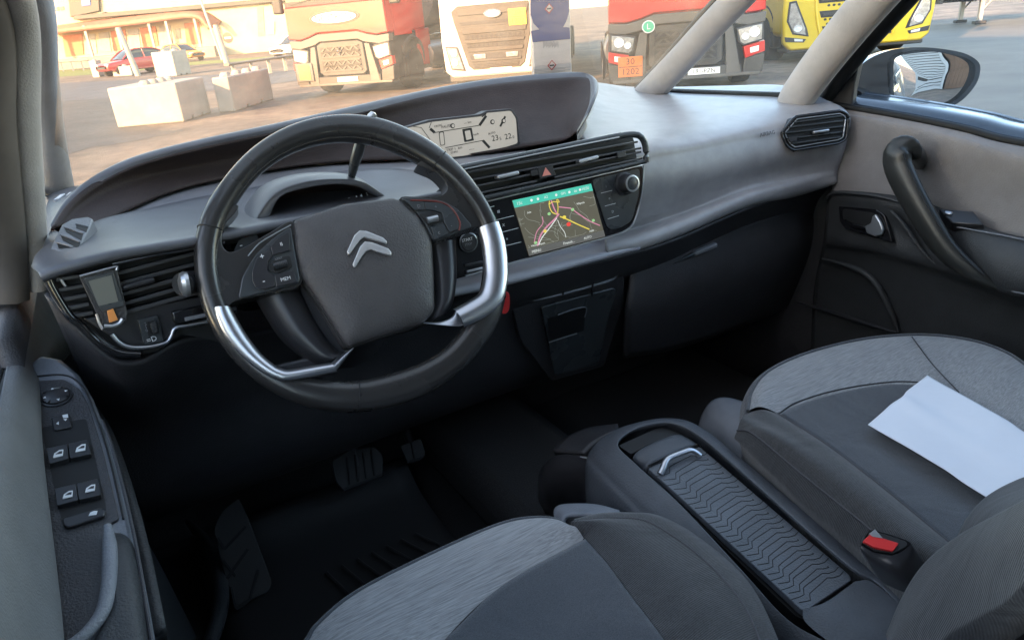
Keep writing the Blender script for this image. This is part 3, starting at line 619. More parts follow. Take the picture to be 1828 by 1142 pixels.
# touch keys both sides of the screen
for k, (x, y, s) in enumerate(((890, 378, 'III'), (899, 402, 'X'), (905, 426, 'n'))):
    text('key_symbol', sf, s, *S((x, y), h=.0005)[0], .0005, .006, M['white'], dash, rot=srot)
for (x0, y0, x1, y1) in ((870, 371, 882, 368), (884, 393, 917, 385), (890, 416, 925, 407), (901, 439, 930, 432)):
    bar('key_line', sf, S((x0, y0))[0], S((x1, y1))[0], .0008, .0002, .0007, M['white'], dash)
for (x0, y0, x1, y1) in ((1073, 345, 1093, 340), (1080, 368, 1099, 363), (1085, 391, 1105, 385)):
    bar('key_line', sf, S((x0, y0), h=.002)[0], S((x1, y1), h=.002)[0], .0007, .0015, .0019, M['white'], dash)
for s, (x, y) in (('i', (1082, 333)), ('o', (1088, 354)), ('D', (1094, 378))):
    text('key_symbol', sf, s, *S((x, y), h=.0016)[0], .0015, .006, M['silverring'], dash, rot=srot)
# volume knob
kc = sf.px(1113, 328); kw = sf.w(*kc, .001)
kb = lathe('volume_knob', kw, sf.n, [(.0195, 0), (.0195, .003), (.016, .005), (.0150, .020), (.0135, .0225)], M['satinblk'], dash, seg=36)
lathe('knob_ring', kw, sf.n, [(.0118, .0226), (.0135, .0228), (.0136, .0245), (.0112, .0248), (.0105, .0232)], M['silverring'], kb, seg=32)
lathe('knob_cap', kw, sf.n, [(.0105, .0226), (.0105, .0236), (.004, .0245)], M['panelgrey'], kb, seg=32)

# start button and slots right of the column
lathe('start_button', sf.w(*sf.px(834, 432), .002), sf.n, [(.0135, 0), (.0135, .003), (.012, .0042), (.0, .0042)], M['satinblk'], dash, seg=28)
lathe('start_ring', sf.w(*sf.px(834, 432), .002), sf.n, [(.0135, .001), (.0152, .003), (.0135, .0045)], M['silverring'], dash, seg=28, close=False)
text('lettering', sf, 'START', *sf.px(834, 428, .006), .0066, .0062, M['white'], dash, rot=srot); text('lettering', sf, 'STOP', *sf.px(836, 436, .006), .0066, .0050, M['greyprint'], dash, rot=srot)
for k, (x, y) in enumerate(((846, 470), (848, 481))):
    bar('socket_slot', sf, S((x - 16, y + 4), h=.002)[0], S((x + 14, y - 3), h=.002)[0], .004, .001, .006, M['silverring' if k else 'satinblk'], dash, bev=.001)

# ---------------- wide display under the visor
wf = Fr(P(835, 240, y=1.125), (-.12, -1, .10)); W_ = lambda *q, h=0: [wf.px(a, b, h) for a, b in q]
dsp = prism('display_unit', wf, rquad(W_((708, 232), (768, 214), (858, 204), (868, 198), (914, 194), (925, 210), (929, 258), (906, 267), (830, 283), (760, 292), (720, 266)), .004, 5), -.03, -.001, M['softdark'], dash, bev=.001)
lcd = prism('display_screen', wf, rquad(W_((715, 232), (770, 218), (860, 208), (868, 202), (912, 198), (921, 212), (924, 256), (905, 262), (830, 278), (760, 286), (726, 262)), .004, 4), -.0008, .0002, M['lcd'], dsp)
wl_ = lambda x, y: wf.px(x, y, .0004)
wrot = math.atan2(*(lambda a, b: (b[1] - a[1], b[0] - a[0]))(wl_(760, 270), wl_(900, 240)))
for q_, h_, mm_ in (([(825, 231), (842, 228), (846, 251), (829, 254)], .0005, 'lcdink'), ([(829.5, 234.5), (839, 232.5), (842, 248), (832.5, 250.5)], .0007, 'lcd')):
    prism('display_digit', wf, rquad([wl_(*p) for p in q_], .0012), .0002, h_, M[mm_], dsp)
text('display_text', wf, '23', *wl_(884, 247), .0004, .0135, M['lcdink'], dsp, rot=wrot); text('display_text', wf, '5', *wl_(893.5, 248), .0004, .008, M['lcdink'], dsp, rot=wrot)
text('display_text', wf, '22', *wl_(907, 244), .0004, .0135, M['lcdink'], dsp, rot=wrot); text('display_text', wf, '0', *wl_(916.5, 245), .0004, .007, M['lcdink'], dsp, rot=wrot)
for s, x, y, z in (('km/h', 850, 240, .005), ('PAUSE', 797, 226, .0065), ('CRUISE', 782, 225, .0045), ('--- km', 835, 219, .0055), ('AUTO', 878, 238, .005), ('TRIP 1  km', 811, 266, .0065), ('07441', 811, 272, .0055), ('---.-', 842, 266, .0065)):
    text('display_text', wf, s, *wl_(x, y), .0004, z, M['lcdink'], dsp, rot=wrot)
for a, b, w in (((768, 230), (776, 237), .0045), ((776, 237), (856, 224), .0012), ((856, 224), (868, 207), .0045), ((766, 229), (770, 218), .001), ((862, 251), (874, 264), .0045), ((795, 264), (862, 251), .0012), ((860, 209), (868, 203), .002), ((737, 226), (752, 228), .001), ((752, 228), (768, 250), .001)):
    bar('display_line', wf, wl_(*a), wl_(*b), w, .0002, .0006, M['lcdink'], dsp)
for (x, y) in ((879, 218), (808, 225), (899, 216)): 
    c = wl_(x, y); o1 = circ(c[0], c[1], .0042, 14); prism('display_icon', wf, o1, .0002, .0005, M['lcdink'], dsp); prism('display_icon', wf, circ(c[0] + .0008, c[1], .0026, 12), .0005, .0007, M['lcd'], dsp)
bar('display_icon', wf, wl_(893, 226), wl_(902, 208), .0035, .0002, .0006, M['lcdink'], dsp)
prism('display_icon', wf, rquad([wl_(783, 236), wl_(792, 234), wl_(795, 259), wl_(786, 261)], .003), .0002, .0005, M['lcdink'], dsp)
prism('display_icon', wf, rquad([wl_(784.5, 237.5), wl_(791, 236), wl_(793.5, 258), wl_(787, 259.5)], .0025), .0005, .0007, M['lcd'], dsp)

# ---------------- passenger side vent
_a, _b, _c = P(1405, 240, y=.975), P(1514, 215, x=.727), P(1412, 272, y=.965)
pn = (_b - _a).cross(_c - _a).normalized(); pn = -pn if pn.y > 0 else pn
pf = Fr((_a + _b + _c) / 3 + pn * .012, pn); pv = lambda *q, h=0: [pf.px(a, b, h) for a, b in q]
out = pv((1393, 238), (1418, 209), (1500, 198), (1514, 206), (1510, 248), (1497, 256), (1415, 269), (1404, 262))
inn = pv((1399, 238), (1421, 213), (1498, 203), (1508, 209), (1503, 246), (1494, 250), (1417, 263), (1408, 257))
prism('side_vent_well', pf, rquad(out, .006), -.03, .001, M['hidark'], dash)
tube('side_vent_rim', [pf.w(*q, .002) for q in rquad(out, .008, 3)], .0028, M['gloss'], dash, n=90, seg=8, closed=True)
tube('side_vent_trim', [pf.w(*q, .0035) for q in rquad(inn, .006, 3)], .0011, M['chrome'], dash, n=90, seg=6, closed=True)
for (x0, y0, x1, y1) in ((1416, 219, 1503, 207), (1406, 228, 1504, 216), (1400, 238, 1504, 226), (1404, 248, 1503, 236), (1410, 257, 1500, 245)):
    bar('slat', pf, pv((x0, y0), h=.003)[0], pv((x1, y1), h=.003)[0], .0030, .001, .0055, M['panelgrey'], dash, bev=.0008)
bar('vent_tab', pf, pv((1450, 237), h=.006)[0], pv((1478, 233), h=.006)[0], .0055, .003, .012, M['silverring'], dash, bev=.002)
prism('vent_wheel', pf, rquad(pv((1405, 246), (1422, 243), (1420, 252), (1409, 254), h=.004), .001), .003, .008, M['satinblk'], dash, bev=.001)

# ---------------- lower centre: slot, cubby lid, glovebox latch
lo = Fr(P(1030, 540, y=1.004), (-.05, -1, -.34)); lw = lambda *q, h=0: [lo.px(a, b, h) for a, b in q]
prism('centre_fascia', lo, rquad(lw((905, 513), (1112, 462), (1118, 535), (1080, 655), (985, 682), (930, 610)), .012), -.06, -.002, M['black'], dash, bev=.003)
sl = prism('storage_slot', lo, rquad(lw((948, 518), (1100, 474), (1104, 484), (1098, 500), (960, 532), (946, 528), h=.001), .008), .0002, .0016, M['hidark'], dash)
tube('slot_lip', [lo.w(*q, .003) for q in lw((952, 535), (985, 529), (1040, 515), (1090, 500), (1101, 490), h=.003)], .0026, M['trimgrey'], dash, seg=8)
for (x0, y0, x1, y1) in ((986, 513, 1004, 511), (1004, 511, 1050, 497), (1052, 494, 1094, 483)):
    bar('slot_rib', lo, lw((x0, y0), h=.003)[0], lw((x1, y1), h=.003)[0], .002, .002, .005, M['silverring'], dash, bev=.0005)
for x in (1004, 1056): bar('slot_divider', lo, lw((x, 528), h=.004)[0], lw((x + 2, 498), h=.004)[0], .0025, .002, .007, M['satinblk'], dash)
lid = prism('cubby_lid', lo, rquad(lw((965, 548), (1096, 514), (1101, 520), (1090, 552), (1068, 650), (990, 670), h=.004), .008), .0005, .005, M['panelgrey'], dash, bev=.002)
prism('finger_recess', lo, rquad(lw((978, 568), (1046, 549), (1042, 590), (980, 610), h=.0055), .003), .0051, .0056, M['hidark'], lid)
tube('recess_edge', [lo.w(*q, .006) for q in lw((980, 611), (1004, 603), (1030, 595), h=.006)], .0013, M['silverring'], lid, seg=6)
tube('recess_brow', [lo.w(*q, .006) for q in lw((996, 562), (1024, 552), (1046, 549), (1044, 566), h=.006)], .0011, M['trimgrey'], lid, seg=6)
gb = Fr(P(1240, 460, y=1.0), (-.1, -1, -.1)); gw = lambda *q, h=0: [gb.px(a, b, h) for a, b in q]
gl = patch('glovebox_lid', [[P(1130, 470, y=1.0), P(1240, 425, y=1.0), P(1400, 372, y=1.01), P(1480, 350, y=1.03)], [P(1120, 560, y=.99), P(1240, 520, y=.985), P(1390, 470, y=.99), P(1455, 440, y=1.02)],
                            [P(1115, 640, y=1.04), P(1220, 620, y=1.04), P(1360, 570, y=1.05), P(1420, 540, y=1.07)]], M['black'], dash, nu=30, nv=16, thick=.01)
bar('glovebox_handle', gb, gw((1200, 471), h=.012)[0], gw((1240, 454), h=.012)[0], .003, .004, .014, M['panelgrey'], gl, bev=.0015, w2=.009)
bar('glovebox_handle', gb, gw((1240, 454), h=.012)[0], gw((1280, 437), h=.012)[0], .010, .004, .015, M['trimgrey'], gl, bev=.003)

# small white slivers on the dash top beside the left pillar
for q in (((96, 358), (108, 349), (117, 347), (106, 356)), ((112, 357), (124, 345), (131, 344), (121, 353))):
    f_ = Fr(P(*q[0], z=1.082), (0, -.3, 1), (0, 1, 0)); prism('dash_sliver', f_, [f_.px(*p) for p in q], -.004, .002, M['white'], dash, bev=.0008)
# ---------------------------------------------------------------- steering wheel
WT = R(29.5)
wh = Fr((-.3553, .8286, 1.0364), (math.sin(R(-3.6)) * math.cos(WT), -math.cos(WT), math.sin(WT)))
sw = thing('steering_wheel', 'black leather steering wheel with satin silver inserts and chevron emblem', 'steering wheel', tuple(wh.o))
def Z(*q, h=0): return [wh.px(x / 2.04 + 340, y / 2.04 + 180, h) for x, y in q]
def stripe(name, fr, outer, inner, h0, h1, h2, m, parent, n=60, bulge=.5, thick=.0, nv=10):
    a = resample(outer, n); b = resample(inner, n); rows = []
    if name == 'silver_insert': a, b = a + (a - b) * .12, b - (a - b) * .12
    for t in (0, .12, .5, .88, 1):
        hh_ = {0: h0, .12: h0 + (h1 - h0) * .6, .5: h1, .88: h2 + (h1 - h2) * .6, 1: h2}[t]
        rows.append([fr.w(*(p * (1 - t) + q * t), hh_) for p, q in zip(a, b)])
    return patch(name, rows, m, parent, nu=n, nv=nv, thick=thick)
# rim: leather, its outline traced on the wheel plane, flat at the foot and wide at the grips
def Z2(*q, h=0): return [wh.px(x / 2 + 321, y / 2 + 179, h) for x, y in q]
ro_ = Z2((590, 55), (450, 75), (330, 125), (220, 210), (140, 310), (75, 410), (50, 540), (60, 660), (95, 780), (150, 880), (230, 970), (350, 1052), (480, 1102), (600, 1114), (720, 1102), (860, 1060), (980, 985), (1080, 880), (1140, 790), (1160, 700), (1162, 600), (1150, 500), (1125, 430), (1070, 330), (1000, 240), (900, 155), (800, 100), (700, 65))
ri_ = Z2((590, 148), (490, 160), (400, 190), (310, 245), (245, 310), (190, 400), (150, 480), (140, 560), (148, 660), (180, 750), (240, 850), (310, 925), (390, 970), (470, 990), (560, 1000), (640, 1000), (730, 978), (830, 948), (920, 905), (985, 845), (1030, 770), (1065, 700), (1084, 620), (1080, 530), (1062, 440), (1010, 365), (945, 295), (870, 240), (780, 195), (690, 160))
def polar(pts):
    a = np.array([math.atan2(v, u) for u, v in pts]); r = np.array([math.hypot(u, v) for u, v in pts]); i = np.argsort(a); a, r = a[i], r[i]
    t = np.linspace(-math.pi, math.pi, 181)[:-1]; f = np.interp(t, np.r_[a - 2 * math.pi, a, a + 2 * math.pi], np.r_[r, r, r])
    for _ in range(16): f = .25 * np.roll(f, 1) + .5 * f + .25 * np.roll(f, -1)
    return t, f
th_, fo = polar(ro_); _, fi = polar(ri_)
def rim_at(ang):
    a = (ang + math.pi) % (2 * math.pi) - math.pi
    o_ = np.interp(a, th_, fo, period=2 * math.pi); i_ = np.interp(a, th_, fi, period=2 * math.pi); return o_, i_
N = 180; Vv = []; fs = []; SEG = 20
def rim_pt(ang, t):
    o_, i_ = rim_at(ang); c_ = (o_ + i_) / 2; w_ = (o_ - i_) / 2; e = .85
    x = math.copysign(abs(math.cos(t)) ** e, math.cos(t)); y = math.copysign(abs(math.sin(t)) ** e, math.sin(t))
    r = c_ + w_ * x; return wh.w(r * math.cos(ang), r * math.sin(ang), .0158 * y)
for k in range(N):
    for j in range(SEG): Vv.append(rim_pt(2 * math.pi * k / N, 2 * math.pi * j / SEG))
for k in range(N):
    for j in range(SEG): fs.append((k * SEG + j, ((k + 1) % N) * SEG + j, ((k + 1) % N) * SEG + (j + 1) % SEG, k * SEG + (j + 1) % SEG))
rim = link('rim', mesh('rim', Vv, fs), M['leather'], sw)
# stitched seam inside the rim
for k in range(46, 140):
    a0 = R(k); tube('stitch', [rim_pt(a0, R(148)), rim_pt(a0 + R(.62), R(148))], .0006, M['thread'], rim, n=3, seg=5)
# seams where leather panels meet
for a in (156, 38, 252, 331):
    tube('leather_seam', [rim_pt(R(a), R(-40 + 250 * j / 19)) + wh.n * .0001 for j in range(20)], .0009, M['hidark'], rim, n=30, seg=6)
# hub body behind the cover
dome('hub_body', wh, Z((380, 460), (560, 370), (760, 340), (880, 420), (950, 520), (965, 700), (900, 790), (700, 850), (560, 890), (440, 880), (360, 720)), -.055, -.022, M['satinblk'], sw, n=60, p=4)
# horns: leather from the rim to the button pods
prism('left_horn', wh, crom(Z2((72, 430), (110, 395), (160, 380), (208, 376), (196, 405), (165, 440), (150, 480), (152, 520), (178, 543), (225, 528), (320, 475), (402, 434), (410, 520), (434, 655), (330, 688), (205, 716), (160, 745), (105, 745), (75, 650), (62, 530), h=.006), 90, True), -.020, .0085, M['leather'], sw, bev=.006)
prism('right_horn', wh, crom(Z2((850, 228), (885, 202), (935, 193), (985, 235), (1050, 315), (1100, 405), (1118, 450), (1075, 455), (1048, 456), (980, 480), (905, 505), (850, 420), (785, 352), (850, 347), (920, 345), (950, 328), (948, 298), (915, 262), (875, 243), h=.006), 90, True), -.020, .0085, M['leather'], sw, bev=.006)
# lower arms to the silver pieces
prism('lower_left_arm', wh, Z((250, 700), (420, 660), (560, 895), (585, 900), (530, 985), (360, 1012), (300, 960), (440, 930), (430, 900), (300, 780), h=-.02), -.05, -.022, M['satinblk'], sw, bev=.005)
stripe('left_arm_face', wh, Z((405, 668), (470, 800), (545, 900), (590, 905)), Z((235, 700), (330, 850), (430, 935), (470, 960)), -.024, -.006, -.03, M['satinblk'], sw)
stripe('right_arm_face', wh, Z((882, 515), (895, 600), (900, 720), (865, 800)), Z((975, 500), (980, 620), (968, 720), (940, 770)), -.012, -.002, -.012, M['satinblk'], sw)
# airbag cover
cov = Z((374, 432), (560, 372), (745, 349), (768, 358), (840, 420), (882, 500), (890, 640), (892, 760), (850, 810), (700, 855), (575, 895), (550, 860), (470, 730), (405, 640), (378, 530), h=.012)
cv_ = rquad(cov, .006, 3)
c_obj = dome('airbag_cover', wh, cv_, .004, .0225, M['cover'], sw, n=110, p=2.6, rings=16, skirt=.028)
tube('cover_gap', [wh.w(*q, .0015) for q in cv_], .0016, M['hidark'], sw, n=140, seg=6, closed=True)
# chevron emblem

def chev(name, q, h0, h1):
    o = prism(name, wh, Z(*q, h=.022), h0, h1, M['bright'], sw, bev=.0009); return o
e0 = prism('emblem_upper', wh, Z((570, 549), (597, 490), (615, 474), (640, 476), (700, 500), (713, 512), (714, 521), (690, 514), (632, 498), (618, 506), (604, 524), (580, 559), (573, 561), h=.0235), .018, .0262, M['emblem'], sw, bev=.0006)
e1 = prism('emblem_lower', wh, Z((590, 596), (617, 532), (634, 514), (660, 517), (720, 540), (730, 553), (730, 565), (700, 558), (655, 543), (640, 548), (624, 566), (601, 605), (594, 606), h=.0235), .018, .0262, M['emblem'], sw, bev=.0006)
text('lettering', wh, 'AIRBAG', *Z((728, 752), h=.019)[0], .0185, .0085, M['satinblk'], sw, rot=-.02)
text('horn_symbol', wh, 'b', *Z((430, 567), h=.015)[0], .0155, .007, M['softdark'], sw, rot=1.5); text('horn_symbol', wh, 'b', *Z((806, 458), h=.015)[0], .0155, .007, M['softdark'], sw, rot=1.5)
wp = Fr(wh.w(0, 0, .0075), wh.n)
def Zp(*q, h=0): return [wp.px(x / 2.04 + 340, y / 2.04 + 180, h) for x, y in q]
# button pods
lp = prism('left_button_pod', wp, rquad(Zp((173, 722), (188, 640), (235, 560), (300, 500), (366, 455), (376, 520), (402, 662), (300, 690), h=.004), .006), -.012, .0045, M['panelgrey'], sw, bev=.0015)
tube('pod_edge', [wp.w(*q, .0052) for q in Zp((210, 565), (250, 520), (300, 488), (366, 452), h=.005)], .0007, M['silverring'], lp, seg=6)
bt = {'pause_button': [(293, 530), (322, 498), (358, 478), (361, 500), (362, 545), (300, 562)], 'rocker_button': [(225, 620), (240, 575), (288, 540), (297, 566), (281, 590), (282, 622), (305, 638), (308, 675), (262, 688), (238, 680), (226, 655)],
      'memory_button': [(307, 636), (376, 616), (388, 660), (313, 678)]}
for n_, q in bt.items(): prism(n_, wp, rquad(Zp(*q, h=.006), .0015), .004, .0072, M['satinblk'], lp, bev=.0007)
prism('roller_cradle', wp, rquad(Zp((283, 596), (318, 572), (362, 562), (372, 605), (318, 628), (284, 618), h=.006), .003), .004, .0065, M['hidark'], lp, bev=.0006)
rl = tube('roller', [wp.w(*q, .0075) for q in Zp((302, 604), (352, 591), h=.007)], .0042, M['satinblk'], lp, n=8, seg=16)
for k in range(9):
    u = k / 8; q = Zp((303 + 48 * u, 604 - 12.5 * u), h=.008)[0]; lathe('roller_ridge', wp.w(*q, .0075), wp.u, [(.0040, -.0002), (.0046, -.0002), (.0046, .0003), (.0040, .0003)], M['panelgrey'], lp, seg=14)
for s, (x, y), z, mm in (('+', (261, 567), .010, 'white'), ('-', (267, 655), .010, 'white'), ('II', (331, 522), .006, 'white'), ('MEM', (347, 648), .0058, 'white'), ('LIMIT', (322, 574), .0036, 'greyprint')):
    text('lettering', wp, s, *Zp((x, y), h=.0075)[0], .0073, z, M[mm], lp, rot=.02)
rp = prism('right_button_pod', wp, rquad(Zp((762, 352), (850, 352), (925, 365), (975, 395), (1030, 458), (960, 485), (888, 514), (850, 440), (800, 380), h=.004), .006), -.012, .0045, M['panelgrey'], sw, bev=.0015)
for n_, q in {'source_button': [(785, 366), (848, 368), (852, 398), (815, 398)], 'volume_rocker': [(852, 370), (912, 372), (948, 392), (975, 440), (975, 468), (945, 480), (925, 446), (915, 410), (880, 398), (855, 396)],
              'phone_button': [(875, 460), (920, 450), (938, 485), (890, 506)]}.items():
    prism(n_, wp, rquad(Zp(*q, h=.006), .0015), .004, .0072, M['panelgrey'], rp, bev=.0007)
tube('pod_red_edge', [wp.w(*q, .0066) for q in Zp((800, 362), (900, 368), (950, 392), (980, 440), (978, 472), h=.006)], .0011, mat('dark_red_trim', (.16, .03, .025), .3), rp, seg=6)
prism('roller_cradle', wp, rquad(Zp((832, 412), (885, 402), (915, 412), (918, 436), (870, 456), h=.006), .003), .004, .0065, M['hidark'], rp, bev=.0006)
tube('roller', [wp.w(*q, .0075) for q in Zp((862, 436), (900, 427), h=.007)], .0042, M['silverring'], rp, n=8, seg=16)
for s, (x, y), z in (('D', (832, 384), .006), ('+', (894, 386), .006), ('-', (950, 454), .006), ('c', (905, 479), .007)):
    text('lettering', wp, s, *Zp((x, y), h=.0075)[0], .0073, z, M['greyprint'], rp, rot=.02)
# satin silver inserts
stripe('silver_insert', wh, Z((93, 757), (105, 800), (140, 868), (200, 938), (270, 992), (318, 1015), (345, 1019), (440, 1003), (528, 985), h=.008), Z((143, 748), (165, 792), (205, 858), (255, 920), (305, 962), (335, 976), (362, 979), (440, 966), (512, 954), h=.016), .0166, .0215, .008, M['chrome'], sw, thick=.0)
stripe('silver_tip', wh, Z((527, 986), (556, 950), (592, 905), h=.0), Z((510, 955), (545, 925), (584, 902), h=.0), .006, .010, -.010, M['chrome'], sw)
stripe('silver_insert', wh, Z((1108, 448), (1130, 520), (1140, 600), (1138, 670), (1118, 735), (1060, 785), (985, 822), h=.008), Z((1058, 458), (1074, 520), (1082, 600), (1080, 650), (1064, 700), (1015, 735), (965, 762), h=.016), .0166, .0215, .008, M['chrome'], sw)
stripe('silver_tip', wh, Z((985, 822), (960, 826), (900, 822), (842, 816), h=.0), Z((965, 764), (945, 790), (900, 806), (842, 806), h=.0), .012, .008, .002, M['chrome'], sw)

# ---------------------------------------------------------------- steering column with binnacle, stalks and gear lever
colm = thing('steering_column', 'dark steering column shroud with hooded binnacle, stalks and gear lever behind the wheel', 'steering column', (-.35, .95, 1.0))
# binnacle hood
def off_(row, d): return [tuple(Vector(q) + Vector(d)) for q in row]
hf = [P(449, 425, y=.93), P(458, 385, y=.93), P(490, 344, y=.93), P(536, 325, y=.93), P(591, 318, y=.93), P(641, 322, y=.93), P(673, 340, y=.935), P(694, 356, y=.94)]
hi = [P(472, 425, y=.925), P(480, 388, y=.925), P(500, 352, y=.925), P(540, 337, y=.925), P(591, 329, y=.925), P(636, 332, y=.925), P(664, 346, y=.93), P(682, 358, y=.935)]
patch('binnacle_hood', [off_(hf, (0, .16, -.05)), off_(hf, (0, .09, -.008)), off_(hf, (0, .03, .003)), hf, off_(hf, (.002, -.004, -.003)), hi, off_(hi, (.001, .008, -.001))], M['soft'], colm, nu=50, nv=30)
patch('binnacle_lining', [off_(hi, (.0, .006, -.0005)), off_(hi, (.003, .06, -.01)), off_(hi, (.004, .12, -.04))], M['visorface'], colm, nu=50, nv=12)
prism('binnacle_face', Fr((-.37, 1.03, 1.04), (0, -1, .3)), rrect(-.13, -.10, .13, .03, .03), -.01, 0, M['gloss'], colm)
bf = Fr(P(640, 356, y=.955), (-.1, -1, .35)); text('odometer_text', bf, '07 44 l', *bf.px(634, 357, 0), .001, .013, M['white'], colm, rot=.12, sx=1.1)
tube('column_shroud', [wh.w(0, -.01, -.045), wh.w(0, -.015, -.10), wh.w(0, -.02, -.2), wh.w(0, -.03, -.3)], [.062, .07, .075, .08], M['black'], colm, n=20, seg=24, up=(1, 0, 0), flat=1.1)
# gear selector on top right, wand
tube('gear_lever', [P(627, 320, y=.945), P(632, 295, y=.93), P(641, 265, y=.92), P(648, 240, y=.915), P(660, 214, y=.91)], [.0045, .0065, .0075, .0068, .0045], M['panelgrey'], colm, seg=14)
lathe('lever_tip', P(663, 210, y=.91), P(668, 204, y=.91) - P(660, 214, y=.91), [(.0045, -.004), (.006, 0), (.005, .006), (.0, .008)], M['silverring'], colm, seg=16)
# wiper stalk ends and paddle
tube('indicator_stalk', [wh.w(-.05, .0, -.06), P(360, 503, y=.86), P(326, 508, y=.845)], [.008, .011, .0135], M['satinblk'], colm, seg=16)
lathe('stalk_knob', P(330, 507, y=.845), P(322, 508, y=.845) - P(345, 505, y=.845), [(.0135, -.004), (.0145, 0), (.0125, .004), (.006, .0065), (0, .007)], M['silverring'], colm, seg=24)
pd = Fr(P(440, 430, y=.875), (0, -1, .45)); pq = [pd.px(a, b) for a, b in [(418, 452), (424, 432), (434, 420), (452, 415), (462, 424), (458, 436), (440, 448)]]
prism('shift_paddle', pd, crom(pq, 30, True), -.006, .0, M['panelgrey'], colm, bev=.0015)
text('lettering', pd, '-', *pd.px(430, 437, .001), .0006, .012, M['white'], colm)
pr_ = Fr(P(812, 320, y=.90), (0, -1, .45)); pq = [pr_.px(a, b) for a, b in [(772, 352), (792, 330), (806, 318), (818, 330), (800, 350)]]
prism('shift_paddle', pr_, crom(pq, 24, True), -.006, 0, M['panelgrey'], colm, bev=.0015)
# red key tag hanging by the column on the right
kt = Fr(P(897, 540, y=.952), (-.1, -1, .1)); kq = [kt.px(a, b) for a, b in [(893, 524), (907, 522), (909, 545), (904, 558), (893, 556)]]
tagk = prism('key_tag', kt, crom(kq, 20, True), -.003, .003, M['red'], None, bev=.001); tag(tagk, 'small red tag hanging right of the steering wheel rim', 'key tag')
# device clipped into the left vent
dv = Fr(P(180, 515, y=.85), (.05, -1, .15)); D_ = lambda *q, h=0: [dv.px(a, b, h) for a, b in q]
dev = thing('toll_device', 'small grey-screened device in a holder clipped to the left air vent', 'device', tuple(dv.o))
prism('holder', dv, rquad(D_((140, 492), (208, 475), (228, 560), (226, 575), (214, 581), (190, 588), (184, 585)), .003), -.012, -.001, M['black'], dev, bev=.002)
tube('holder_rim', [dv.w(*q, .001) for q in D_((142, 493), (175, 484), (207, 476), (208, 482))], .0016, M['chrome'], dev, seg=8)
prism('device_body', dv, rquad(D_((150, 497), (202, 485), (222, 545), (182, 556)), .002), -.001, .003, M['panelgrey'], dev, bev=.001)
prism('device_screen', dv, D_((158, 502), (199, 491), (211, 538), (176, 546), h=.003), .003, .0036, M['beige'], dev)
tube('holder_foot', [dv.w(*q, .004) for q in D_((186, 582), (200, 582), (213, 577), (219, 569), h=.004)], .0024, M['silverring'], dev, seg=8)
tube('holder_clip', [dv.w(*q, .001) for q in D_((172, 560), (178, 578), (183, 587))], .0016, M['chrome'], dev, seg=8)
ot = prism('orange_tag', dv, D_((191, 555), (202, 551), (211, 571), (195, 576), h=.005), .003, .0055, M['orange'], None, bev=.0005); tag(ot, 'orange tag tucked under the grey screen of the vent device', 'tag')
# ---------------------------------------------------------------- passenger door
pdoor = thing('passenger_door', 'passenger side door with beige cloth top, black grab handle and grey exterior mirror', 'car door', (.78, .4, .4))
def rowx(pts, rear):
    return [P(a, b, x=x) for a, b, x in pts] + [tuple(q) for q in rear]
belt = rowx([(1468, 184, .755), (1600, 206, .755), (1720, 230, .76), (1828, 256, .765)], [(.775, .30, 1.005), (.775, -.05, .99), (.77, -.33, .98)])
sill = [tuple(Vector(q) + Vector((.065, 0, .018))) for q in belt]
patch('window_ledge', [sill, [tuple(Vector(q) + Vector((.03, 0, .016))) for q in belt], [tuple(Vector(q) + Vector((.004, 0, .004))) for q in belt]], M['carpaint'], pdoor, nu=40, nv=10, thick=.004)
tube('window_seal', belt, .0065, M['rubber'], pdoor, n=60, seg=10)
f0 = [tuple(Vector(q) + Vector((-.004, 0, -.004))) for q in belt]
f1 = rowx([(1490, 205, .738), (1600, 232, .735), (1720, 260, .735), (1828, 292, .738)], [(.75, .3, .965), (.75, -.05, .955), (.75, -.33, .95)])
f2 = rowx([(1495, 270, .728), (1600, 290, .738), (1720, 325, .742), (1828, 352, .744)], [(.75, .3, .93), (.75, -.05, .92), (.75, -.33, .92)])
f3 = rowx([(1485, 341, .722), (1560, 345, .728), (1640, 358, .733), (1730, 392, .735), (1828, 424, .735)], [(.74, .3, .885), (.74, -.33, .88)])
f1b = rowx([(1478, 200, .745), (1600, 215, .745), (1720, 241, .748), (1828, 268, .752)], [(.765, .3, .985), (.765, -.05, .975), (.76, -.33, .97)])
patch('cloth_panel', [f0, f1b, f1, f2, f3, [tuple(Vector(q) + Vector((.012, 0, -.008))) for q in f3]], M['doorfab'], pdoor, nu=60, nv=30, thick=.006, off=1)
g0 = [tuple(Vector(q) + Vector((-.001, 0, .001))) for q in f3]
g1 = rowx([(1478, 352, .715), (1560, 358, .712), (1640, 378, .715), (1730, 404, .700), (1828, 430, .690)], [(.69, .3, .875), (.69, -.33, .87)])
g2 = rowx([(1474, 385, .716), (1560, 398, .716), (1640, 425, .716), (1735, 455, .672), (1828, 478, .66)], [(.66, .3, .845), (.66, -.33, .84)])
g3 = rowx([(1470, 430, .715), (1560, 443, .711), (1645, 466, .706), (1745, 500, .672), (1828, 526, .66)], [(.66, .3, .815), (.66, -.33, .81)])
g4 = rowx([(1466, 450, .73), (1560, 470, .728), (1655, 500, .722), (1755, 540, .71), (1828, 566, .705)], [(.705, .3, .78), (.705, -.33, .78)])
g5 = rowx([(1452, 530, .742), (1560, 575, .738), (1640, 612, .733), (1740, 670, .73), (1828, 715, .73)], [(.73, .3, .66), (.73, -.33, .66)])
g6 = [(.75, .98, .40), (.75, .85, .40), (.75, .7, .40), (.75, .6, .40), (.75, .5, .40), (.75, .3, .40), (.75, -.33, .40)]
patch('lower_panel', [g0, g1, g2, g3, g4, g5, g6], M['doorblk'], pdoor, nu=70, nv=60, thick=.01, off=1)
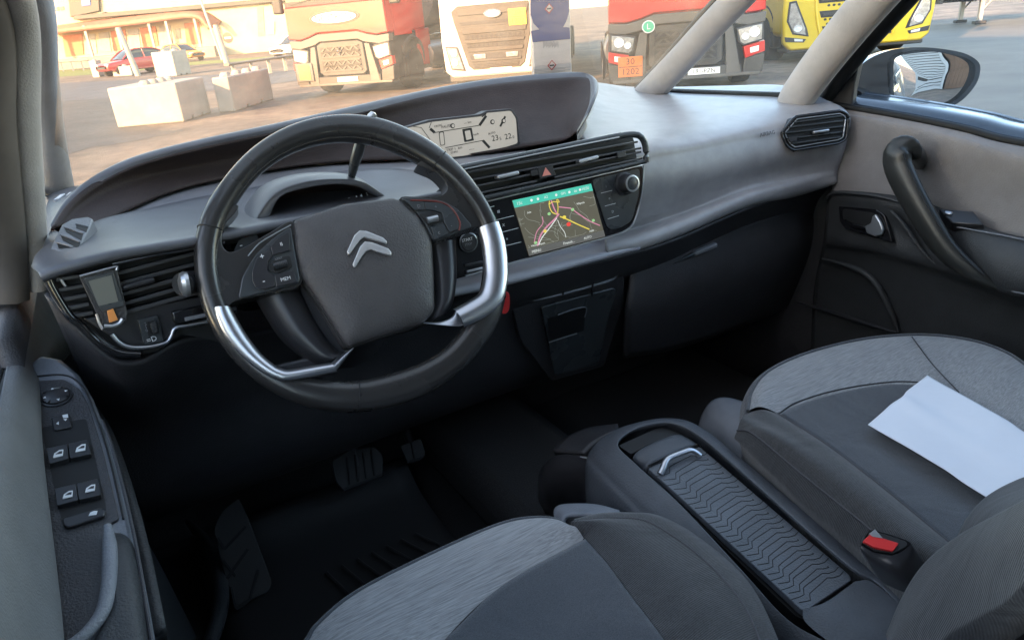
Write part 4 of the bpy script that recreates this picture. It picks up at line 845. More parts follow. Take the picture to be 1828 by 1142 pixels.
patch('door_skin', [[tuple(Vector(q) + Vector((.07, 0, .016))) for q in belt], [(.88, 1.02, .9), (.89, .8, .9), (.895, .6, .9), (.895, .4, .9), (.895, .2, .9), (.895, 0, .9), (.895, -.33, .9)],
      [(.87, 1.02, .6), (.875, .8, .6), (.88, .6, .6), (.88, .4, .6), (.88, .2, .6), (.88, 0, .6), (.88, -.33, .6)], [(.85, 1.02, .03), (.85, .8, .03), (.85, .6, .03), (.85, .4, .03), (.85, .2, .03), (.85, 0, .03), (.85, -.33, .03)]], M['carpaint'], pdoor, nu=50, nv=24, thick=.01)
# mirror sail, window frame and glass
sa = Fr((.768, .95, 1.15), (-1, 0, .1)); sq = [sa.px(a, b) for a, b in [(1436, 192), (1522, 188), (1527, 150), (1540, 90), (1575, 40), (1612, -4), (1640, -40), (1560, -40), (1500, 40)]]
prism('mirror_sail', sa, sq, -.012, .004, M['black'], pdoor, bev=.003)
fp = [(.765, 1.02, 1.07), (.755, .97, 1.14), (.735, .86, 1.25), (.70, .66, 1.43), (.665, .40, 1.575), (.655, .1, 1.615), (.655, -.1, 1.62), (.67, -.33, 1.60), (.76, -.33, 1.0)]
tube('window_frame', fp[:8], .017, M['rubber'], pdoor, n=50, seg=10)
patch('window_glass', [[(.80, .92, 1.055), (.80, .3, 1.02), (.79, -.32, .99)], [(.745, .78, 1.33), (.725, .3, 1.36), (.72, -.32, 1.34)], [(.69, .50, 1.53), (.67, .2, 1.60), (.67, -.32, 1.59)]], M['sideglass'], pdoor, nu=16, nv=14)
# inside release
hz_ = Fr(P(1550, 402, x=.708), (-1, .05, .2)); H = lambda *q, h=0: [hz_.px(a, b, h) for a, b in q]
bz = prism('handle_bezel', hz_, rquad(H((1498, 366), (1566, 374), (1580, 384), (1594, 434), (1510, 408), (1500, 396)), .006), -.01, .002, M['gloss'], pdoor, bev=.0012)
prism('handle_cup', hz_, rquad(H((1504, 372), (1562, 380), (1574, 392), (1580, 422), (1512, 400), (1505, 392), h=.002), .008), .0019, .0026, M['hidark'], bz)
hb_ = [(1506, 390), (1522, 398), (1545, 402), (1560, 398), (1560, 386), (1566, 384), (1575, 405), (1572, 416), (1560, 421), (1535, 414), (1508, 400)]
prism('release_lever', hz_, rquad(H((1543, 404), (1554, 398), (1557, 385), (1563, 382), (1572, 396), (1577, 410), (1573, 420), (1562, 423), (1546, 416), h=.009), .003), .003, .0095, M['silverring'], pdoor, bev=.0028)
dome('lever_arm', hz_, H((1507, 391), (1520, 397), (1548, 404), (1553, 414), (1530, 409), (1508, 400), h=.004), .002, .0065, M['gloss'], pdoor, n=40, rings=7)
# raised moulding round the release
tube('moulding', [P(a, b, x=.708) for a, b in [(1474, 356), (1484, 346), (1510, 344), (1560, 349), (1606, 360)]], [.002, .004, .0045, .004, .003], M['doorblk'], pdoor, seg=8)
tube('moulding', [P(a, b, x=.700) for a, b in [(1590, 376), (1612, 400), (1640, 440), (1668, 470), (1688, 480)]], [.003, .004, .004, .003, .001], M['doorblk'], pdoor, seg=8)
# grab handle: starts from the panel, bends and runs down and back
tube('grab_handle', [P(1636, 292, x=.775), P(1634, 278, x=.725), P(1622, 268, x=.685), P(1604, 272, x=.664), P(1603, 296, x=.659), P(1620, 335, x=.655), P(1648, 385, x=.652), P(1684, 440, x=.652), P(1720, 475, x=.655), P(1752, 498, x=.66), P(1782, 514, x=.668)],
     [.023, .024, .026, .0265, .0265, .0255, .024, .0225, .0195, .015, .006], M['handle'], pdoor, n=130, seg=30, up=(-1, 0, 0), flat=.62)
tube('handle_seam', [P(1612, 274, x=.6445), P(1622, 300, x=.639), P(1645, 350, x=.636), P(1678, 405, x=.636), P(1716, 455, x=.638), P(1756, 493, x=.650)], .0012, M['hidark'], pdoor, seg=6)
# door switch and armrest switch block
swb = Fr(P(1725, 392, x=.70), (-.55, -.1, 1)); sq = [swb.px(a, b) for a, b in [(1676, 375), (1738, 380), (1757, 404), (1700, 400), (1688, 390)]]
b2 = prism('switch_block', swb, sq, -.02, .004, M['satinblk'], pdoor, bev=.002)
bar('window_switch', swb, swb.px(1686, 380, .005), swb.px(1700, 382, .005), .008, .003, .008, M['chrome'], b2, bev=.002)
tube('armrest_seam', rowx([(1776, 511, .668), (1800, 517, .664), (1828, 524, .659)], [(.658, .4, .818), (.658, 0, .812)]), .0016, M['trimgrey'], pdoor, seg=6)
tube('armrest_top_seam', rowx([(1700, 404, .69), (1740, 411, .689), (1828, 428, .688)], [(.688, .4, .876), (.688, 0, .873)]), .0014, M['trimgrey'], pdoor, seg=6)
# speaker grille outline and pocket lip
sg = [P(a, b, x=x) for a, b, x in [(1468, 462, .722), (1500, 470, .720), (1535, 483, .718), (1558, 500, .717), (1576, 528, .718), (1592, 562, .722), (1604, 592, .727)]]
tube('speaker_rim', sg, [.003, .004, .006, .007, .007, .006, .003], M['doorblk'], pdoor, seg=10)
tube('speaker_rim', [P(a, b, x=x) for a, b, x in [(1424, 540, .735), (1470, 553, .732), (1530, 572, .728), (1600, 594, .727)]], [.003, .0045, .0045, .003], M['satinblk'], pdoor, seg=10)
# exterior mirror
mo = P(1660, 145, x=.99)
to_cam = (C - mo).normalized(); rearv = Vector((.15, -1, -.055)).normalized()
mf = Fr(mo, (to_cam + rearv), (0, 0, 1)); MM = lambda *q, h=0: [mf.px(a, b, h) for a, b in q]
hs = MM((1531, 123), (1545, 108), (1570, 95), (1603, 87), (1646, 85), (1688, 89), (1722, 97), (1744, 112), (1746, 130), (1738, 152), (1714, 179), (1682, 195), (1640, 199), (1600, 196), (1561, 191), (1530, 186), (1522, 150))
mh = dome('mirror_housing', Fr(mf.o, -mf.n, mf.v), [(-a, b) for a, b in hs], -.006, .085, M['carpaint'], pdoor, n=90, p=2.6, rings=14)
gl_ = MM((1597, 110), (1606, 101), (1622, 97), (1667, 93), (1700, 99), (1722, 108), (1731, 122), (1724, 148), (1708, 170), (1685, 184), (1640, 197), (1606, 195), (1598, 175), (1596, 140), h=.008)
rimo = MM((1585, 108), (1603, 93), (1646, 87), (1690, 91), (1724, 100), (1743, 114), (1744, 132), (1736, 152), (1712, 178), (1682, 194), (1640, 200), (1600, 199), (1588, 180), (1583, 140), h=.008)
prism('mirror_rim', mf, crom(rimo, 70, True), -.01, .006, M['gloss'], mh, bev=.003)
dome('mirror_glass', mf, gl_, .0062, .0100, M['mirror'], mh, n=80, rings=24, sphere=True)
tube('mirror_foot', [(.80, .99, 1.075), P(1535, 170, x=.88), P(1570, 160, x=.95)], [.03, .03, .03], M['rubber'], pdoor, seg=12, flat=.7)

# ---------------------------------------------------------------- driver door
ddoor = thing('driver_door', 'driver side door with grey cloth strip and black window switch panel', 'car door', (-.78, .4, .4))
top = [P(64, 448, x=-.742), P(40, 560, x=-.748), P(4, 700, x=-.752), (-.758, .40, 1.015), (-.76, 0, 1.0), (-.76, -.33, .98)]
patch('window_ledge', [[tuple(Vector(q) + Vector((-.06, 0, .02))) for q in top], [tuple(Vector(q) + Vector((-.03, 0, .018))) for q in top], [tuple(Vector(q) + Vector((-.004, 0, .004))) for q in top]], M['carpaint'], ddoor, nu=40, nv=8, thick=.003)
tube('window_seal', top, .0055, M['rubber'], ddoor, seg=10)
m1 = [P(82, 490, x=-.735), P(44, 610, x=-.740), P(14, 760, x=-.743), P(0, 930, x=-.745), (-.747, .25, .965), (-.748, .0, .955), (-.748, -.33, .94)]
m2 = [P(104, 545, x=-.728), P(52, 650, x=-.735), P(32, 770, x=-.738), P(36, 900, x=-.740), P(56, 1040, x=-.741), (-.742, .2, .93), (-.745, -.33, .92)]
m3 = [P(128, 590, x=-.722), P(62, 660, x=-.731), P(50, 745, x=-.734), P(66, 866, x=-.735), P(88, 1013, x=-.735), P(108, 1142, x=-.735), (-.735, .1, .88), (-.74, -.33, .88)]
m1, m2, m3, top_ = (smooth_curve(q, 40, 12).tolist() for q in (m1, m2, m3, top))
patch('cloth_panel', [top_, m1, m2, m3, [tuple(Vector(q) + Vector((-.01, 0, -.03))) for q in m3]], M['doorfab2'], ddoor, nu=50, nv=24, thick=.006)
zf = Fr(P(130, 800, z=.928), (.10, -.30, 1), (0, 1, .3)); K = lambda *q, h=0: [zf.px(a, b, h) for a, b in q]
trim = K((46, 650), (70, 629), (109, 636), (140, 662), (165, 705), (192, 775), (216, 852), (238, 942), (258, 1050), (273, 1150), (285, 1260), (120, 1260), (107, 1150), (85, 1013), (62, 866), (45, 738))
prism('pod_trim', zf, trim, -.10, -.002, M['trimgrey'], ddoor, bev=.006)
tube('pod_rib', [zf.w(*q, .0) for q in K((182, 750), (200, 800), (222, 880), (244, 980), (262, 1090), (272, 1150))], .0018, M['softdark'], ddoor, seg=6)
pod = prism('switch_panel', zf, rquad(K((47, 682), (114, 678), (142, 695), (158, 723), (186, 812), (213, 927), (194, 936), (190, 1060), (140, 1142), (120, 1200), (112, 1150), (85, 1013), (62, 866), (46, 738)), .004), -.01, .0012, M['black'], ddoor, bev=.001)
tube('panel_line', [zf.w(*q, -.001) for q in K((47, 672), (114, 668), (146, 688), (165, 726), (192, 806), (220, 925))], .0010, M['hidark'], ddoor, seg=6)
well = prism('switch_well', zf, rquad(K((74, 765), (154, 748), (190, 905), (186, 925), (128, 941), (112, 936)), .004), .0011, .0016, M['hidark'], pod)
pc = zf.px(101, 711); r_ = (Vector(zf.px(127, 711)) - Vector(pc)).length
jb = lathe('mirror_joystick', zf.w(*pc, .001), zf.n, [(r_ * 1.06, 0), (r_ * 1.08, .002), (r_ * .98, .0025), (r_ * .93, .0015), (r_ * .90, .004), (r_ * .55, .0062), (0, .0062)], M['satinblk'], ddoor, seg=36)
for k in range(4):
    a = k * math.pi / 2 + .2; c = (pc[0] + r_ * .66 * math.cos(a), pc[1] + r_ * .66 * math.sin(a)); t = r_ * .17
    prism('arrow', zf, [(c[0] + t * math.cos(a), c[1] + t * math.sin(a)), (c[0] + t * math.cos(a + 2.1), c[1] + t * math.sin(a + 2.1)), (c[0] + t * math.cos(a - 2.1), c[1] + t * math.sin(a - 2.1))], .0055, .0066, M['white'], jb)
    a += math.pi / 4; bar('groove', zf, (pc[0] + r_ * .35 * math.cos(a), pc[1] + r_ * .35 * math.sin(a)), (pc[0] + r_ * .9 * math.cos(a), pc[1] + r_ * .9 * math.sin(a)), .0012, .003, .0064, M['hidark'], jb)
ms = prism('mirror_switch', zf, rquad(K((91, 745), (124, 738), (129, 762), (96, 769), h=.003), .003), .001, .004, M['satinblk'], ddoor, bev=.001)
for q in (((100, 756), (105, 752), (105, 758)), ((113, 748), (120, 747), (117, 751))): prism('arrow', zf, K(*q, h=.004), .0039, .0043, M['white'], ms)
prism('mark', zf, K((111, 741), (121, 739), (122, 745), (113, 746), h=.004), .0039, .0043, M['white'], ms)
def window_icon(o, x, y):
    prism('window_icon', zf, K((x - 9, y + 5), (x - 7, y - 2), (x + 2, y - 8), (x + 9, y - 9), (x + 8, y + 2), (x - 9, y + 6), h=.008), .0073, .0083, M['white'], o)
    prism('window_icon_pane', zf, K((x - 5, y - 0.5), (x + 2, y - 5.5), (x + 7, y - 6.5), (x + 6.5, y - 2), h=.0084), .0082, .0085, M['satinblk'], o)
for (a, b, c, d), (ix, iy) in ((((83, 801), (121, 793), (123, 819), (88, 829)), (104, 811)), (((122, 793), (157, 785), (163, 811), (125, 819)), (144, 801)),
                               (((97, 873), (136, 864), (140, 893), (102, 903)), (121, 884)), (((137, 864), (175, 855), (181, 884), (141, 893)), (161, 873))):
    o = prism('window_switch', zf, rquad(K(a, b, c, d, h=.006), .0015), .001, .0072, M['satinblk'], ddoor, bev=.0012); window_icon(o, ix, iy)
cl = prism('child_lock_switch', zf, rquad(K((111, 925), (180, 905), (188, 908), (187, 920), (122, 941), (113, 938), h=.005), .003), .001, .0055, M['satinblk'], ddoor, bev=.0012)
prism('window_icon', zf, K((158, 920), (161, 914), (168, 911), (174, 911), (172, 918), h=.006), .0054, .0060, M['white'], cl)
# armrest pad and pull edge
dome('armrest_pad', zf, K((194, 936), (214, 928), (236, 950), (252, 1020), (262, 1090), (270, 1150), (280, 1250), (275, 1330), (150, 1330), (135, 1200), (170, 1120), (192, 1070), (197, 1000), h=.006), -.03, .012, M['doorblk'], ddoor, n=80, p=3.5, rings=12)
tube('pull_edge', [zf.w(*q, .010) for q in K((192, 938), (196, 980), (195, 1040), (186, 1085), (165, 1118), (136, 1145), (100, 1165), h=.010)], [.0035, .006, .0065, .0065, .006, .005, .005], M['trimgrey'], ddoor, seg=12)
# lower door, dark, with a pocket
lo0 = K((110, 640), (165, 705), (216, 852), (258, 1050), (285, 1260)); lo0 = [zf.w(*q, -.05) for q in lo0] + [(-.70, -.33, .8)]
patch('lower_panel', [lo0, [tuple(Vector(q) + Vector((-.015, 0, -.10))) for q in lo0], [(-.70, 1.05, .6), (-.70, .9, .6), (-.70, .7, .6), (-.70, .5, .6), (-.70, .2, .6), (-.70, -.33, .6)], [(-.68, 1.05, .40), (-.68, .9, .40), (-.68, .7, .40), (-.68, .5, .40), (-.68, .2, .40), (-.68, -.33, .40)]], M['doorblk'], ddoor, nu=40, nv=24, thick=.01)
dsk = [[tuple(Vector(q) + Vector((-.065, 0, .015))) for q in top]] + [[(-.8875, y, z) for y in (1.02, .8, .6, .4, 0, -.33)] for z in (.88, .6)] + [[(-.85, y, .03) for y in (1.02, .8, .6, .4, 0, -.33)]]
patch('door_skin', dsk, M['carpaint'], ddoor, nu=40, nv=20, thick=.01, off=-1)
tube('window_frame', [(-.80, 1.08, .96)] + [(-q[0] - .008, q[1], q[2]) for q in fp[:8]], .017, M['frametrim'], ddoor, n=50, seg=10)
patch('window_glass', [[(-.80, .92, 1.055), (-.80, .3, 1.02), (-.79, -.32, .99)], [(-.745, .78, 1.33), (-.725, .3, 1.36), (-.72, -.32, 1.34)], [(-.69, .50, 1.53), (-.67, .2, 1.60), (-.67, -.32, 1.59)]], M['sideglass'], ddoor, nu=16, nv=14)
# ---------------------------------------------------------------- pedals and footwell
def plate_thing(name, label, cat, px, y, n, m, ribs, stem=None):
    fr_ = Fr(P(*px[0], y=y), n); q = [fr_.px(*a) for a in px]
    t = thing(name, label, cat, tuple(fr_.w(*np.mean(q, 0), 0)))
    o = prism('pad', fr_, rquad(q, .008), -.008, .0, m, t, bev=.002)
    for a, b, w in ribs: bar('rib', fr_, fr_.px(*a), fr_.px(*b), w, -.001, .003, M['rubber'], t, bev=.0008)
    if stem: tube('arm', [fr_.w(*np.mean(q, 0), -.008)] + stem, .009, M['black'], t, n=12, seg=10)
    return t
Q = lambda x, y: (x / 2.472 + 360, y / 2.472 + 680)
plate_thing('brake_pedal', 'wide ribbed rubber brake pedal at the centre of the footwell', 'pedal', [Q(572, 350), Q(650, 302), Q(762, 285), Q(800, 325), Q(800, 410), Q(628, 488), Q(590, 440)], 1.25, (0, -1, .9), M['rubbermat'],
            [(Q(640 + k * 36, 335 - k * 11), Q(655 + k * 36, 455 - k * 13), .004) for k in range(4)] + [(Q(625, 482), Q(798, 412), .006)], [(-.29, 1.34, .60), (-.29, 1.38, .72)])
plate_thing('accelerator_pedal', 'narrow dark accelerator pedal to the right of the wide one', 'pedal', [Q(872, 285), Q(968, 250), Q(990, 320), Q(972, 348), Q(915, 366)], 1.27, (0, -1, .8), M['rubbermat'],
            [(Q(905, 358), Q(975, 338), .006), (Q(925, 270), Q(940, 345), .004)], [(-.17, 1.40, .55)])
plate_thing('footrest', 'long dark footrest plate with chevron ribs at the left of the footwell', 'footrest', [Q(50, 655), Q(85, 570), Q(165, 510), Q(205, 600), Q(312, 885), Q(295, 930), Q(215, 965), Q(152, 1010), Q(110, 900)], 1.20, (0, -1, 1.0), M['rubbermat'],
            [(Q(70, 690), Q(100, 740), .005), (Q(100, 740), Q(195, 640), .005), (Q(95, 790), Q(150, 860), .005), (Q(100, 890), Q(205, 740), .006), (Q(130, 905), Q(150, 1000), .005), (Q(150, 1005), Q(212, 965), .007), (Q(212, 965), Q(250, 830), .005)])
mt = thing('floor_mat', 'black ribbed rubber mat on the driver side floor', 'floor mat', (-.4, .9, .36))
patch('mat', [[(-.64, 1.28, .43), (-.2, 1.28, .43)], [(-.64, 1.12, .372), (-.2, 1.12, .372)], [(-.64, .5, .366), (-.2, .5, .366)]], M['rubbermat'], mt, nu=10, nv=20, thick=.005)
for k in range(7):
    tube('rib', [(-.44 + k * .034, .78, .372), (-.42 + k * .034, .98, .373), (-.44 + k * .03, 1.1, .376)], .003, M['rubbermat'], mt, n=14, seg=6)
tube('sill_edge', [P(a, b, z=.42) for a, b in [(335, 930), (372, 975), (392, 1035), (392, 1090), (375, 1150)]], [.006, .012, .014, .014, .012], M['doorblk'], shell, seg=10)

# ---------------------------------------------------------------- passenger seat
def off3(row, d): return [tuple(Vector(q) + Vector(d)) for q in row]
pseat = thing('passenger_seat', 'passenger seat with pale grey front edge and ribbed charcoal side bolster', 'car seat', (.38, .35, .38))
def zr(pts): return [P(a, b, z=z) for a, b, z in pts]
# crescent of pale cloth: outer edge and inner edge
po = zr([(1336, 735, .722), (1343, 700, .726), (1372, 664, .728), (1440, 632, .728), (1540, 607, .728), (1640, 599, .728), (1725, 607, .730), (1790, 627, .732), (1840, 660, .735), (1900, 720, .737), (1990, 830, .735), (2080, 960, .73)])
pi = zr([(1388, 738, .722), (1392, 737, .722), (1420, 719, .722), (1478, 700, .721), (1545, 687, .720), (1615, 681, .720), (1680, 690, .720), (1725, 715, .720), (1770, 760, .720), (1830, 830, .716), (1900, 925, .712), (1960, 1030, .706)])
pm = [tuple((Vector(a) * .55 + Vector(b) * .45) + Vector((0, 0, .010))) for a, b in zip(po, pi)]
pm2 = [tuple((Vector(a) * .88 + Vector(b) * .12) + Vector((0, 0, .006))) for a, b in zip(po, pi)]
patch('front_band', [po, pm2, pm, pi, off3(pi, (0, -.004, -.008))], M['lightfab'], pseat, nu=90, nv=30)
skirt = [tuple(Vector(q) + Vector(d)) for q, d in zip(po, [(-.012, .0, -.05), (-.01, .012, -.05), (-.006, .022, -.05), (0, .028, -.05), (0, .03, -.05), (0, .03, -.05), (.005, .028, -.05), (.015, .022, -.05), (.02, .015, -.05), (.025, .01, -.05), (.025, 0, -.05), (.025, 0, -.05)])]
sk2 = [tuple(Vector(q) + Vector((0, -.02, -.12))) for q in skirt]
patch('front_skirt', [po, [tuple(Vector(a) * .6 + Vector(b) * .4 + Vector((0, .006, .008))) for a, b in zip(po, skirt)], skirt, sk2], M['darkfab'], pseat, nu=80, nv=20)
tube('piping', [Vector(q) + Vector((0, .001, .001)) for q in po], .0030, M['darkfab'], pseat, n=90, seg=8)
tube('seam', [Vector(q) + Vector((0, 0, .0)) for q in pi], .0014, M['hidark'], pseat, n=90, seg=6)
tube('seam', [P(1628, 601, z=.7385), P(1665, 650, z=.736), P(1712, 700, z=.724)], .0010, M['softdark'], pseat, seg=6)
# centre panel
a0 = zr([(1392, 737, .721), (1470, 790, .716), (1560, 858, .712), (1660, 940, .706), (1753, 1017, .70), (1830, 1080, .695)])
a1 = zr([(1470, 703, .719), (1580, 765, .708), (1680, 838, .702), (1780, 915, .697), (1850, 985, .693), (1920, 1060, .69)])
a2 = zr([(1615, 682, .719), (1700, 745, .706), (1790, 815, .70), (1880, 890, .695), (1960, 965, .69), (2030, 1040, .69)])
a3 = zr([(1700, 700, .719), (1775, 765, .708), (1850, 850, .704), (1920, 950, .70), (1990, 1050, .695), (2050, 1140, .69)])
patch('centre_panel', [a0, a1, a2, a3], M['darkfab'], pseat, nu=50, nv=40, thick=.004, off=-1)
# left bolster: top strip, then ribbed side
b0 = zr([(1337, 733, .724), (1352, 728, .726), (1385, 736, .723), (1392, 737, .723)])
s1 = [P(a, b, z=z) for a, b, z in [(1388, 738, .723), (1470, 790, .719), (1560, 858, .715), (1660, 940, .709), (1753, 1017, .703), (1830, 1080, .698)]]
s2 = [P(a, b, z=z) for a, b, z in [(1336, 737, .724), (1430, 790, .735), (1525, 860, .735), (1620, 940, .731), (1710, 1020, .726), (1780, 1085, .72)]]
s3 = [P(a, b, z=z) for a, b, z in [(1316, 768, .712), (1345, 775, .723), (1430, 845, .716), (1530, 925, .711), (1620, 1000, .706), (1700, 1070, .70)]]
s4 = [P(a, b, z=z) for a, b, z in [(1320, 790, .69), (1350, 830, .68), (1430, 910, .67), (1520, 985, .665), (1600, 1055, .66), (1660, 1120, .655)]]
s5 = [tuple(Vector(q) + Vector((.012, -.005, -.06))) for q in s4]
s6 = [tuple(Vector(q) + Vector((.03, -.005, -.22))) for q in s4]
s12 = [tuple(Vector(a) * .5 + Vector(b) * .5 + Vector((0, 0, .006))) for a, b in zip(s1, s2)]
patch('bolster_top', [s1, s12, s2, [tuple(Vector(a) * .5 + Vector(b) * .5 + Vector((-.004, 0, .006))) for a, b in zip(s2, s3)], s3], M['ribfab2'], pseat, nu=60, nv=26)
patch('bolster_side', [s3, [tuple(Vector(a) * .5 + Vector(b) * .5 + Vector((-.008, 0, .0))) for a, b in zip(s3, s4)], s4, s5, s6], M['ribfab'], pseat, nu=60, nv=30)
tube('seam', s3, .0016, M['softdark'], pseat, n=60, seg=6)
tube('seam', s1, .0020, M['softdark'], pseat, n=60, seg=6)
# right bolster and backrest, mostly out of frame
patch('bolster_side', [po[7:], [tuple(Vector(q) + Vector((.03, .0, -.06))) for q in po[7:]], [tuple(Vector(q) + Vector((.03, .0, -.22))) for q in po[7:]]], M['ribfab'], pseat, nu=20, nv=12)
bk = lambda x, y, z: (x, y, z)
bl = [[(.13, .17, .62), (.25, .20, .64), (.40, .21, .64), (.55, .20, .64), (.66, .17, .62)], [(.12, .19, .74), (.22, .16, .74), (.40, .13, .74), (.58, .16, .74), (.68, .19, .74)],
      [(.11, .14, .95), (.22, .07, .95), (.40, .03, .95), (.58, .07, .95), (.69, .14, .95)], [(.14, .02, 1.15), (.22, -.03, 1.15), (.40, -.05, 1.15), (.58, -.03, 1.15), (.66, .02, 1.15)], [(.2, -.1, 1.3), (.26, -.1, 1.3), (.40, -.1, 1.32), (.54, -.1, 1.3), (.6, -.1, 1.3)],
      [(.2, -.2, 1.28), (.26, -.22, 1.28), (.40, -.22, 1.30), (.54, -.22, 1.28), (.6, -.2, 1.28)], [(.15, -.02, .62), (.25, -.05, .62), (.40, -.05, .62), (.55, -.05, .62), (.64, -.02, .62)]]
patch('backrest', bl, M['ribfab2'], pseat, nu=40, nv=60)
pbv = [[P(1760, 1020, z=.70), P(1762, 980, z=.72), P(1790, 935, z=.74), P(1835, 905, z=.75), P(1900, 880, z=.75)], [tuple(P(1790, 1030, z=.74)), P(1800, 1000, z=.77), P(1820, 960, z=.80), P(1860, 930, z=.81), P(1920, 900, z=.81)],
       [P(1860, 1060, z=.80), P(1870, 1030, z=.84), P(1880, 1000, z=.87), P(1900, 960, z=.88), P(1950, 930, z=.88)]]
patch('backrest_bolster', pbv, M['ribfab_shaded'], pseat, nu=20, nv=20, thick=.03, off=-1)
lathe('headrest_post', (.34, -.15, 1.28), (0, -.1, 1), [(.006, 0), (.006, .10)], M['chrome'], pseat, seg=10); lathe('headrest_post', (.46, -.15, 1.28), (0, -.1, 1), [(.006, 0), (.006, .10)], M['chrome'], pseat, seg=10)
box('headrest', (.40, -.16, 1.44), (.26, .09, .16), M['darkfab'], pseat, bev=.035, seg=5)
box('seat_base', (.40, .30, .50), (.40, .5, .22), M['black'], pseat, bev=.03)
# grey plastic cheek at the front left of the seat
ck = [[P(1262, 778, z=.56), P(1272, 745, z=.60), P(1290, 727, z=.62), P(1335, 738, z=.63)], [P(1268, 800, z=.58), P(1290, 775, z=.62), P(1310, 770, z=.64), P(1340, 780, z=.65)], [P(1300, 830, z=.58), P(1320, 830, z=.60), P(1345, 840, z=.61), P(1380, 850, z=.62)]]
patch('side_trim', ck, M['trimgrey'], pseat, nu=20, nv=16, thick=.02, off=-1)
# sheet of paper on the seat
pp = zr([(1549, 760, .7225), (1655, 672, .7325), (1818, 925, .7095)]); v4 = P(1935, 838, z=.7345)
pr = []
for i in range(13):
    t = i / 12; r0 = Vector(pp[0]) * (1 - t) + Vector(pp[2]) * t; r1 = Vector(pp[1]) * (1 - t) + v4 * t; row = []
    for j in range(9):
        s = j / 8; q = r0 * (1 - s) + r1 * s
        q = q + Vector((0, 0, .0025 + .0025 * math.sin(t * 4 + s * 3) ** 2 + .003 * math.exp(-((s - .48) / .06) ** 2) * (1 - t) + .002 * math.exp(-((t - .55) / .05) ** 2))); row.append(tuple(q))
    pr.append(row)
# torn upper left edge
pr[0][4] = tuple(Vector(pr[0][4]) + Vector((.001, -.004, 0)))
pap = patch('paper_sheet', pr, M['paper'], None, nu=50, nv=60, thick=.0006); tag(pap, 'plain white sheet of paper lying on the passenger seat', 'paper')

# ---------------------------------------------------------------- driver seat
dseat = thing('driver_seat', 'driver seat with pale grey front edge, nearest the camera at the bottom', 'car seat', (-.37, .35, .38))
o1 = zr([(470, 1260, .725), (500, 1190, .735), (548, 1142, .738), (562, 1119, .74), (619, 1068, .742), (696, 1024, .744), (825, 963, .745), (900, 933, .745), (951, 924, .745), (992, 927, .745), (1017, 943, .743)])
i1 = zr([(640, 1420, .72), (700, 1280, .725), (780, 1170, .730), (797, 1142, .730), (835, 1100, .731), (868, 1070, .732), (900, 1046, .733), (940, 1022, .734), (980, 1001, .735), (1015, 983, .736), (1045, 966, .737)])
m1_ = [tuple(Vector(a) * .5 + Vector(b) * .5 + Vector((0, 0, .010))) for a, b in zip(o1, i1)]
m0_ = [tuple(Vector(a) * .85 + Vector(b) * .15 + Vector((0, 0, .006))) for a, b in zip(o1, i1)]
patch('front_band', [o1, m0_, m1_, i1, off3(i1, (0, -.004, -.008))], M['lightfab'], dseat, nu=90, nv=30)
# centre, bolster seam, outer stitch, outer edge on the right
c0 = zr([(1045, 966, .737), (1085, 1010, .737), (1123, 1062, .737), (1155, 1103, .737), (1184, 1142, .737), (1230, 1210, .735), (1300, 1320, .73)])
c1 = zr([(900, 1046, .733), (950, 1110, .722), (990, 1170, .718), (1030, 1230, .715), (1070, 1290, .712), (1110, 1360, .71), (1160, 1460, .71)])
c2 = zr([(797, 1142, .730), (830, 1210, .722), (860, 1270, .718), (890, 1330, .715), (920, 1400, .712), (950, 1470, .71), (1000, 1560, .71)])
patch('centre_panel', [c0, c1, c2], M['darkfab'], dseat, nu=50, nv=40, thick=.004, off=-1)
e1_ = zr([(1022, 935, .744), (1060, 926, .746), (1103, 924, .746), (1154, 930, .744), (1215, 966, .742), (1276, 1017, .742), (1326, 1077, .741), (1360, 1150, .738), (1400, 1260, .73)])
e2_ = zr([(1026, 926, .738), (1078, 915, .738), (1130, 914, .738), (1175, 919, .736), (1230, 946, .733), (1300, 1000, .730), (1350, 1058, .728), (1393, 1150, .722), (1430, 1260, .715)])
ins = zr([(1018, 944, .743), (1032, 954, .742), (1045, 966, .738), (1075, 1000, .738), (1110, 1044, .738), (1150, 1098, .738), (1186, 1145, .738), (1230, 1210, .736), (1300, 1320, .73)])
mm_ = [tuple(Vector(a) * .5 + Vector(b) * .5 + Vector((0, 0, .008))) for a, b in zip(e1_, ins)]
patch('bolster_top', [ins, mm_, e1_], M['ribfab'], dseat, nu=70, nv=26)
patch('bolster_edge', [e1_, [tuple(Vector(a) * .5 + Vector(b) * .5 + Vector((.001, 0, .003))) for a, b in zip(e1_, e2_)], e2_], M['ribfab2'], dseat, nu=70, nv=12)
tube('seam', e1_, .0013, M['softdark'], dseat, n=80, seg=6)
tube('seam', ins, .0016, M['hidark'], dseat, n=80, seg=6)
tube('seam', i1, .0014, M['hidark'], dseat, n=80, seg=6)
sdr = [tuple(Vector(q) + Vector(d)) for q, d in zip(e2_, [(0, .01, -.05), (.0, .01, -.05), (.006, .008, -.06), (.01, .004, -.06)] + [(.012, 0, -.07)] * 5)]
patch('bolster_side', [e2_, sdr, off3(sdr, (-.01, 0, -.2))], M['ribfab2'], dseat, nu=60, nv=16)
fs_ = [tuple(Vector(q) + Vector((-.008 if k < 4 else 0, .022, -.05))) for k, q in enumerate(o1)]
patch('front_skirt', [o1, [tuple(Vector(a) * .6 + Vector(b) * .4 + Vector((0, .004, .006))) for a, b in zip(o1, fs_)], fs_, off3(fs_, (0, -.03, -.14))], M['darkfab'], dseat, nu=80, nv=16)
tube('piping', o1, .0026, M['darkfab'], dseat, n=80, seg=8)
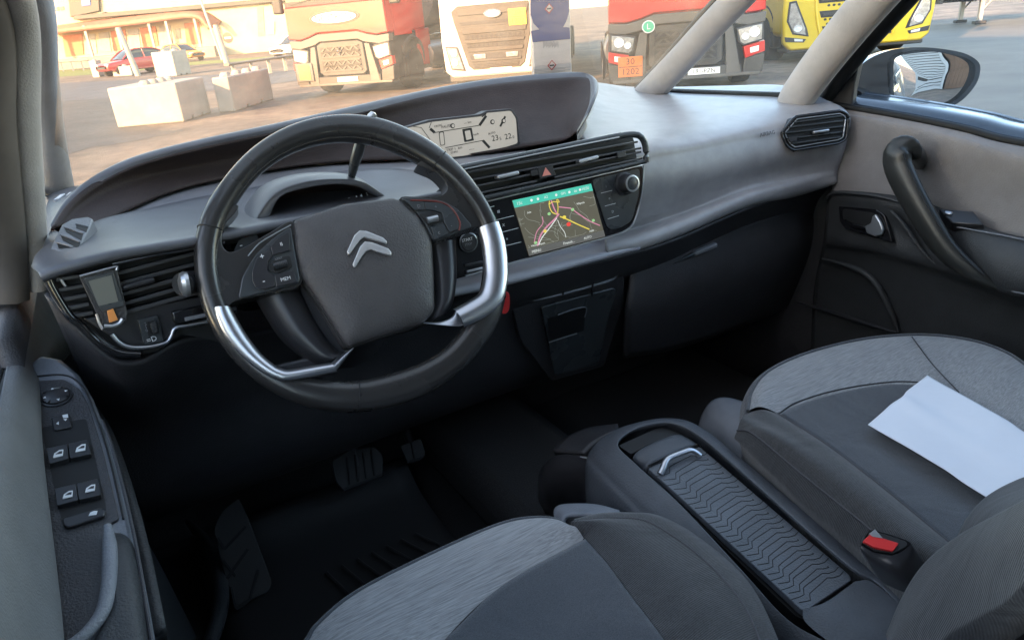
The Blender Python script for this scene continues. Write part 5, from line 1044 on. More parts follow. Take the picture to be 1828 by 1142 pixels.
gt = [[P(1000, 930, z=.66), P(994, 915, z=.66), P(1006, 906, z=.665), P(1060, 906, z=.665), (P(1104, 916, z=.66))], [P(1010, 950, z=.66), P(1010, 930, z=.67), P(1020, 925, z=.672), P(1060, 925, z=.672), P(1110, 935, z=.66)]]
patch('side_trim', gt, M['trimgrey'], dseat, nu=20, nv=8, thick=.006, off=-1)
# backrest: right edge shows at the lower right corner of the picture
db = [[P(1640, 1160, z=.70), P(1665, 1100, z=.73), P(1700, 1045, z=.77), P(1760, 1000, z=.82), P(1835, 968, z=.88), P(1930, 930, z=.95)],
      [P(1650, 1200, z=.73), P(1690, 1130, z=.77), P(1740, 1080, z=.81), P(1800, 1040, z=.86), P(1870, 1010, z=.92), P(1960, 980, z=.98)],
      [P(1680, 1300, z=.74), P(1740, 1200, z=.80), P(1800, 1150, z=.84), P(1860, 1110, z=.89), P(1930, 1080, z=.95), P(2020, 1040, z=1.0)]]
patch('backrest_bolster', db, M['ribfab_shaded'], dseat, nu=30, nv=24, thick=.03, off=-1)
patch('backrest', [[(-.60, .02, .62), (-.37, .05, .62), (-.16, .02, .62)], [(-.62, -.04, .9), (-.37, -.05, .9), (-.14, -.03, .9)], [(-.58, -.16, 1.15), (-.37, -.18, 1.15), (-.18, -.16, 1.15)], [(-.52, -.26, 1.34), (-.37, -.26, 1.36), (-.22, -.26, 1.34)]], M['darkfab'], dseat, nu=30, nv=30, thick=.08, off=-1)
box('headrest', (-.37, -.33, 1.46), (.26, .09, .16), M['darkfab'], dseat, bev=.035, seg=5)
for x in (-.43, -.31): lathe('headrest_post', (x, -.30, 1.34), (0, -.1, 1), [(.006, 0), (.006, .10)], M['chrome'], dseat, seg=10)
box('seat_base', (-.38, .28, .50), (.40, .5, .2), M['black'], dseat, bev=.03)

# ---------------------------------------------------------------- centre console
con = thing('centre_console', 'dark console between the seats with sliding patterned lid and silver pull bar', 'console', (0, .5, .46))
X = lambda x, y: (x / 2.772 + 960, y / 2.772 + 730)
# outer shell: outline left side, front arc, right side (seen from above), lofted down
outl = [(1620, 1250, .640), (1500, 1160, .645), (1405, 1105, .650), (*X(1000, 790), .668), (*X(700, 470), .685), (*X(480, 270), .697), (*X(392, 172), .702), (*X(470, 100), .704), (*X(600, 66), .705), (*X(700, 75), .704), (*X(800, 130), .701), (*X(930, 235), .695), (*X(1150, 430), .683), (*X(1400, 650), .672), (*X(1570, 790), .664), (1570, 1040, .655), (1640, 1110, .650), (1740, 1200, .645)]
inner = [P(a, b, z=z) for a, b, z in outl]
out1 = [(1560, 1260, .618), (1450, 1190, .622), (1330, 1100, .632), (*X(800, 800), .648), (*X(540, 520), .665), (*X(330, 310), .678), (*X(262, 215), .680), (*X(360, 120), .690), (*X(560, 62), .693), (*X(720, 62), .693), (*X(840, 118), .690), (*X(965, 215), .684), (*X(1200, 410), .672), (*X(1450, 620), .660), (*X(1620, 760), .650), (1620, 1035, .64), (1690, 1110, .636), (1790, 1200, .63)]
o_ = [P(a, b, z=z) for a, b, z in out1]
o2 = [tuple(Vector(q) + Vector((-.012, 0, -.04) if k < 7 else ((0, .012, -.04) if k < 10 else (.010, 0, -.04)))) for k, q in enumerate(o_)]
o3 = [tuple(Vector(q) + Vector((0, 0, -.22))) for q in o2]
md = [tuple(Vector(a) * .45 + Vector(b) * .55 + Vector((0, 0, .0045))) for a, b in zip(inner, o_)]
patch('console_shell', [off3(inner, (0, 0, -.006)), inner, md, o_, o2, o3], M['console'], con, nu=110, nv=44)
bd = [P(1480, 1120, z=.652), P(1530, 1100, z=.652), P(1570, 1050, z=.655)]
patch('rear_deck', [[P(*X(1310, 990), z=.654), P(*X(1430, 950), z=.655), P(*X(1570, 850), z=.657)], [P(1440, 1112, z=.650), P(1500, 1090, z=.655), P(1560, 1040, z=.656)], [P(1500, 1160, z=.646), P(1570, 1120, z=.652), P(1640, 1110, z=.651)], [P(1620, 1250, z=.640), P(1690, 1220, z=.645), P(1740, 1200, z=.645)]], M['console'], con, nu=24, nv=20)
# lid plane
pA, pB, pC = P(*X(545, 285), z=.689), P(*X(800, 175), z=.690), P(*X(1310, 990), z=.650)
ln = (pB - pA).cross(pC - pA); ln = ln if ln.z > 0 else -ln
lf_ = Fr(pA, ln, (0, 1, 0)); LL = lambda *q, h=0: [lf_.px(*X(a, b), h) for a, b in q]
prism('well_wall', lf_, rquad(LL((388, 172), (600, 72), (700, 78), (800, 140), (1568, 800), (1570, 850), (1330, 1000), (1290, 985), (545, 285)), .006), -.05, -.014, M['hidark'], con)
lidp = prism('sliding_lid', lf_, rquad(LL((545, 286), (800, 178), (1400, 690), (1548, 815), (1552, 840), (1330, 990), (1305, 985), (1200, 885), (700, 425)), .004), -.012, -.002, M['consolelid'], con, bev=.001)
dome('lid_hump', lf_, LL((470, 222), (560, 165), (690, 120), (745, 135), (795, 165), (792, 178), (700, 215), (546, 283), (520, 265)), -.02, .004, M['console'], con, n=60, p=5)
tube('lid_gap', [lf_.w(*q, .002) for q in LL((546, 284), (640, 240), (720, 208), (792, 178))], .0014, M['hidark'], con, seg=6)
prism('front_pocket', lf_, rquad(LL((400, 172), (600, 84), (650, 90), (760, 138), (560, 160), (462, 215)), .004), -.030, -.003, M['hidark'], con)
# wavy grooves as raised ridges on the lid
step = 0
def lerp(a, b, t): return (a[0] + (b[0] - a[0]) * t, a[1] + (b[1] - a[1]) * t)
wave = [(0, .0), (.14, .012), (.22, .014), (.30, -.018), (.37, -.022), (.72, -.030), (.80, -.012), (.90, -.004), (1, -.012)]
Lf0, Lf1, Rt0, Rt1 = (575, 320), (1300, 975), (850, 205), (1540, 820)
nw = 28
for k in range(nw):
    t = (k + .3) / nw; a = lerp(Lf0, Lf1, t); b = lerp(Rt0, Rt1, t); dv_ = (Lf1[0] - Lf0[0], Lf1[1] - Lf0[1])
    s0 = .0 + .05 * (k % 2); s1 = 1.0 - (.12 if k % 3 == 1 else 0); q = []
    for s, w in wave:
        ww = w + (.008 if (k % 2 and .15 < s < .4) else 0); s = min(max(s, s0), s1)
        p = lerp(a, b, s); q.append((p[0] + dv_[0] * ww, p[1] + dv_[1] * ww))
    pts = [lf_.w(*lf_.px(*X(*p)), -.0019) for p in q]
    # polyline ridge, crisp bends
    dense = []
    for i in range(len(pts) - 1):
        for j in range(4): dense.append(pts[i].lerp(pts[i + 1], j / 4))
    dense.append(pts[-1])
    V_ = []; F_ = []
    for i, p in enumerate(dense):
        d = (dense[min(i + 1, len(dense) - 1)] - dense[max(i - 1, 0)]).normalized(); n = lf_.n.cross(d).normalized()
        V_ += [p - n * .0005, p + n * .0005, p + n * .0003 + lf_.n * .0004, p - n * .0003 + lf_.n * .0004]
    for i in range(len(dense) - 1):
        for j in range(4): F_.append((4 * i + j, 4 * i + 4 + j, 4 * i + 4 + (j + 1) % 4, 4 * i + (j + 1) % 4))
    link('ridge', mesh('ridge', V_, F_), M['hidark'], lidp, smooth=False)
# silver pull bar
pl_ = [lf_.w(*lf_.px(*X(a, b), .008), h) for a, b, h in [(607, 305, .002), (622, 283, .006), (632, 262, .009), (655, 243, .010), (735, 212, .010), (760, 205, .009), (785, 208, .006), (808, 214, .002)]]
tube('pull_bar', pl_, .0048, M['chrome'], con, n=40, seg=12, up=tuple(lf_.n), flat=.7)
# front dark pod with lid line and curved lip
pdv = [[P(*X(30, 370), z=.52), P(*X(40, 290), z=.60), P(*X(95, 228), z=.635), P(*X(240, 232), z=.655), P(*X(380, 320), z=.665), P(*X(500, 430), z=.66), P(*X(600, 525), z=.655)],
       [P(*X(30, 450), z=.50), P(*X(60, 400), z=.56), P(*X(120, 340), z=.60), P(*X(230, 330), z=.62), P(*X(340, 400), z=.63), P(*X(450, 500), z=.62), P(*X(560, 600), z=.60)],
       [P(*X(60, 520), z=.42), P(*X(100, 520), z=.46), P(*X(160, 500), z=.48), P(*X(230, 490), z=.50), P(*X(330, 540), z=.5), P(*X(420, 600), z=.5), P(*X(520, 660), z=.5)]]
patch('front_pod', pdv, M['satinblk'], con, nu=40, nv=24, thick=.01, off=-1)
patch('pod_top', [[P(*X(85, 225), z=.635), P(*X(140, 170), z=.64), P(*X(250, 120), z=.645), P(*X(400, 100), z=.65)], [P(*X(240, 236), z=.653), P(*X(290, 190), z=.66), P(*X(340, 160), z=.665), P(*X(400, 130), z=.67)]], M['black'], con, nu=20, nv=8, thick=.01, off=-1)
tube('pod_lip', [P(*X(105, 222), z=.638), P(*X(150, 180), z=.648), P(*X(220, 140), z=.655), P(*X(300, 115), z=.66), P(*X(370, 106), z=.66), P(*X(402, 114), z=.655)], [.002, .003, .0035, .0035, .003, .001], M['trimgrey'], con, seg=10)
tube('pod_line', [P(*X(a, b), z=.668) for a, b in [(210, 235), (280, 255), (370, 320), (440, 385), (520, 455), (600, 525)]], .0010, M['silverring'], con, seg=6)
# ---------------------------------------------------------------- seat belt buckle
bo = P(1590, 968, z=.76); bkf = Fr(bo, ((C - bo).normalized() * .6 + Vector((0, -.1, .9))), (0, 1, .2)); BB = lambda *q, h=0: [bkf.px(a, b, h) for a, b in q]
bk_ = thing('seat_belt_buckle', 'black seat belt buckle with red release button beside the console', 'seat belt buckle', tuple(bo + Vector((0, 0, -.1))))
hd = [bkf.w(*q) for q in BB((1537, 972), (1553, 947), (1575, 950), (1621, 965), (1622, 975), (1594, 991), (1560, 985))]
bot = [P(1548, 1000, z=.73), P(1556, 985, z=.73), P(1582, 985, z=.73), P(1640, 1000, z=.73), P(1650, 1015, z=.72), P(1645, 1062, z=.70), P(1578, 1040, z=.70)]
bm_ = [P(1537, 983, z=.75), P(1551, 963, z=.75), P(1578, 965, z=.75), P(1628, 978, z=.75), P(1632, 990, z=.75), P(1604, 1020, z=.74), P(1560, 1006, z=.74)]
for a in (hd, bm_, bot): a.append(a[0])
patch('casing', [hd, bm_, bot], M['satinblk'], bk_, nu=50, nv=16)
prism('slot_face', bkf, rquad(BB((1540, 970), (1554, 949), (1576, 952), (1618, 966), (1619, 974), (1594, 988), (1560, 983)), .002), -.004, .0006, M['hidark'], bk_)
prism('release_button', bkf, rquad(BB((1540, 966), (1553, 954), (1604, 970), (1594, 984), (1560, 977), h=.002), .0012), -.002, .0035, M['red'], bk_, bev=.0008)
prism('latch_tongue', bkf, BB((1551, 952), (1562, 944), (1576, 960), (1558, 957), h=.004), .002, .004, M['silverring'], bk_)
tube('belt_anchor', [P(1648, 1058, z=.6), P(1660, 1050, z=.6), P(1690, 1075, z=.59), P(1710, 1090, z=.58)], .006, M['trimgrey'], bk_, seg=10, flat=.4)
patch('buckle_boot', [[P(1665, 1050, z=.62), P(1680, 1030, z=.63), P(1710, 1018, z=.63), P(1745, 1020, z=.62)], [P(1680, 1065, z=.63), P(1700, 1050, z=.65), P(1730, 1040, z=.65), P(1755, 1040, z=.63)], [P(1700, 1090, z=.6), P(1720, 1080, z=.62), P(1740, 1070, z=.62), P(1760, 1060, z=.6)]], M['trimgrey'], bk_, nu=16, nv=12, thick=.01, off=-1)
# ---------------------------------------------------------------- lorries parked in a row facing the car
G = LF()
def wheel(nm, x, y, r, w, parent, side=1):
    t = lathe(nm, (x - w / 2 * side, y, r), (side, 0, 0), [(r * .55, 0), (r * .96, .01), (r, .05), (r, w - .05), (r * .96, w - .01), (r * .58, w)], M['tyre'], parent, seg=28)
    lathe('rim', (x + w / 2 * side - .06, y, r), (side, 0, 0), [(r * .58, .05), (r * .52, .02), (r * .30, .0), (r * .26, .05), (r * .12, .06), (0, .06)], M['rim'], t, seg=20)
    return t
def lorry(name, label, Lp, Rp, zb):
    L = PG(*Lp, z=zb); Rr = PG(*Rp, z=zb); c = (L + Rr) / 2; d = (Rr - L); xs = d.length / 2.5
    t = thing(name, label, 'lorry', (c.x, c.y, GZ), math.atan2(d.y, d.x), 'lorries parked side by side in the yard', world_space=False)
    t.scale = (xs, 1, 1); return t
def pr2(nm, pts, h0, h1, m, t, bev=0, sm=0): return prism(nm, G, pts, h0, h1, m, t, bev, sm)
def chassis(t, cabin_mat, side_mat, zs=1.0):
    box('chassis', (0, 3.9, .78), (.9, 5.2, .26), M['t_dark'], t, bev=.02)
    wheel('wheel', 1.08, 1.35, .50, .32, t, 1); wheel('wheel', -1.08, 1.35, .50, .32, t, -1)
    wheel('wheel', .95, 5.0, .50, .6, t, 1); wheel('wheel', -.95, 5.0, .50, .6, t, -1)
    for s in (-1, 1):
        tube('wheel_arch', [(s * 1.12, .72, .62), (s * 1.14, .82, 1.0), (s * 1.14, 1.35, 1.22), (s * 1.14, 1.88, 1.0), (s * 1.12, 1.98, .6)], .09, M['t_grey'], t, n=24, seg=8)
        lathe('fuel_tank', (s * .98, 2.3, .72), (0, 1, 0), [(.0, 0), (.30, 0), (.34, .04), (.34, 1.5), (.30, 1.54), (0, 1.54)], M['tank'], t, seg=24)
        box('step', (s * 1.14, .95, .55), (.16, .5, .5), M['t_grey'], t, bev=.04)
    box('catwalk', (0, 3.0, 1.0), (2.0, 1.3, .06), M['t_dark'], t)
    box('air_tank_rack', (.0, 2.7, 1.5), (1.9, .25, .9), M['t_dark'], t, bev=.05)
def tanker(loc_t, label, nm='tank_trailer', m='tank'):
    t = thing(nm, label, 'trailer', tuple(loc_t.location), loc_t.rotation_euler.z, 'tank trailers behind the lorries', world_space=False)
    prof = [(0, 0), (.7, .02), (1.05, .12), (1.15, .3), (1.15, 8.6), (1.05, 8.8), (0, 8.95)]
    lathe('tank', (0, 3.6, 2.35), (0, 1, 0), prof, M[m], t, seg=40)
    for y in (5.2, 6.9, 8.6, 10.3): lathe('tank_band', (0, y, 2.35), (0, 1, 0), [(1.15, 0), (1.18, 0), (1.18, .08), (1.15, .08)], M['steel'], t, seg=40)
    box('frame', (0, 8.0, 1.05), (.9, 8.0, .22), M['t_dark'], t)
    for y in (8.2, 9.5, 10.8):
        for s in (-1, 1): wheel('wheel', s * 1.02, y, .5, .36, t, s)
    for s in (-1, 1):
        box('side_guard', (s * 1.12, 6.4, .85), (.05, 2.6, .5), M['t_grey'], t, bev=.02); box('landing_leg', (s * .8, 4.9, .62), (.12, .12, 1.0), M['steel'], t); box('landing_foot', (s * .8, 4.9, .10), (.3, .3, .06), M['steel'], t)
    return t
def zigzag(t, y0, y1, hw0, hw1, h, ncell, back=True):
    """one perforated grille band: frame bars with slanting webs"""
    ps = []
    ym = (y0 + y1) / 2
    for (a, b, wa, wb) in ((y0, ym, hw0, (hw0 + hw1) / 2), (ym, y1, (hw0 + hw1) / 2, hw1)):
        ps.append(bar('w', G, (-wa, a), (wa, a), .035, 0, h, M['t_web'])); ps.append(bar('w', G, (-wb, b), (wb, b), .03, 0, h, M['t_web']))
        for k in range(ncell + 1):
            x0 = -wa + 2 * wa * k / ncell; x1 = -wb + 2 * wb * (k + .5) / ncell
            if k < ncell: ps.append(bar('w', G, (x0, a), (x1, b), .035, 0, h * .8, M['t_web']))
            if k > 0: ps.append(bar('w', G, (x0, a), (-wb + 2 * wb * (k - .5) / ncell, b), .035, 0, h * .8, M['t_web']))
    for o in ps: o.modifiers.clear()
    return join('grille_web', ps, None, t)
def lozenge(t, x, z, s, h):
    o = [(x, z + s), (x + s * .55, z), (x, z - s), (x - s * .55, z)]; i = [(x, z + s * .48), (x + s * .24, z), (x, z - s * .48), (x - s * .24, z)]
    V = []; fs = []
    for h_ in (0, h):
        V += [G.w(*q, h_ * .6 + .0) for q in o]; V += [G.w(*q, h_) for q in i]
    V = [G.w(*q, h * .3) for q in o] + [G.w((q[0] + w[0]) / 2, (q[1] + w[1]) / 2, h) for q, w in zip(o, i)] + [G.w(*q, h * .3) for q in i] + [G.w(*q, 0) for q in o] + [G.w(*q, 0) for q in i]
    for k in range(4):
        j = (k + 1) % 4
        fs += [(k, j, 4 + j, 4 + k), (4 + k, 4 + j, 8 + j, 8 + k), (12 + k, 12 + j, j, k), (8 + k, 8 + j, 16 + j, 16 + k)]
    return link('emblem', mesh('emblem', V, fs), M['bright'], t, smooth=False)
def angular_lorry(label, Lp, Rp, zb, zs, plate, placard=None, oval=False, badge=False, trailer_label=''):
    t = lorry('articulated_lorry', label, Lp, Rp, zb)
    Z_ = lambda pts: [(x, zb + (z - .3) * zs) for x, z in pts]
    t['zs'] = zs
    red, gr, lg = M['t_red'], M['t_grey'], M['t_lgrey']
    box('cab', (0, 1.18, zb + 2.2 * zs), (2.44, 2.2, 2.3 * zs), red, t, bev=.10, seg=4)
    box('front_core', (0, .9, zb + .55 * zs), (2.40, 1.5, 1.1 * zs), M['t_dark'], t, bev=.06)
    pr2('front_panel', Z_([(-1.22, 2.12), (-1.24, 1.40), (-.95, 1.37), (-.72, 1.42), (-.5, 1.50), (.5, 1.50), (.72, 1.42), (.95, 1.37), (1.24, 1.40), (1.22, 2.12)]), -.25, .03, red, t, bev=.02)
    pr2('windscreen', Z_([(-1.16, 3.05), (-1.18, 2.22), (1.18, 2.22), (1.16, 3.05)]), -.2, .0, M['t_glass'], t, bev=.02)
    pr2('scuttle', Z_([(-1.2, 2.24), (-1.2, 2.12), (1.2, 2.12), (1.2, 2.24)]), -.2, .02, M['t_dark'], t, bev=.01)
    for s in (-1, 1): bar('wiper', G, (s * .75 - .3, Z_([(0, 2.18)])[0][1]), (s * .75 + .35, Z_([(0, 2.28)])[0][1]), .025, .02, .04, M['t_dark'], t)
    pr2('sun_visor', Z_([(-1.2, 3.3), (-1.2, 3.08), (1.2, 3.08), (1.2, 3.3)]), -.1, .22, M['t_dark'], t, bev=.02)
    pr2('header_band', Z_([(-1.25, 1.37), (-.95, 1.345), (-.72, 1.40), (-.5, 1.475), (.5, 1.475), (.72, 1.40), (.95, 1.345), (1.25, 1.37), (1.24, 1.20), (.98, 1.16), (.62, 1.23), (.48, 1.30), (-.48, 1.30), (-.62, 1.23), (-.98, 1.16), (-1.24, 1.20)]), -.2, .02, lg, t, bev=.012)
    pr2('grille_frame', Z_([(-.58, 1.22), (-.46, 1.28), (.46, 1.28), (.58, 1.22), (.60, .58), (.5, .50), (-.5, .50), (-.60, .58)]), -.15, .0, gr, t, bev=.015)
    for (z0, z1) in ((.92, 1.18), (.60, .86)):
        pr2('grille_hollow', Z_([(-.50, z1), (.50, z1), (.51, z0), (-.51, z0)]), -.02, .004, M['t_dark'], t)
        a, b = Z_([(0, z0), (0, z1)]); zigzag(t, a[1] + .01, b[1] - .01, .48, .47, .03, 4)
    lozenge(t, 0, Z_([(0, 1.06)])[0][1], .12, .06)
    for s in (-1, 1):
        q = lambda pts: [(s * x, z) for x, z in Z_(pts)]
        pr2('grille_post', q([(.62, 1.20), (.74, 1.18), (.90, .32), (.66, .32)]), -.15, .012, lg, t, bev=.01)
        hl = pr2('headlight', q([(.80, 1.12), (.95, 1.16), (1.22, 1.20), (1.24, .88), (.92, .80), (.84, .86)]), -.12, .012, M['t_dark'], t, bev=.012)
        pr2('lens', q([(.83, 1.09), (.95, 1.12), (1.19, 1.16), (1.20, .90), (.93, .83), (.87, .88)]), .012, .022, M['t_lamp'], hl, bev=.004)
        for cx, cz, r_ in ((1.08, 1.03, .085), (.94, .97, .06)):
            c_ = Z_([(cx, cz)])[0]; lathe('lamp', (s * c_[0], -.022, c_[1]), (0, -1, 0), [(r_, 0), (r_ * .95, .02), (r_ * .6, .005), (0, .012)], M['t_lens'], hl, seg=18)
        fg = pr2('corner_strip', q([(.92, .79), (1.25, .87), (1.26, .68), (.96, .58)]), -.15, .018, red, t, bev=.008)
        pr2('fog_lamp', q([(1.02, .76), (1.16, .79), (1.16, .69), (1.03, .66)]), .018, .030, M['t_lens'], fg, bev=.006)
        pr2('bumper_corner', q([(.95, .58), (1.26, .66), (1.24, .32), (.92, .30)]), -.3, .008, gr, t, bev=.02)
        box('side_skirt', (s * 1.16, 2.1, zb + .65 * zs), (.08, .8, .9 * zs), red, t, bev=.02)
        tube('mirror_arm', [(s * 1.2, .3, zb + 2.4 * zs), (s * 1.42, .15, zb + 2.4 * zs), (s * 1.42, .12, zb + 2.0 * zs)], .03, M['t_dark'], t, n=12, seg=8)
        box('door_mirror', (s * 1.44, .10, zb + 1.95 * zs), (.24, .14, .5), M['t_dark'], t, bev=.04)
        box('cab_door', (s * 1.215, .85, zb + 1.75 * zs), (.03, 1.0, 1.5 * zs), red, t, bev=.01)
        box('side_window', (s * 1.225, .85, zb + 2.3 * zs), (.03, .8, .6 * zs), M['t_glass'], t, bev=.01)
    pr2('bumper_centre', Z_([(-.9, .48), (.9, .48), (.92, .30), (-.92, .30)]), -.3, .0, gr, t, bev=.015)
    pr2('bumper_lip', Z_([(-1.2, .33), (1.2, .33), (1.18, .27), (-1.18, .27)]), -.3, .03, lg, t, bev=.01)
    px_, s_ = plate
    c_ = Z_([(px_, .40)])[0]; pl = prism('number_plate', G, rect(px_ - .26, c_[1] - .055, px_ + .26, c_[1] + .055), .012, .022, M['t_plate'], t, bev=.003); text('lettering', G, s_, px_, c_[1], .023, .10, M['ink'], pl)
    if placard:
        x_, z_, mm, a, b = placard; c_ = Z_([(x_, z_)])[0]
        if mm == 't_orange' and a is None:
            w_ = prism('placard_frame', G, rect(x_ - .22, c_[1] - .22, x_ + .22, c_[1] + .22), .03, .05, M['t_lgrey'], t, bev=.01); prism('placard', G, rect(x_ - .15, c_[1] - .18, x_ + .15, c_[1] + .19), .05, .056, M['t_orange'], t)
        else:
            p_ = prism('placard', G, rect(x_ - .20, c_[1] - .17, x_ + .20, c_[1] + .17), .03, .042, M[mm], t, bev=.003)
            prism('placard_rule', G, rect(x_ - .19, c_[1] - .006, x_ + .19, c_[1] + .006), .042, .044, M['ink'], p_)
            text('lettering', G, a, x_, c_[1] + .085, .044, .15, M['ink'], p_); text('lettering', G, b, x_, c_[1] - .085, .044, .15, M['ink'], p_)
    if oval:
        c_ = Z_([(0, 1.82)])[0]; o1 = prism('name_badge', G, circ(0, c_[1], .62, 48, .26), .03, .045, M['t_lgrey'], t, bev=.006)
        prism('badge_rim', G, circ(0, c_[1], .59, 48, .245), .045, .048, M['t_dark'], o1); prism('badge_face', G, circ(0, c_[1], .55, 48, .225), .048, .054, M['t_white'], o1)
        text('lettering', G, 'NEUTRON', -.02, c_[1], .056, .20, M['ink'], o1, sx=.95)
    if badge:
        c_ = Z_([(-.62, 1.27)])[0]; b_ = prism('round_badge', G, circ(-.60, c_[1], .105, 28), .02, .032, M['white'], t); prism('badge_face', G, circ(-.60, c_[1], .088, 28), .032, .036, M['green'], b_)
        text('lettering', G, 'L', -.60, c_[1], .037, .13, M['white'], b_)
    chassis(t, red, red); tanker(t, trailer_label)
    return t
t1 = angular_lorry('red lorry with oval name badge above its lozenge grille, seen past the pale blocks', (532, 154.5), (706, 144), .30, 1.0, (.08, 'LVV 391'), placard=(-.98, .62, 't_orange', None, None), oval=True, trailer_label='steel tank trailer behind the red lorry with the oval badge')
t3 = angular_lorry('red and grey lorry with green L badge beside the windscreen pillar', (1088, 149), (1362, 129), .27, .92, (.30, '191-PZN'), placard=(-.90, .58, 't_orange', '30', '1202'), badge=True, trailer_label='steel tank trailer behind the lorry with the green L badge')

# white lorry
t2 = lorry('articulated_lorry', 'white lorry with oval emblem and yellow hazard plate in the middle of the row', (797, 142), (985, 128), .30)
box('cab', (0, 1.18, 2.1), (2.44, 2.2, 3.4), M['t_white'], t2, bev=.12, seg=4)
pr2('windscreen', [(-1.14, 3.1), (-1.16, 2.2), (1.16, 2.2), (1.14, 3.1)], -.1, .09, M['t_glass'], t2, bev=.02)
pr2('front_panel', [(-1.22, 2.15), (-1.25, 1.1), (-1.22, .45), (-1.05, .32), (1.05, .32), (1.22, .45), (1.25, 1.1), (1.22, 2.15)], -.1, .10, M['t_white'], t2, bev=.05)
pr2('grille_surround', [(-.80, 1.80), (-.95, 1.70), (-.92, 1.5), (-.66, .55), (-.55, .46), (.55, .46), (.66, .55), (.92, 1.5), (.95, 1.70), (.80, 1.80)], .08, .115, M['t_grey'], t2, bev=.02)
for z0, z1, hw, mm, hh2 in ((1.60, 1.74, .82, 't_grey', .14), (1.40, 1.47, .78, 't_dark', .118), (1.22, 1.36, .76, 't_grey', .14), (1.10, 1.20, .70, 't_dark', .118), (1.02, 1.09, .70, 't_grey', .14), (.93, 1.01, .66, 't_dark', .118), (.84, .92, .66, 't_grey', .14), (.68, .80, .62, 't_dark', .118), (.63, .68, .60, 't_grey', .14), (.50, .60, .55, 't_dark', .118)):
    pr2('grille_bar' if mm == 't_grey' else 'grille_hollow', [(-hw, z1), (hw, z1), (hw - .03, z0), (-hw + .03, z0)], .11, hh2, M[mm], t2, bev=.008)
ps = []
for z0, z1, hw in ((1.11, 1.19, .66), (.94, 1.0, .62)):
    for k in range(13): x = -hw + 2 * hw * k / 12; ps.append(bar('w', G, (x - .03, z0), (x + .03, z1), .02, .118, .13, M['t_grey'])); ps.append(bar('w', G, (x + .03, z0), (x - .03, z1), .02, .118, .13, M['t_grey']))
join('grille_web', ps, None, t2)
ps = [bar('w', G, (-.5, z), (.5, z), .015, .118, .132, M['t_grey']) for z in (.52, .55, .58)]; join('grille_louvres', ps, None, t2)
for s in (-1, 1):
    hl = pr2('headlight', [(s * 1.17, 1.0), (s * .88, .97), (s * .74, .45), (s * 1.07, .50)], .09, .125, M['t_dark'], t2, bev=.01); pr2('lens', [(s * 1.14, .97), (s * .90, .94), (s * .78, .49), (s * 1.05, .53)], .125, .135, M['t_lamp'], hl, bev=.005)
    for cz in (.85, .65): lathe('lamp', (s * .98, -.135, cz), (0, -1, 0), [(.08, 0), (.075, .02), (.05, .005), (0, .012)], M['t_lens'], hl, seg=16)
    pr2('driving_lamp', [(s * .24, .79), (s * .52, .79), (s * .50, .69), (s * .24, .69)], .118, .14, M['t_lamp'], t2, bev=.008)
    box('door_mirror', (s * 1.44, .05, 2.3), (.24, .14, .6), M['t_dark'], t2, bev=.04); box('side_window', (s * 1.225, .95, 2.5), (.03, .8, .6), M['t_glass'], t2, bev=.01)
ov = prism('emblem', G, circ(0, 1.60, .20, 32, .45), .13, .155, M['bright'], t2, bev=.006); prism('emblem_face', G, circ(0, 1.60, .165, 32, .42), .155, .16, M['t_white'], ov)
p_ = prism('placard', G, rect(.36, 1.33, .76, 1.66), .14, .155, M['t_yelplac'], t2, bev=.003); prism('placard_rule', G, rect(.37, 1.49, .75, 1.50), .155, .157, M['ink'], p_)
text('lettering', G, '30', .56, 1.575, .157, .15, M['ink'], p_); text('lettering', G, '1202', .56, 1.41, .157, .15, M['ink'], p_)
pl = prism('number_plate', G, rect(-.17, .37, .35, .48), .10, .115, M['t_plate'], t2, bev=.003); text('lettering', G, 'HPJ 804', .09, .425, .116, .10, M['ink'], pl)
box('lower_bumper', (0, .3, .30), (2.3, .7, .16), M['t_grey'], t2, bev=.03)
chassis(t2, None, None); tanker(t2, 'dark tank trailer behind the white lorry', m='t_dark')

# yellow lorry
t4 = lorry('articulated_lorry', 'yellow lorry with honeycomb grille beside the passenger window pillar', (1392, 92), (1657, 70), .28)
Y_ = M['t_yellow']
box('cab', (0, 1.2, 2.2), (2.44, 2.2, 3.3), Y_, t4, bev=.12, seg=4)
pr2('windscreen', [(-1.14, 3.2), (-1.16, 2.2), (1.16, 2.2), (1.14, 3.2)], -.1, .09, M['t_glass'], t4, bev=.02)
pr2('front_panel', [(-1.24, 2.1), (-1.26, 1.0), (-1.22, .42), (-1.1, .28), (1.1, .28), (1.22, .42), (1.26, 1.0), (1.24, 2.1)], -.1, .10, Y_, t4, bev=.04)
for z0, z1, a, b in ((1.5, 1.62, .70, .72), (1.22, 1.34, .67, .70), (.92, 1.06, .62, .66), (.62, .74, .55, .60)):
    pr2('grille_slot', [(-b, z1), (b, z1), (a, z0), (-a, z0)], .095, .108, M['t_dark'], t4, bev=.01)
    pr2('slot_blade', [(-b + .05, z1 - .04), (b - .05, z1 - .04), (a - .02, z0 + .03), (-a + .02, z0 + .03)], .108, .125, M['t_grey'], t4, bev=.008)
ps = []
for row in range(12):
    z = .50 + row * .095
    if any(z0 - .03 < z < z1 + .03 for z0, z1 in ((.62, .74), (.92, 1.06), (1.22, 1.34), (1.5, 1.62))): continue
    for k in range(14): x = -.55 + k * .085 + (row % 2) * .042; ps.append(prism('w', G, circ(x, z, .028, 6), .099, .104, M['t_dark']))
join('honeycomb_holes', ps, None, t4)
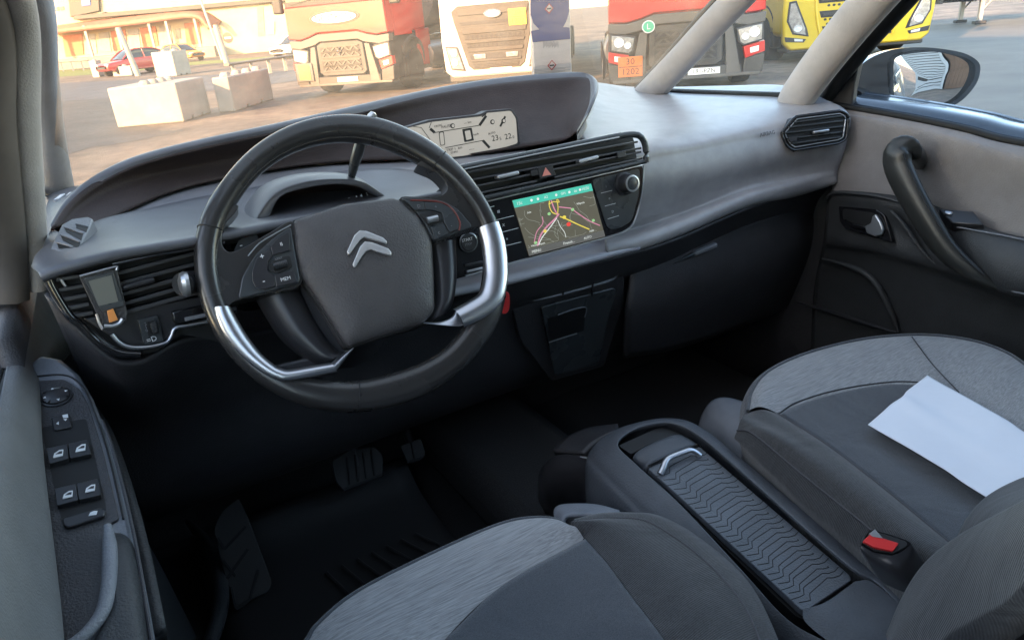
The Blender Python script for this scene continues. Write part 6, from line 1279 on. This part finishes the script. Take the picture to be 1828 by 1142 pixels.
for s in (-1, 1):
    q = lambda pts: [(s * x, z) for x, z in pts]
    tube('grille_crease', [G.w(s * .74, 1.9, .10), G.w(s * .72, 1.1, .11), G.w(s * .60, .45, .11)], .02, Y_, t4, n=12, seg=8)
    hl = pr2('headlight', q([(1.17, 1.30), (1.05, 1.32), (.84, .72), (.80, .55), (1.08, .62), (1.19, .9)]), .095, .112, M['t_dark'], t4, bev=.01)
    pr2('lens', q([(1.14, 1.26), (1.07, 1.27), (.88, .73), (.86, .59), (1.06, .65), (1.16, .9)]), .112, .122, M['t_lamp'], hl, bev=.006)
    lathe('lamp', (s * 1.0, -.122, .74), (0, -1, 0), [(.075, 0), (.07, .02), (.045, .005), (0, .012)], M['t_lens'], hl, seg=16)
    pr2('fog_recess', q([(.84, .50), (1.21, .58), (1.19, .47), (.88, .43)]), .095, .108, M['t_dark'], t4, bev=.01)
    pr2('fog_lamp', q([(.90, .50), (1.05, .53), (1.04, .47), (.90, .455)]), .108, .118, M['t_lens'], t4, bev=.004)
    box('door_mirror', (s * 1.44, .05, 2.3), (.24, .14, .6), M['t_dark'], t4, bev=.04)
box('lower_bumper', (0, .3, .26), (2.3, .7, .1), M['t_grey'], t4, bev=.03)
chassis(t4, None, None)
# ---------------------------------------------------------------- ground, roads
def stk(name, o): tag(o, kind='structure'); o.name = name; return o
gm = bpy.data.materials.new('yard_ground'); gm.use_nodes = True; t = gm.node_tree; b = t.nodes['Principled BSDF']; Lk = t.links
tc = t.nodes.new('ShaderNodeTexCoord')
def nz(scale, det=8, rough=.6, dist=0):
    n = t.nodes.new('ShaderNodeTexNoise'); n.inputs['Scale'].default_value = scale; n.inputs['Detail'].default_value = det; n.inputs['Roughness'].default_value = rough; n.inputs['Distortion'].default_value = dist
    Lk.new(tc.outputs['Object'], n.inputs['Vector']); return n
n1, n2, n3 = nz(.35, 8, .65, .6), nz(3.0, 8, .7), nz(40, 3, .6)
r1 = t.nodes.new('ShaderNodeValToRGB'); Lk.new(n1.outputs['Fac'], r1.inputs[0])
for p, c in ((.35, (.078, .069, .062)), (.50, (.135, .112, .092)), (.66, (.225, .18, .14))):
    e = r1.color_ramp.elements.new(p); e.color = (*c, 1)
r1.color_ramp.elements.remove(r1.color_ramp.elements[0]); r1.color_ramp.elements.remove(r1.color_ramp.elements[-1])
mxn = t.nodes.new('ShaderNodeMix'); mxn.data_type = 'RGBA'; mxn.blend_type = 'MULTIPLY'; mxn.inputs[0].default_value = .8
r2 = t.nodes.new('ShaderNodeValToRGB'); Lk.new(n2.outputs['Fac'], r2.inputs[0]); r2.color_ramp.elements[0].color = (.50, .48, .46, 1); r2.color_ramp.elements[1].color = (1.45, 1.40, 1.34, 1); r2.color_ramp.elements[0].position = .3; r2.color_ramp.elements[1].position = .7  # ground mottling, contrast raised to paint in dappled sunlight
Lk.new(r1.outputs[0], mxn.inputs[6]); Lk.new(r2.outputs[0], mxn.inputs[7]); Lk.new(mxn.outputs[2], b.inputs['Base Color'])
b.inputs['Roughness'].default_value = .85
bn = t.nodes.new('ShaderNodeBump'); bn.inputs['Strength'].default_value = .5; bn.inputs['Distance'].default_value = .03; Lk.new(n3.outputs['Fac'], bn.inputs['Height']); Lk.new(bn.outputs[0], b.inputs['Normal'])
gv = [(-900, -900, GZ), (900, -900, GZ), (900, 1500, GZ), (-900, 1500, GZ)]
stk('ground', link('ground', mesh('ground', gv, [(0, 1, 2, 3)]), gm))
asph = mat('asphalt', (.075, .078, .085), .75, var=.25, vscale=1.4, bump=.5, bscale=60, detail=8)
wet = mat('wet_asphalt', (.050, .047, .044), .72, var=.35, vscale=1.2, bump=.3, bscale=50, detail=8, rvar=.2)
def gp(*q): return [PG(a, b_) for a, b_ in q]
def sheet(name, pts, z, m, n=60):
    pts = crom([(p.x, p.y) for p in pts], n, True); rr_ = random.Random(len(name)); pts = [(x + rr_.uniform(-.05, .05), y + rr_.uniform(-.05, .05)) for x, y in pts]
    return stk(name, link(name, mesh(name, [(x, y, z + GZ) for x, y in pts], [tuple(range(len(pts)))]), m))
sheet('wet_pavement', gp((60, 165), (130, 160), (215, 170), (260, 225), (330, 232), (250, 250), (170, 262), (60, 262)), .004, wet)
sheet('road', gp((-200, 158), (100, 149), (300, 139), (520, 126), (700, 113), (700, 122), (560, 141), (420, 158), (200, 176), (-200, 190)), .008, asph)
sheet('apron', gp((1500, 60), (1700, 45), (2000, 20), (2300, 20), (2300, 220), (1800, 240), (1560, 200), (1480, 120)), .004, mat('apron_concrete', (.125, .112, .095), .8, var=.2, vscale=1.0, bump=.4, bscale=40, detail=8))
sheet('grass_verge', gp((60, 129), (200, 122), (330, 112), (520, 99), (520, 103), (330, 118), (200, 131), (60, 139)), .010, M['grass'])
tag(bpy.data.objects['grass_verge'], kind='structure')
# ---------------------------------------------------------------- concrete blocks
def block(label, corner, th, l1, l2, h, m, studs, notch=True, cut=True):
    u2 = Vector((math.sin(th), math.cos(th))); rz = math.atan2(u2.y, u2.x)    # local x along the right-hand face
    c = PG(*corner); l1 *= 1.2; l2 *= 1.2; h *= 1.2
    t = thing('concrete_block', label, 'concrete block', (c.x, c.y, GZ), rz, 'concrete blocks standing in the yard', world_space=False)
    # local: x 0..l2, y 0..l1, with lifting notches cut along the foot
    nx = [(0, 0)]
    def side(L): 
        a = []
        for k in (.32, .68): a += [(k * L - .06, 0), (k * L - .06, .07), (k * L + .06, .07), (k * L + .06, 0)]
        return a
    prof = [(0, 0)] + side(l2) + [(l2, 0), (l2, h), (0, h)]
    bm = bmesh.new(); fr_ = Fr((0, 0, 0), (0, -1, 0)); V0 = [bm.verts.new(fr_.w(a, b_, 0)) for a, b_ in prof]; V1 = [bm.verts.new(fr_.w(a, b_, -l1)) for a, b_ in prof]
    bm.faces.new(V0); bm.faces.new(V1[::-1])
    for i in range(len(prof)): j = (i + 1) % len(prof); bm.faces.new((V0[j], V0[i], V1[i], V1[j]))
    me = bpy.data.meshes.new('body'); bmesh.ops.recalc_face_normals(bm, faces=bm.faces); bm.to_mesh(me); bm.free()
    o = link('body', me, m, t); autosmooth(o); add_bevel(o, .03, 2)
    nS = studs
    for k in range(nS):
        if l2 >= l1: x, y = l2 * (k + .5) / nS, l1 / 2
        else: x, y = l2 / 2, l1 * (k + .5) / nS
        lathe('stud', (x, y, h - .005), (0, 0, 1), [(.13, 0), (.12, .05), (.08, .09), (0, .095)], m, t, seg=8)
    return t
block('pale concrete block with sunlit left face, nearest to the left pillar', (330, 218), R(29), 1.2, 1.35, .67, M['concretew'], 4)
block('concrete block with stud tops just left of the red lorry', (420, 199.6), R(34), .32, 2.1, .64, M['concretew'], 4)
block('small tall concrete block behind the two studded ones', (316, 136), R(50), 1.1, .9, 1.0, M['concretew'], 2)
block('low white kerb block left of the red car', (178, 138), R(50), .45, .35, .8, M['concretew'], 1)
block('low white block under the concrete post', (236, 135), R(50), 1.2, .5, .45, M['concretew'], 1)

# ---------------------------------------------------------------- warehouse across the road
hd_ = Vector((math.sin(YAW), math.cos(YAW), 0)); o_b = C + hd_ * 78; o_b.z = GZ
bf_ = Fr(o_b, -hd_); Bp = lambda *q, h=0: [bf_.px(a, b, h) for a, b in q]
wb = thing('warehouse', 'long cream warehouse with brown canopy and orange gates across the road', 'warehouse', tuple(bf_.w(*Bp((300, 100))[0], 0)), 0)
x0 = Bp((-60, 100))[0][0]; x1 = Bp((640, 60))[0][0]
prism('wall', bf_, rect(x0, -.5, x1, 10.5), -18, 0, M['wallpale'], wb)
prism('eave', bf_, Bp((132, 36), (132, 28), (300, 14), (520, -6), (520, 2), (300, 22), h=.5), -.2, .6, M['t_grey'], wb, bev=.05)
prism('upper_annex', bf_, Bp((126, 31), (122, -10), (176, -14), (178, 20), h=.2), -.3, .3, M['t_grey'], wb, bev=.03)
prism('annex_window', bf_, Bp((146, 12), (144, -6), (160, -8), (162, 10), h=.35), .3, .36, M['bluesign'], wb, bev=.02)
for q in (((99, 20), (98, 14), (105, 13), (106, 19)), ((109, 19), (108, 13), (114, 12), (115, 18))): prism('window', bf_, Bp(*q), 0, .05, M['darkwin'], wb)
for x in (187, 291, 345):  prism('eave_bracket', bf_, Bp((x, 30), (x, 22), (x + 4, 22), (x + 4, 30)), 0, .5, M['t_dark'], wb)
# canopy: sloping slab
cq = [Bp(p)[0] for p in ((88, 53), (250, 37), (357, 26), (396, 40))]
cp = [[bf_.w(cq[0][0], cq[0][1] + .25, 0), bf_.w(cq[1][0], cq[1][1] + .55, 0), bf_.w(cq[2][0], cq[2][1] + .35, 0), bf_.w(cq[3][0], cq[3][1] + .1, 0)], [bf_.w(cq[0][0], cq[0][1] - .2, 2.2), bf_.w(cq[1][0], cq[1][1] - .1, 2.2), bf_.w(cq[2][0], cq[2][1], 2.2), bf_.w(cq[3][0] - .5, cq[3][1] - .4, 2.2)]]
patch('canopy', cp, M['roofbrown'], wb, nu=30, nv=6, thick=.35)
for q in (((112, 64), (147, 60), (150, 98), (118, 102)), ((198, 56), (224, 53), (228, 88), (203, 91)), ((250, 50), (278, 47), (284, 82), (256, 86)), ((329, 42), (355, 40), (360, 78), (334, 81))):
    g_ = prism('gate', bf_, Bp(*q), 0, .08, M['doororange'], wb)
    a, b2_ = Vector(Bp(q[0])[0]), Vector(Bp(q[3])[0]); c_, d_ = Vector(Bp(q[1])[0]), Vector(Bp(q[2])[0])
    for k in (1, 2, 3): bar('gate_rail', bf_, a.lerp(b2_, k / 4), c_.lerp(d_, k / 4), .06, .08, .12, M['doororange'], g_)
for q in (((150, 62), (170, 60), (174, 96), (154, 98)), ((176, 59), (194, 57), (199, 92), (180, 94)), ((228, 53), (247, 51), (252, 86), (232, 89)), ((284, 47), (304, 45), (309, 80), (289, 83))):
    prism('bay_panel', bf_, Bp(*q), 0, .06, M['concretew'], wb)
for x, y in ((96, 70), (172, 62), (226, 56), (282, 50), (312, 47), (362, 44)):
    a = Bp((x, y))[0]; box('canopy_post', tuple(bf_.w(a[0], 2.0, 1.9)), (.22, .22, 3.6), M['concretew'], wb, rz=-YAW)
prism('loading_dock', bf_, [(x0, -.2), (Bp((400, 90))[0][0], -.2), (Bp((400, 90))[0][0], .95), (x0, .95)], 0, 2.6, M['concrete'], wb, bev=.05)
prism('doorway', bf_, Bp((315, 70), (313, 52), (322, 51), (324, 70)), 0, .04, M['darkwin'], wb)
prism('pale_door', bf_, Bp((478, 62), (478, 40), (490, 39), (490, 61)), 0, .1, M['steel'], wb)
prism('brown_stain_door', bf_, Bp((461, 66), (459, 14), (470, 13), (473, 64)), 0, .04, M['concrete'], wb)

# ---------------------------------------------------------------- posts and rail
def post(name, label, cat, x, yb, y, w, ztop, lean=0, m='concretew', r=None):
    base_ = PG(x, yb)
    t = tube(name, [base_, base_ + Vector((lean * .5, 0, ztop * .5)), base_ + Vector((lean, 0, ztop))], [w, w * .9, w * .75], M[m], None, n=16, seg=10)
    return tag(t, label, cat)
post('utility_post', 'thick pale concrete post standing in front of the red car', 'post', 247, 136, None, .16, 2.6, lean=-.35)
post('utility_post', 'pale concrete post with a round sign left of the red lorry', 'post', 406, 116, None, .20, 2.4, lean=-.2)
post('lamp_mast', 'tall thin lamp mast leaning past the roof of the canopy', 'lamp mast', 397, 108, None, .10, 9, lean=-1.2, m='steel')
post('lamp_mast', 'tall thin mast in front of the plain cream wall', 'lamp mast', 452, 93, None, .08, 9, lean=-1.5, m='steel')
post('lamp_mast', 'thin dark mast rising beside the left windscreen pillar', 'lamp mast', 104, 112, None, .10, 9, lean=-2.4, m='steel')
sg_ = P(407, 68, y=PG(406, 116).y - .2); s1_ = Fr(sg_, -hd_)
sgn = prism('road_sign', s1_, circ(0, 0, .32, 24), 0, .03, M['c_red'], None); tag(sgn, 'small round red sign mounted on the pale concrete post', 'sign')
prism('sign_bar', s1_, rect(-.2, -.05, .2, .05), .03, .035, M['white'], sgn); 
r0, r1_ = PG(404, 116, .6), PG(525, 99, .6)
gr = thing('guard_rail', 'rusty dark guard rail running behind the studded blocks to the red lorry', 'guard rail', (r0.x, r0.y, GZ))
tube('beam', [r0, (r0 + r1_) / 2, r1_], .14, M['rust'], gr, n=12, seg=8, flat=.4)
for k in range(4):
    q = r0.lerp(r1_, (k + .3) / 4); box('support', (q.x, q.y, GZ + .28), (.12, .12, .56), M['concretew'], gr)
f0_, f1_ = PG(70, 114, .8), PG(158, 108, .8)
fr2 = thing('guard_rail', 'pale guard rail running left of the red car', 'guard rail', (f0_.x, f0_.y, GZ))
tube('beam', [f0_, (f0_ + f1_) / 2, f1_], .13, M['contwhite'], fr2, n=12, seg=8, flat=.4)
for k in range(5):
    q = f0_.lerp(f1_, (k + .3) / 5); box('support', (q.x, q.y, GZ + .38), (.12, .12, .76), M['contwhite'], fr2)

# ---------------------------------------------------------------- parked cars
def small_car(label, px, rz, paint, L=4.2, Wd=1.75, Hh=1.45):
    c = PG(*px)
    t = thing('parked_car', label, 'car', (c.x, c.y, GZ), rz, 'cars parked across the road', world_space=False)
    # body loft along x (length), front at -x
    st = [(-2.08, .45, .62, .62), (-1.95, .35, .74, .74), (-1.2, .28, .84, .80), (-.75, .28, .90, .84), (-.6, .28, .92, .86), (.9, .28, .94, .86), (1.7, .30, .95, .84), (2.0, .36, .92, .78), (2.1, .5, .85, .70)]
    rows = []
    for x, z0, z1, w in st:
        x = x * L / 4.2; w = w * Wd / 1.72
        rows.append([(x, -w * .9, z0), (x, -w, z0 + .12), (x, -w, z1 - .12), (x, -w * .86, z1), (x, 0, z1 + .03), (x, w * .86, z1), (x, w, z1 - .12), (x, w, z0 + .12), (x, w * .9, z0), (x, 0, z0 - .02)])
    patch('body', rows, paint, t, nu=50, nv=40, closed_u=True)
    cab = [(-1.05, .90, .92, .66), (-.35, .92, 1.36, .60), (.2, .92, Hh, .60), (1.0, .92, Hh - .05, .60), (1.75, .92, 1.18, .62), (1.95, .92, .96, .66)]
    rows = []
    for x, z0, z1, w in cab:
        x = x * L / 4.2; w = w * Wd / 1.72; zm = (z0 + z1) / 2
        rows.append([(x, -w * 1.15, z0 - .05), (x, -w * 1.05, zm), (x, -w * .92, z1 - .03), (x, 0, z1 + .01), (x, w * .92, z1 - .03), (x, w * 1.05, zm), (x, w * 1.15, z0 - .05)])
    patch('cabin_glass', rows, M['t_glass'], t, nu=36, nv=30)
    patch('roof', [[(x * L / 4.2, s * .55 * Wd / 1.72, z) for s in (-1, -.5, 0, .5, 1)] for x, z in ((-.3, 1.385), (.2, Hh + .02), (1.0, Hh - .03), (1.6, 1.27))], paint, t, nu=20, nv=16, thick=.02)
    for s in (-1, 1):
        tube('window_pillar', [(-1.0, s * .72, .92), (-.35, s * .58, 1.36), (.3, s * .57, Hh - .02), (1.2, s * .58, Hh - .09), (1.9, s * .68, .95)], .035, paint, t, n=30, seg=8)
        tube('window_pillar', [(.35, s * .76, .9), (.35, s * .60, 1.42)], .03, paint, t, n=8, seg=8)
        for x in (-1.3, 1.3):
            wq = lathe('wheel', (x * L / 4.2, s * .66, .31), (0, s, 0), [(.2, 0), (.31, .02), (.31, .19), (.2, .21)], M['tyre'], t, seg=22); lathe('rim', (x * L / 4.2, s * .66, .31), (0, s, 0), [(.2, .16), (.17, .19), (.05, .21), (0, .21)], M['rim'], wq, seg=14)
        box('headlight', (-1.98 * L / 4.2, s * .56, .66), (.16, .34, .13), M['t_lens'], t, bev=.04)
        box('tail_light', (2.0 * L / 4.2, s * .62, .80), (.14, .18, .28), M['c_red'], t, bev=.03)
        box('door_mirror', (-.65, s * .95, .98), (.12, .16, .1), paint, t, bev=.03)
    box('grille', (-2.06 * L / 4.2, 0, .5), (.08, .9, .14), M['t_dark'], t, bev=.02)
    return t
small_car('dark red hatchback parked behind the thick concrete post', (245, 132), R(24), M['c_red'])
small_car('bright orange hatchback parked behind the small tall concrete block', (328, 111), R(120), M['c_orange'])
small_car('white car partly hidden by the left side of the red lorry', (538, 102), R(30), M['c_white'])

# ---------------------------------------------------------------- label pack on the dash behind the visor
pkc = P(985, 70, y=1.52); pk = thing('label_pack', 'white pack with dark blue arch print and hazard diamonds standing behind the visor', 'pack', (pkc.x, 1.52, 1.06))
pkf = Fr(P(985, 70, y=1.50), (-.42, -1, 0)); PK = lambda *q, h=0: [pkf.px(a, b, h) for a, b in q]
q0 = PK((947, -14), (1017, -18), (1021, 132), (953, 140))
bodyp = prism('pack', pkf, rquad(q0, .004), -.03, 0, M['bottle'], pk, bev=.003)
prism('blue_arch', pkf, PK((948, 56), (963, 53), (952, 42), (947, 28), (947, -10), (1015, -12), (1016, 20), (1012, 36), (1006, 48), (1017, 50), (1018, 70), (951, 76), h=.001), .0003, .0008, M['navyblue'], bodyp)
prism('arch_side', pkf, PK((948, 28), (952, 42), (962, 53), (949, 55)), .0009, .0012, M['bottle'], bodyp); prism('arch_side', pkf, PK((1016, 20), (1012, 36), (1005, 49), (1017, 49)), .0009, .0012, M['bottle'], bodyp)
for cx, cy in ((980, 16), (985, 117)):
    prism('hazard_diamond', pkf, PK((cx - 8, cy + 1), (cx, cy - 10), (cx + 8, cy - 1), (cx, cy + 9)), .0010, .0014, M['c_red'], bodyp); prism('diamond_face', pkf, PK((cx - 6, cy + 1), (cx, cy - 7.5), (cx + 6, cy - 1), (cx, cy + 6.5)), .0015, .0018, M['bottle'], bodyp)
    bar('diamond_mark', pkf, *PK((cx - 4, cy + .5), (cx + 4, cy - .5)), .003, .0018, .002, M['ink'], bodyp)
for k in range(14): bar('print_line', pkf, *PK((970 + k * 2, 74 + (k % 3)), (970 + k * 2, 86 - (k * 7 % 5))), .0008, .0004, .0007, M['greyprint'], bodyp)
for k in range(5): bar('print_line', pkf, *PK((953, 125 + k * 2.5), (1018 - (k % 2) * 9, 120 + k * 2.4)), .0006, .0004, .0007, M['greyprint'], bodyp)
# sticker prints on the quarter window foot
# ---------------------------------------------------------------- trailer at the far right, container and sheds behind the car
tr0 = PG(1750, 42, .05)
tl = thing('flatbed_trailer', 'dark flatbed trailer standing on its landing leg at the upper right', 'trailer', (tr0.x, tr0.y, GZ), math.atan2(-.62, .78), world_space=False)
box('deck', (2.2, .8, 1.05), (8.0, 2.4, .2), M['t_dark'], tl, bev=.03); box('beam', (2.2, .3, .86), (7.6, .16, .24), M['t_dark'], tl, bev=.02); box('beam', (2.2, 1.3, .86), (7.6, .16, .24), M['t_dark'], tl, bev=.02)
for x in (-1.4, -.4, .7, 1.8): box('cross_member', (x, .8, .80), (.12, 2.2, .14), M['t_grey'], tl, bev=.01)
lx, ly = 0, .1
for dy in (0, 1.4):
    box('landing_leg', (lx, ly + dy, .50), (.13, .13, .8), M['steel'], tl, bev=.01); box('landing_foot', (lx, ly + dy, .08), (.34, .28, .1), M['t_dark'], tl, bev=.02); tube('leg_brace', [(lx, ly + dy, .4), (lx + .5, ly + dy, 1.0)], .03, M['steel'], tl, n=4, seg=8)
for k, x in enumerate((4.0, 5.2)):
    wheel('wheel', x, 1.6, .48, .3, tl, 1)
def container(name, label, c, L, Wd, Hh, rz, m):
    t = thing(name, label, 'shed', c, rz, world_space=False)
    box('core', (0, 0, Hh / 2 + .1), (L - .06, Wd - .06, Hh - .1), M['t_dark'], t)
    base_me = None
    n = int(Hh / .24)
    for s in (-1, 1):
        for k in range(n):
            if base_me is None:
                o = prism('rib', Fr((0, 0, 0), (0, -1, 0)), [(-L / 2 + .05, -.085), (L / 2 - .05, -.085), (L / 2 - .05, .085), (-L / 2 + .05, .085)], 0, .06, m, t); base_me = o.data
            else:
                o = bpy.data.objects.new('rib', base_me); COL.objects.link(o); o.parent = t
            o.location = (0, s * (Wd / 2 - .03), .2 + (k + .3) * (Hh - .15) / n); o.rotation_euler = (0, 0, 0 if s < 0 else math.pi)
    for z in (.12, Hh + .02): 
        for s in (-1, 1): box('rail', (0, s * Wd / 2, z), (L, .1, .14), m, t, bev=.01)
    for a in (-1, 1):
        for s in (-1, 1): box('corner_post', (a * L / 2, s * Wd / 2, Hh / 2 + .05), (.14, .14, Hh), m, t, bev=.01)
    return t
container('clad_shed', 'white horizontally ribbed clad shed standing behind the car on the passenger side', (2.5, -9.5, GZ), 1.5, 2.44, 6.0, R(8), M['slatwhite'])
sh = thing('timber_shed', 'brown timber shed behind the car reflected in the passenger mirror', 'shed', (6.0, -10.2, GZ), R(6), world_space=False)
box('wall', (0, 0, 3.0), (5, 4, 6.0), M['timber'], sh); box('roof', (0, 0, 6.1), (5.6, 4.6, .2), M['roofbrown'], sh, bev=.02)
bme = None
for k in range(24):
    if bme is None: o = box('plank', (0, 0, 3.0), (.19, .03, 5.95), M['timber'], sh, bev=.004); bme = o.data
    else: o = bpy.data.objects.new('plank', bme); COL.objects.link(o); o.parent = sh; add_bevel(o, .004)
    o.location = (-2.4 + k * .208, 2.02, 0)
ws = thing('shade_building', 'tall grey depot building whose shadow falls over the car on the driver side', 'building', (-20, -14.9, GZ), R(0), world_space=False)  # out of view, added to keep the sun off the car and nearer lorries
box('wall', (-4, 0, 6.5), (8, 28, 13.0), M['concrete'], ws); box('roof', (-4, 0, 13.1), (8.6, 28.6, .25), M['t_grey'], ws, bev=.03)
for j in range(2):
    for k in range(6): box('window', (.02, -11.5 + k * 4.6, 4.5 + j * 4), (.06, 2.0, 1.4), M['darkwin'], ws)
for k in range(4): box('gate', (.03, -9 + k * 6, 1.6), (.06, 3.0, 3.2), M['steel'], ws)
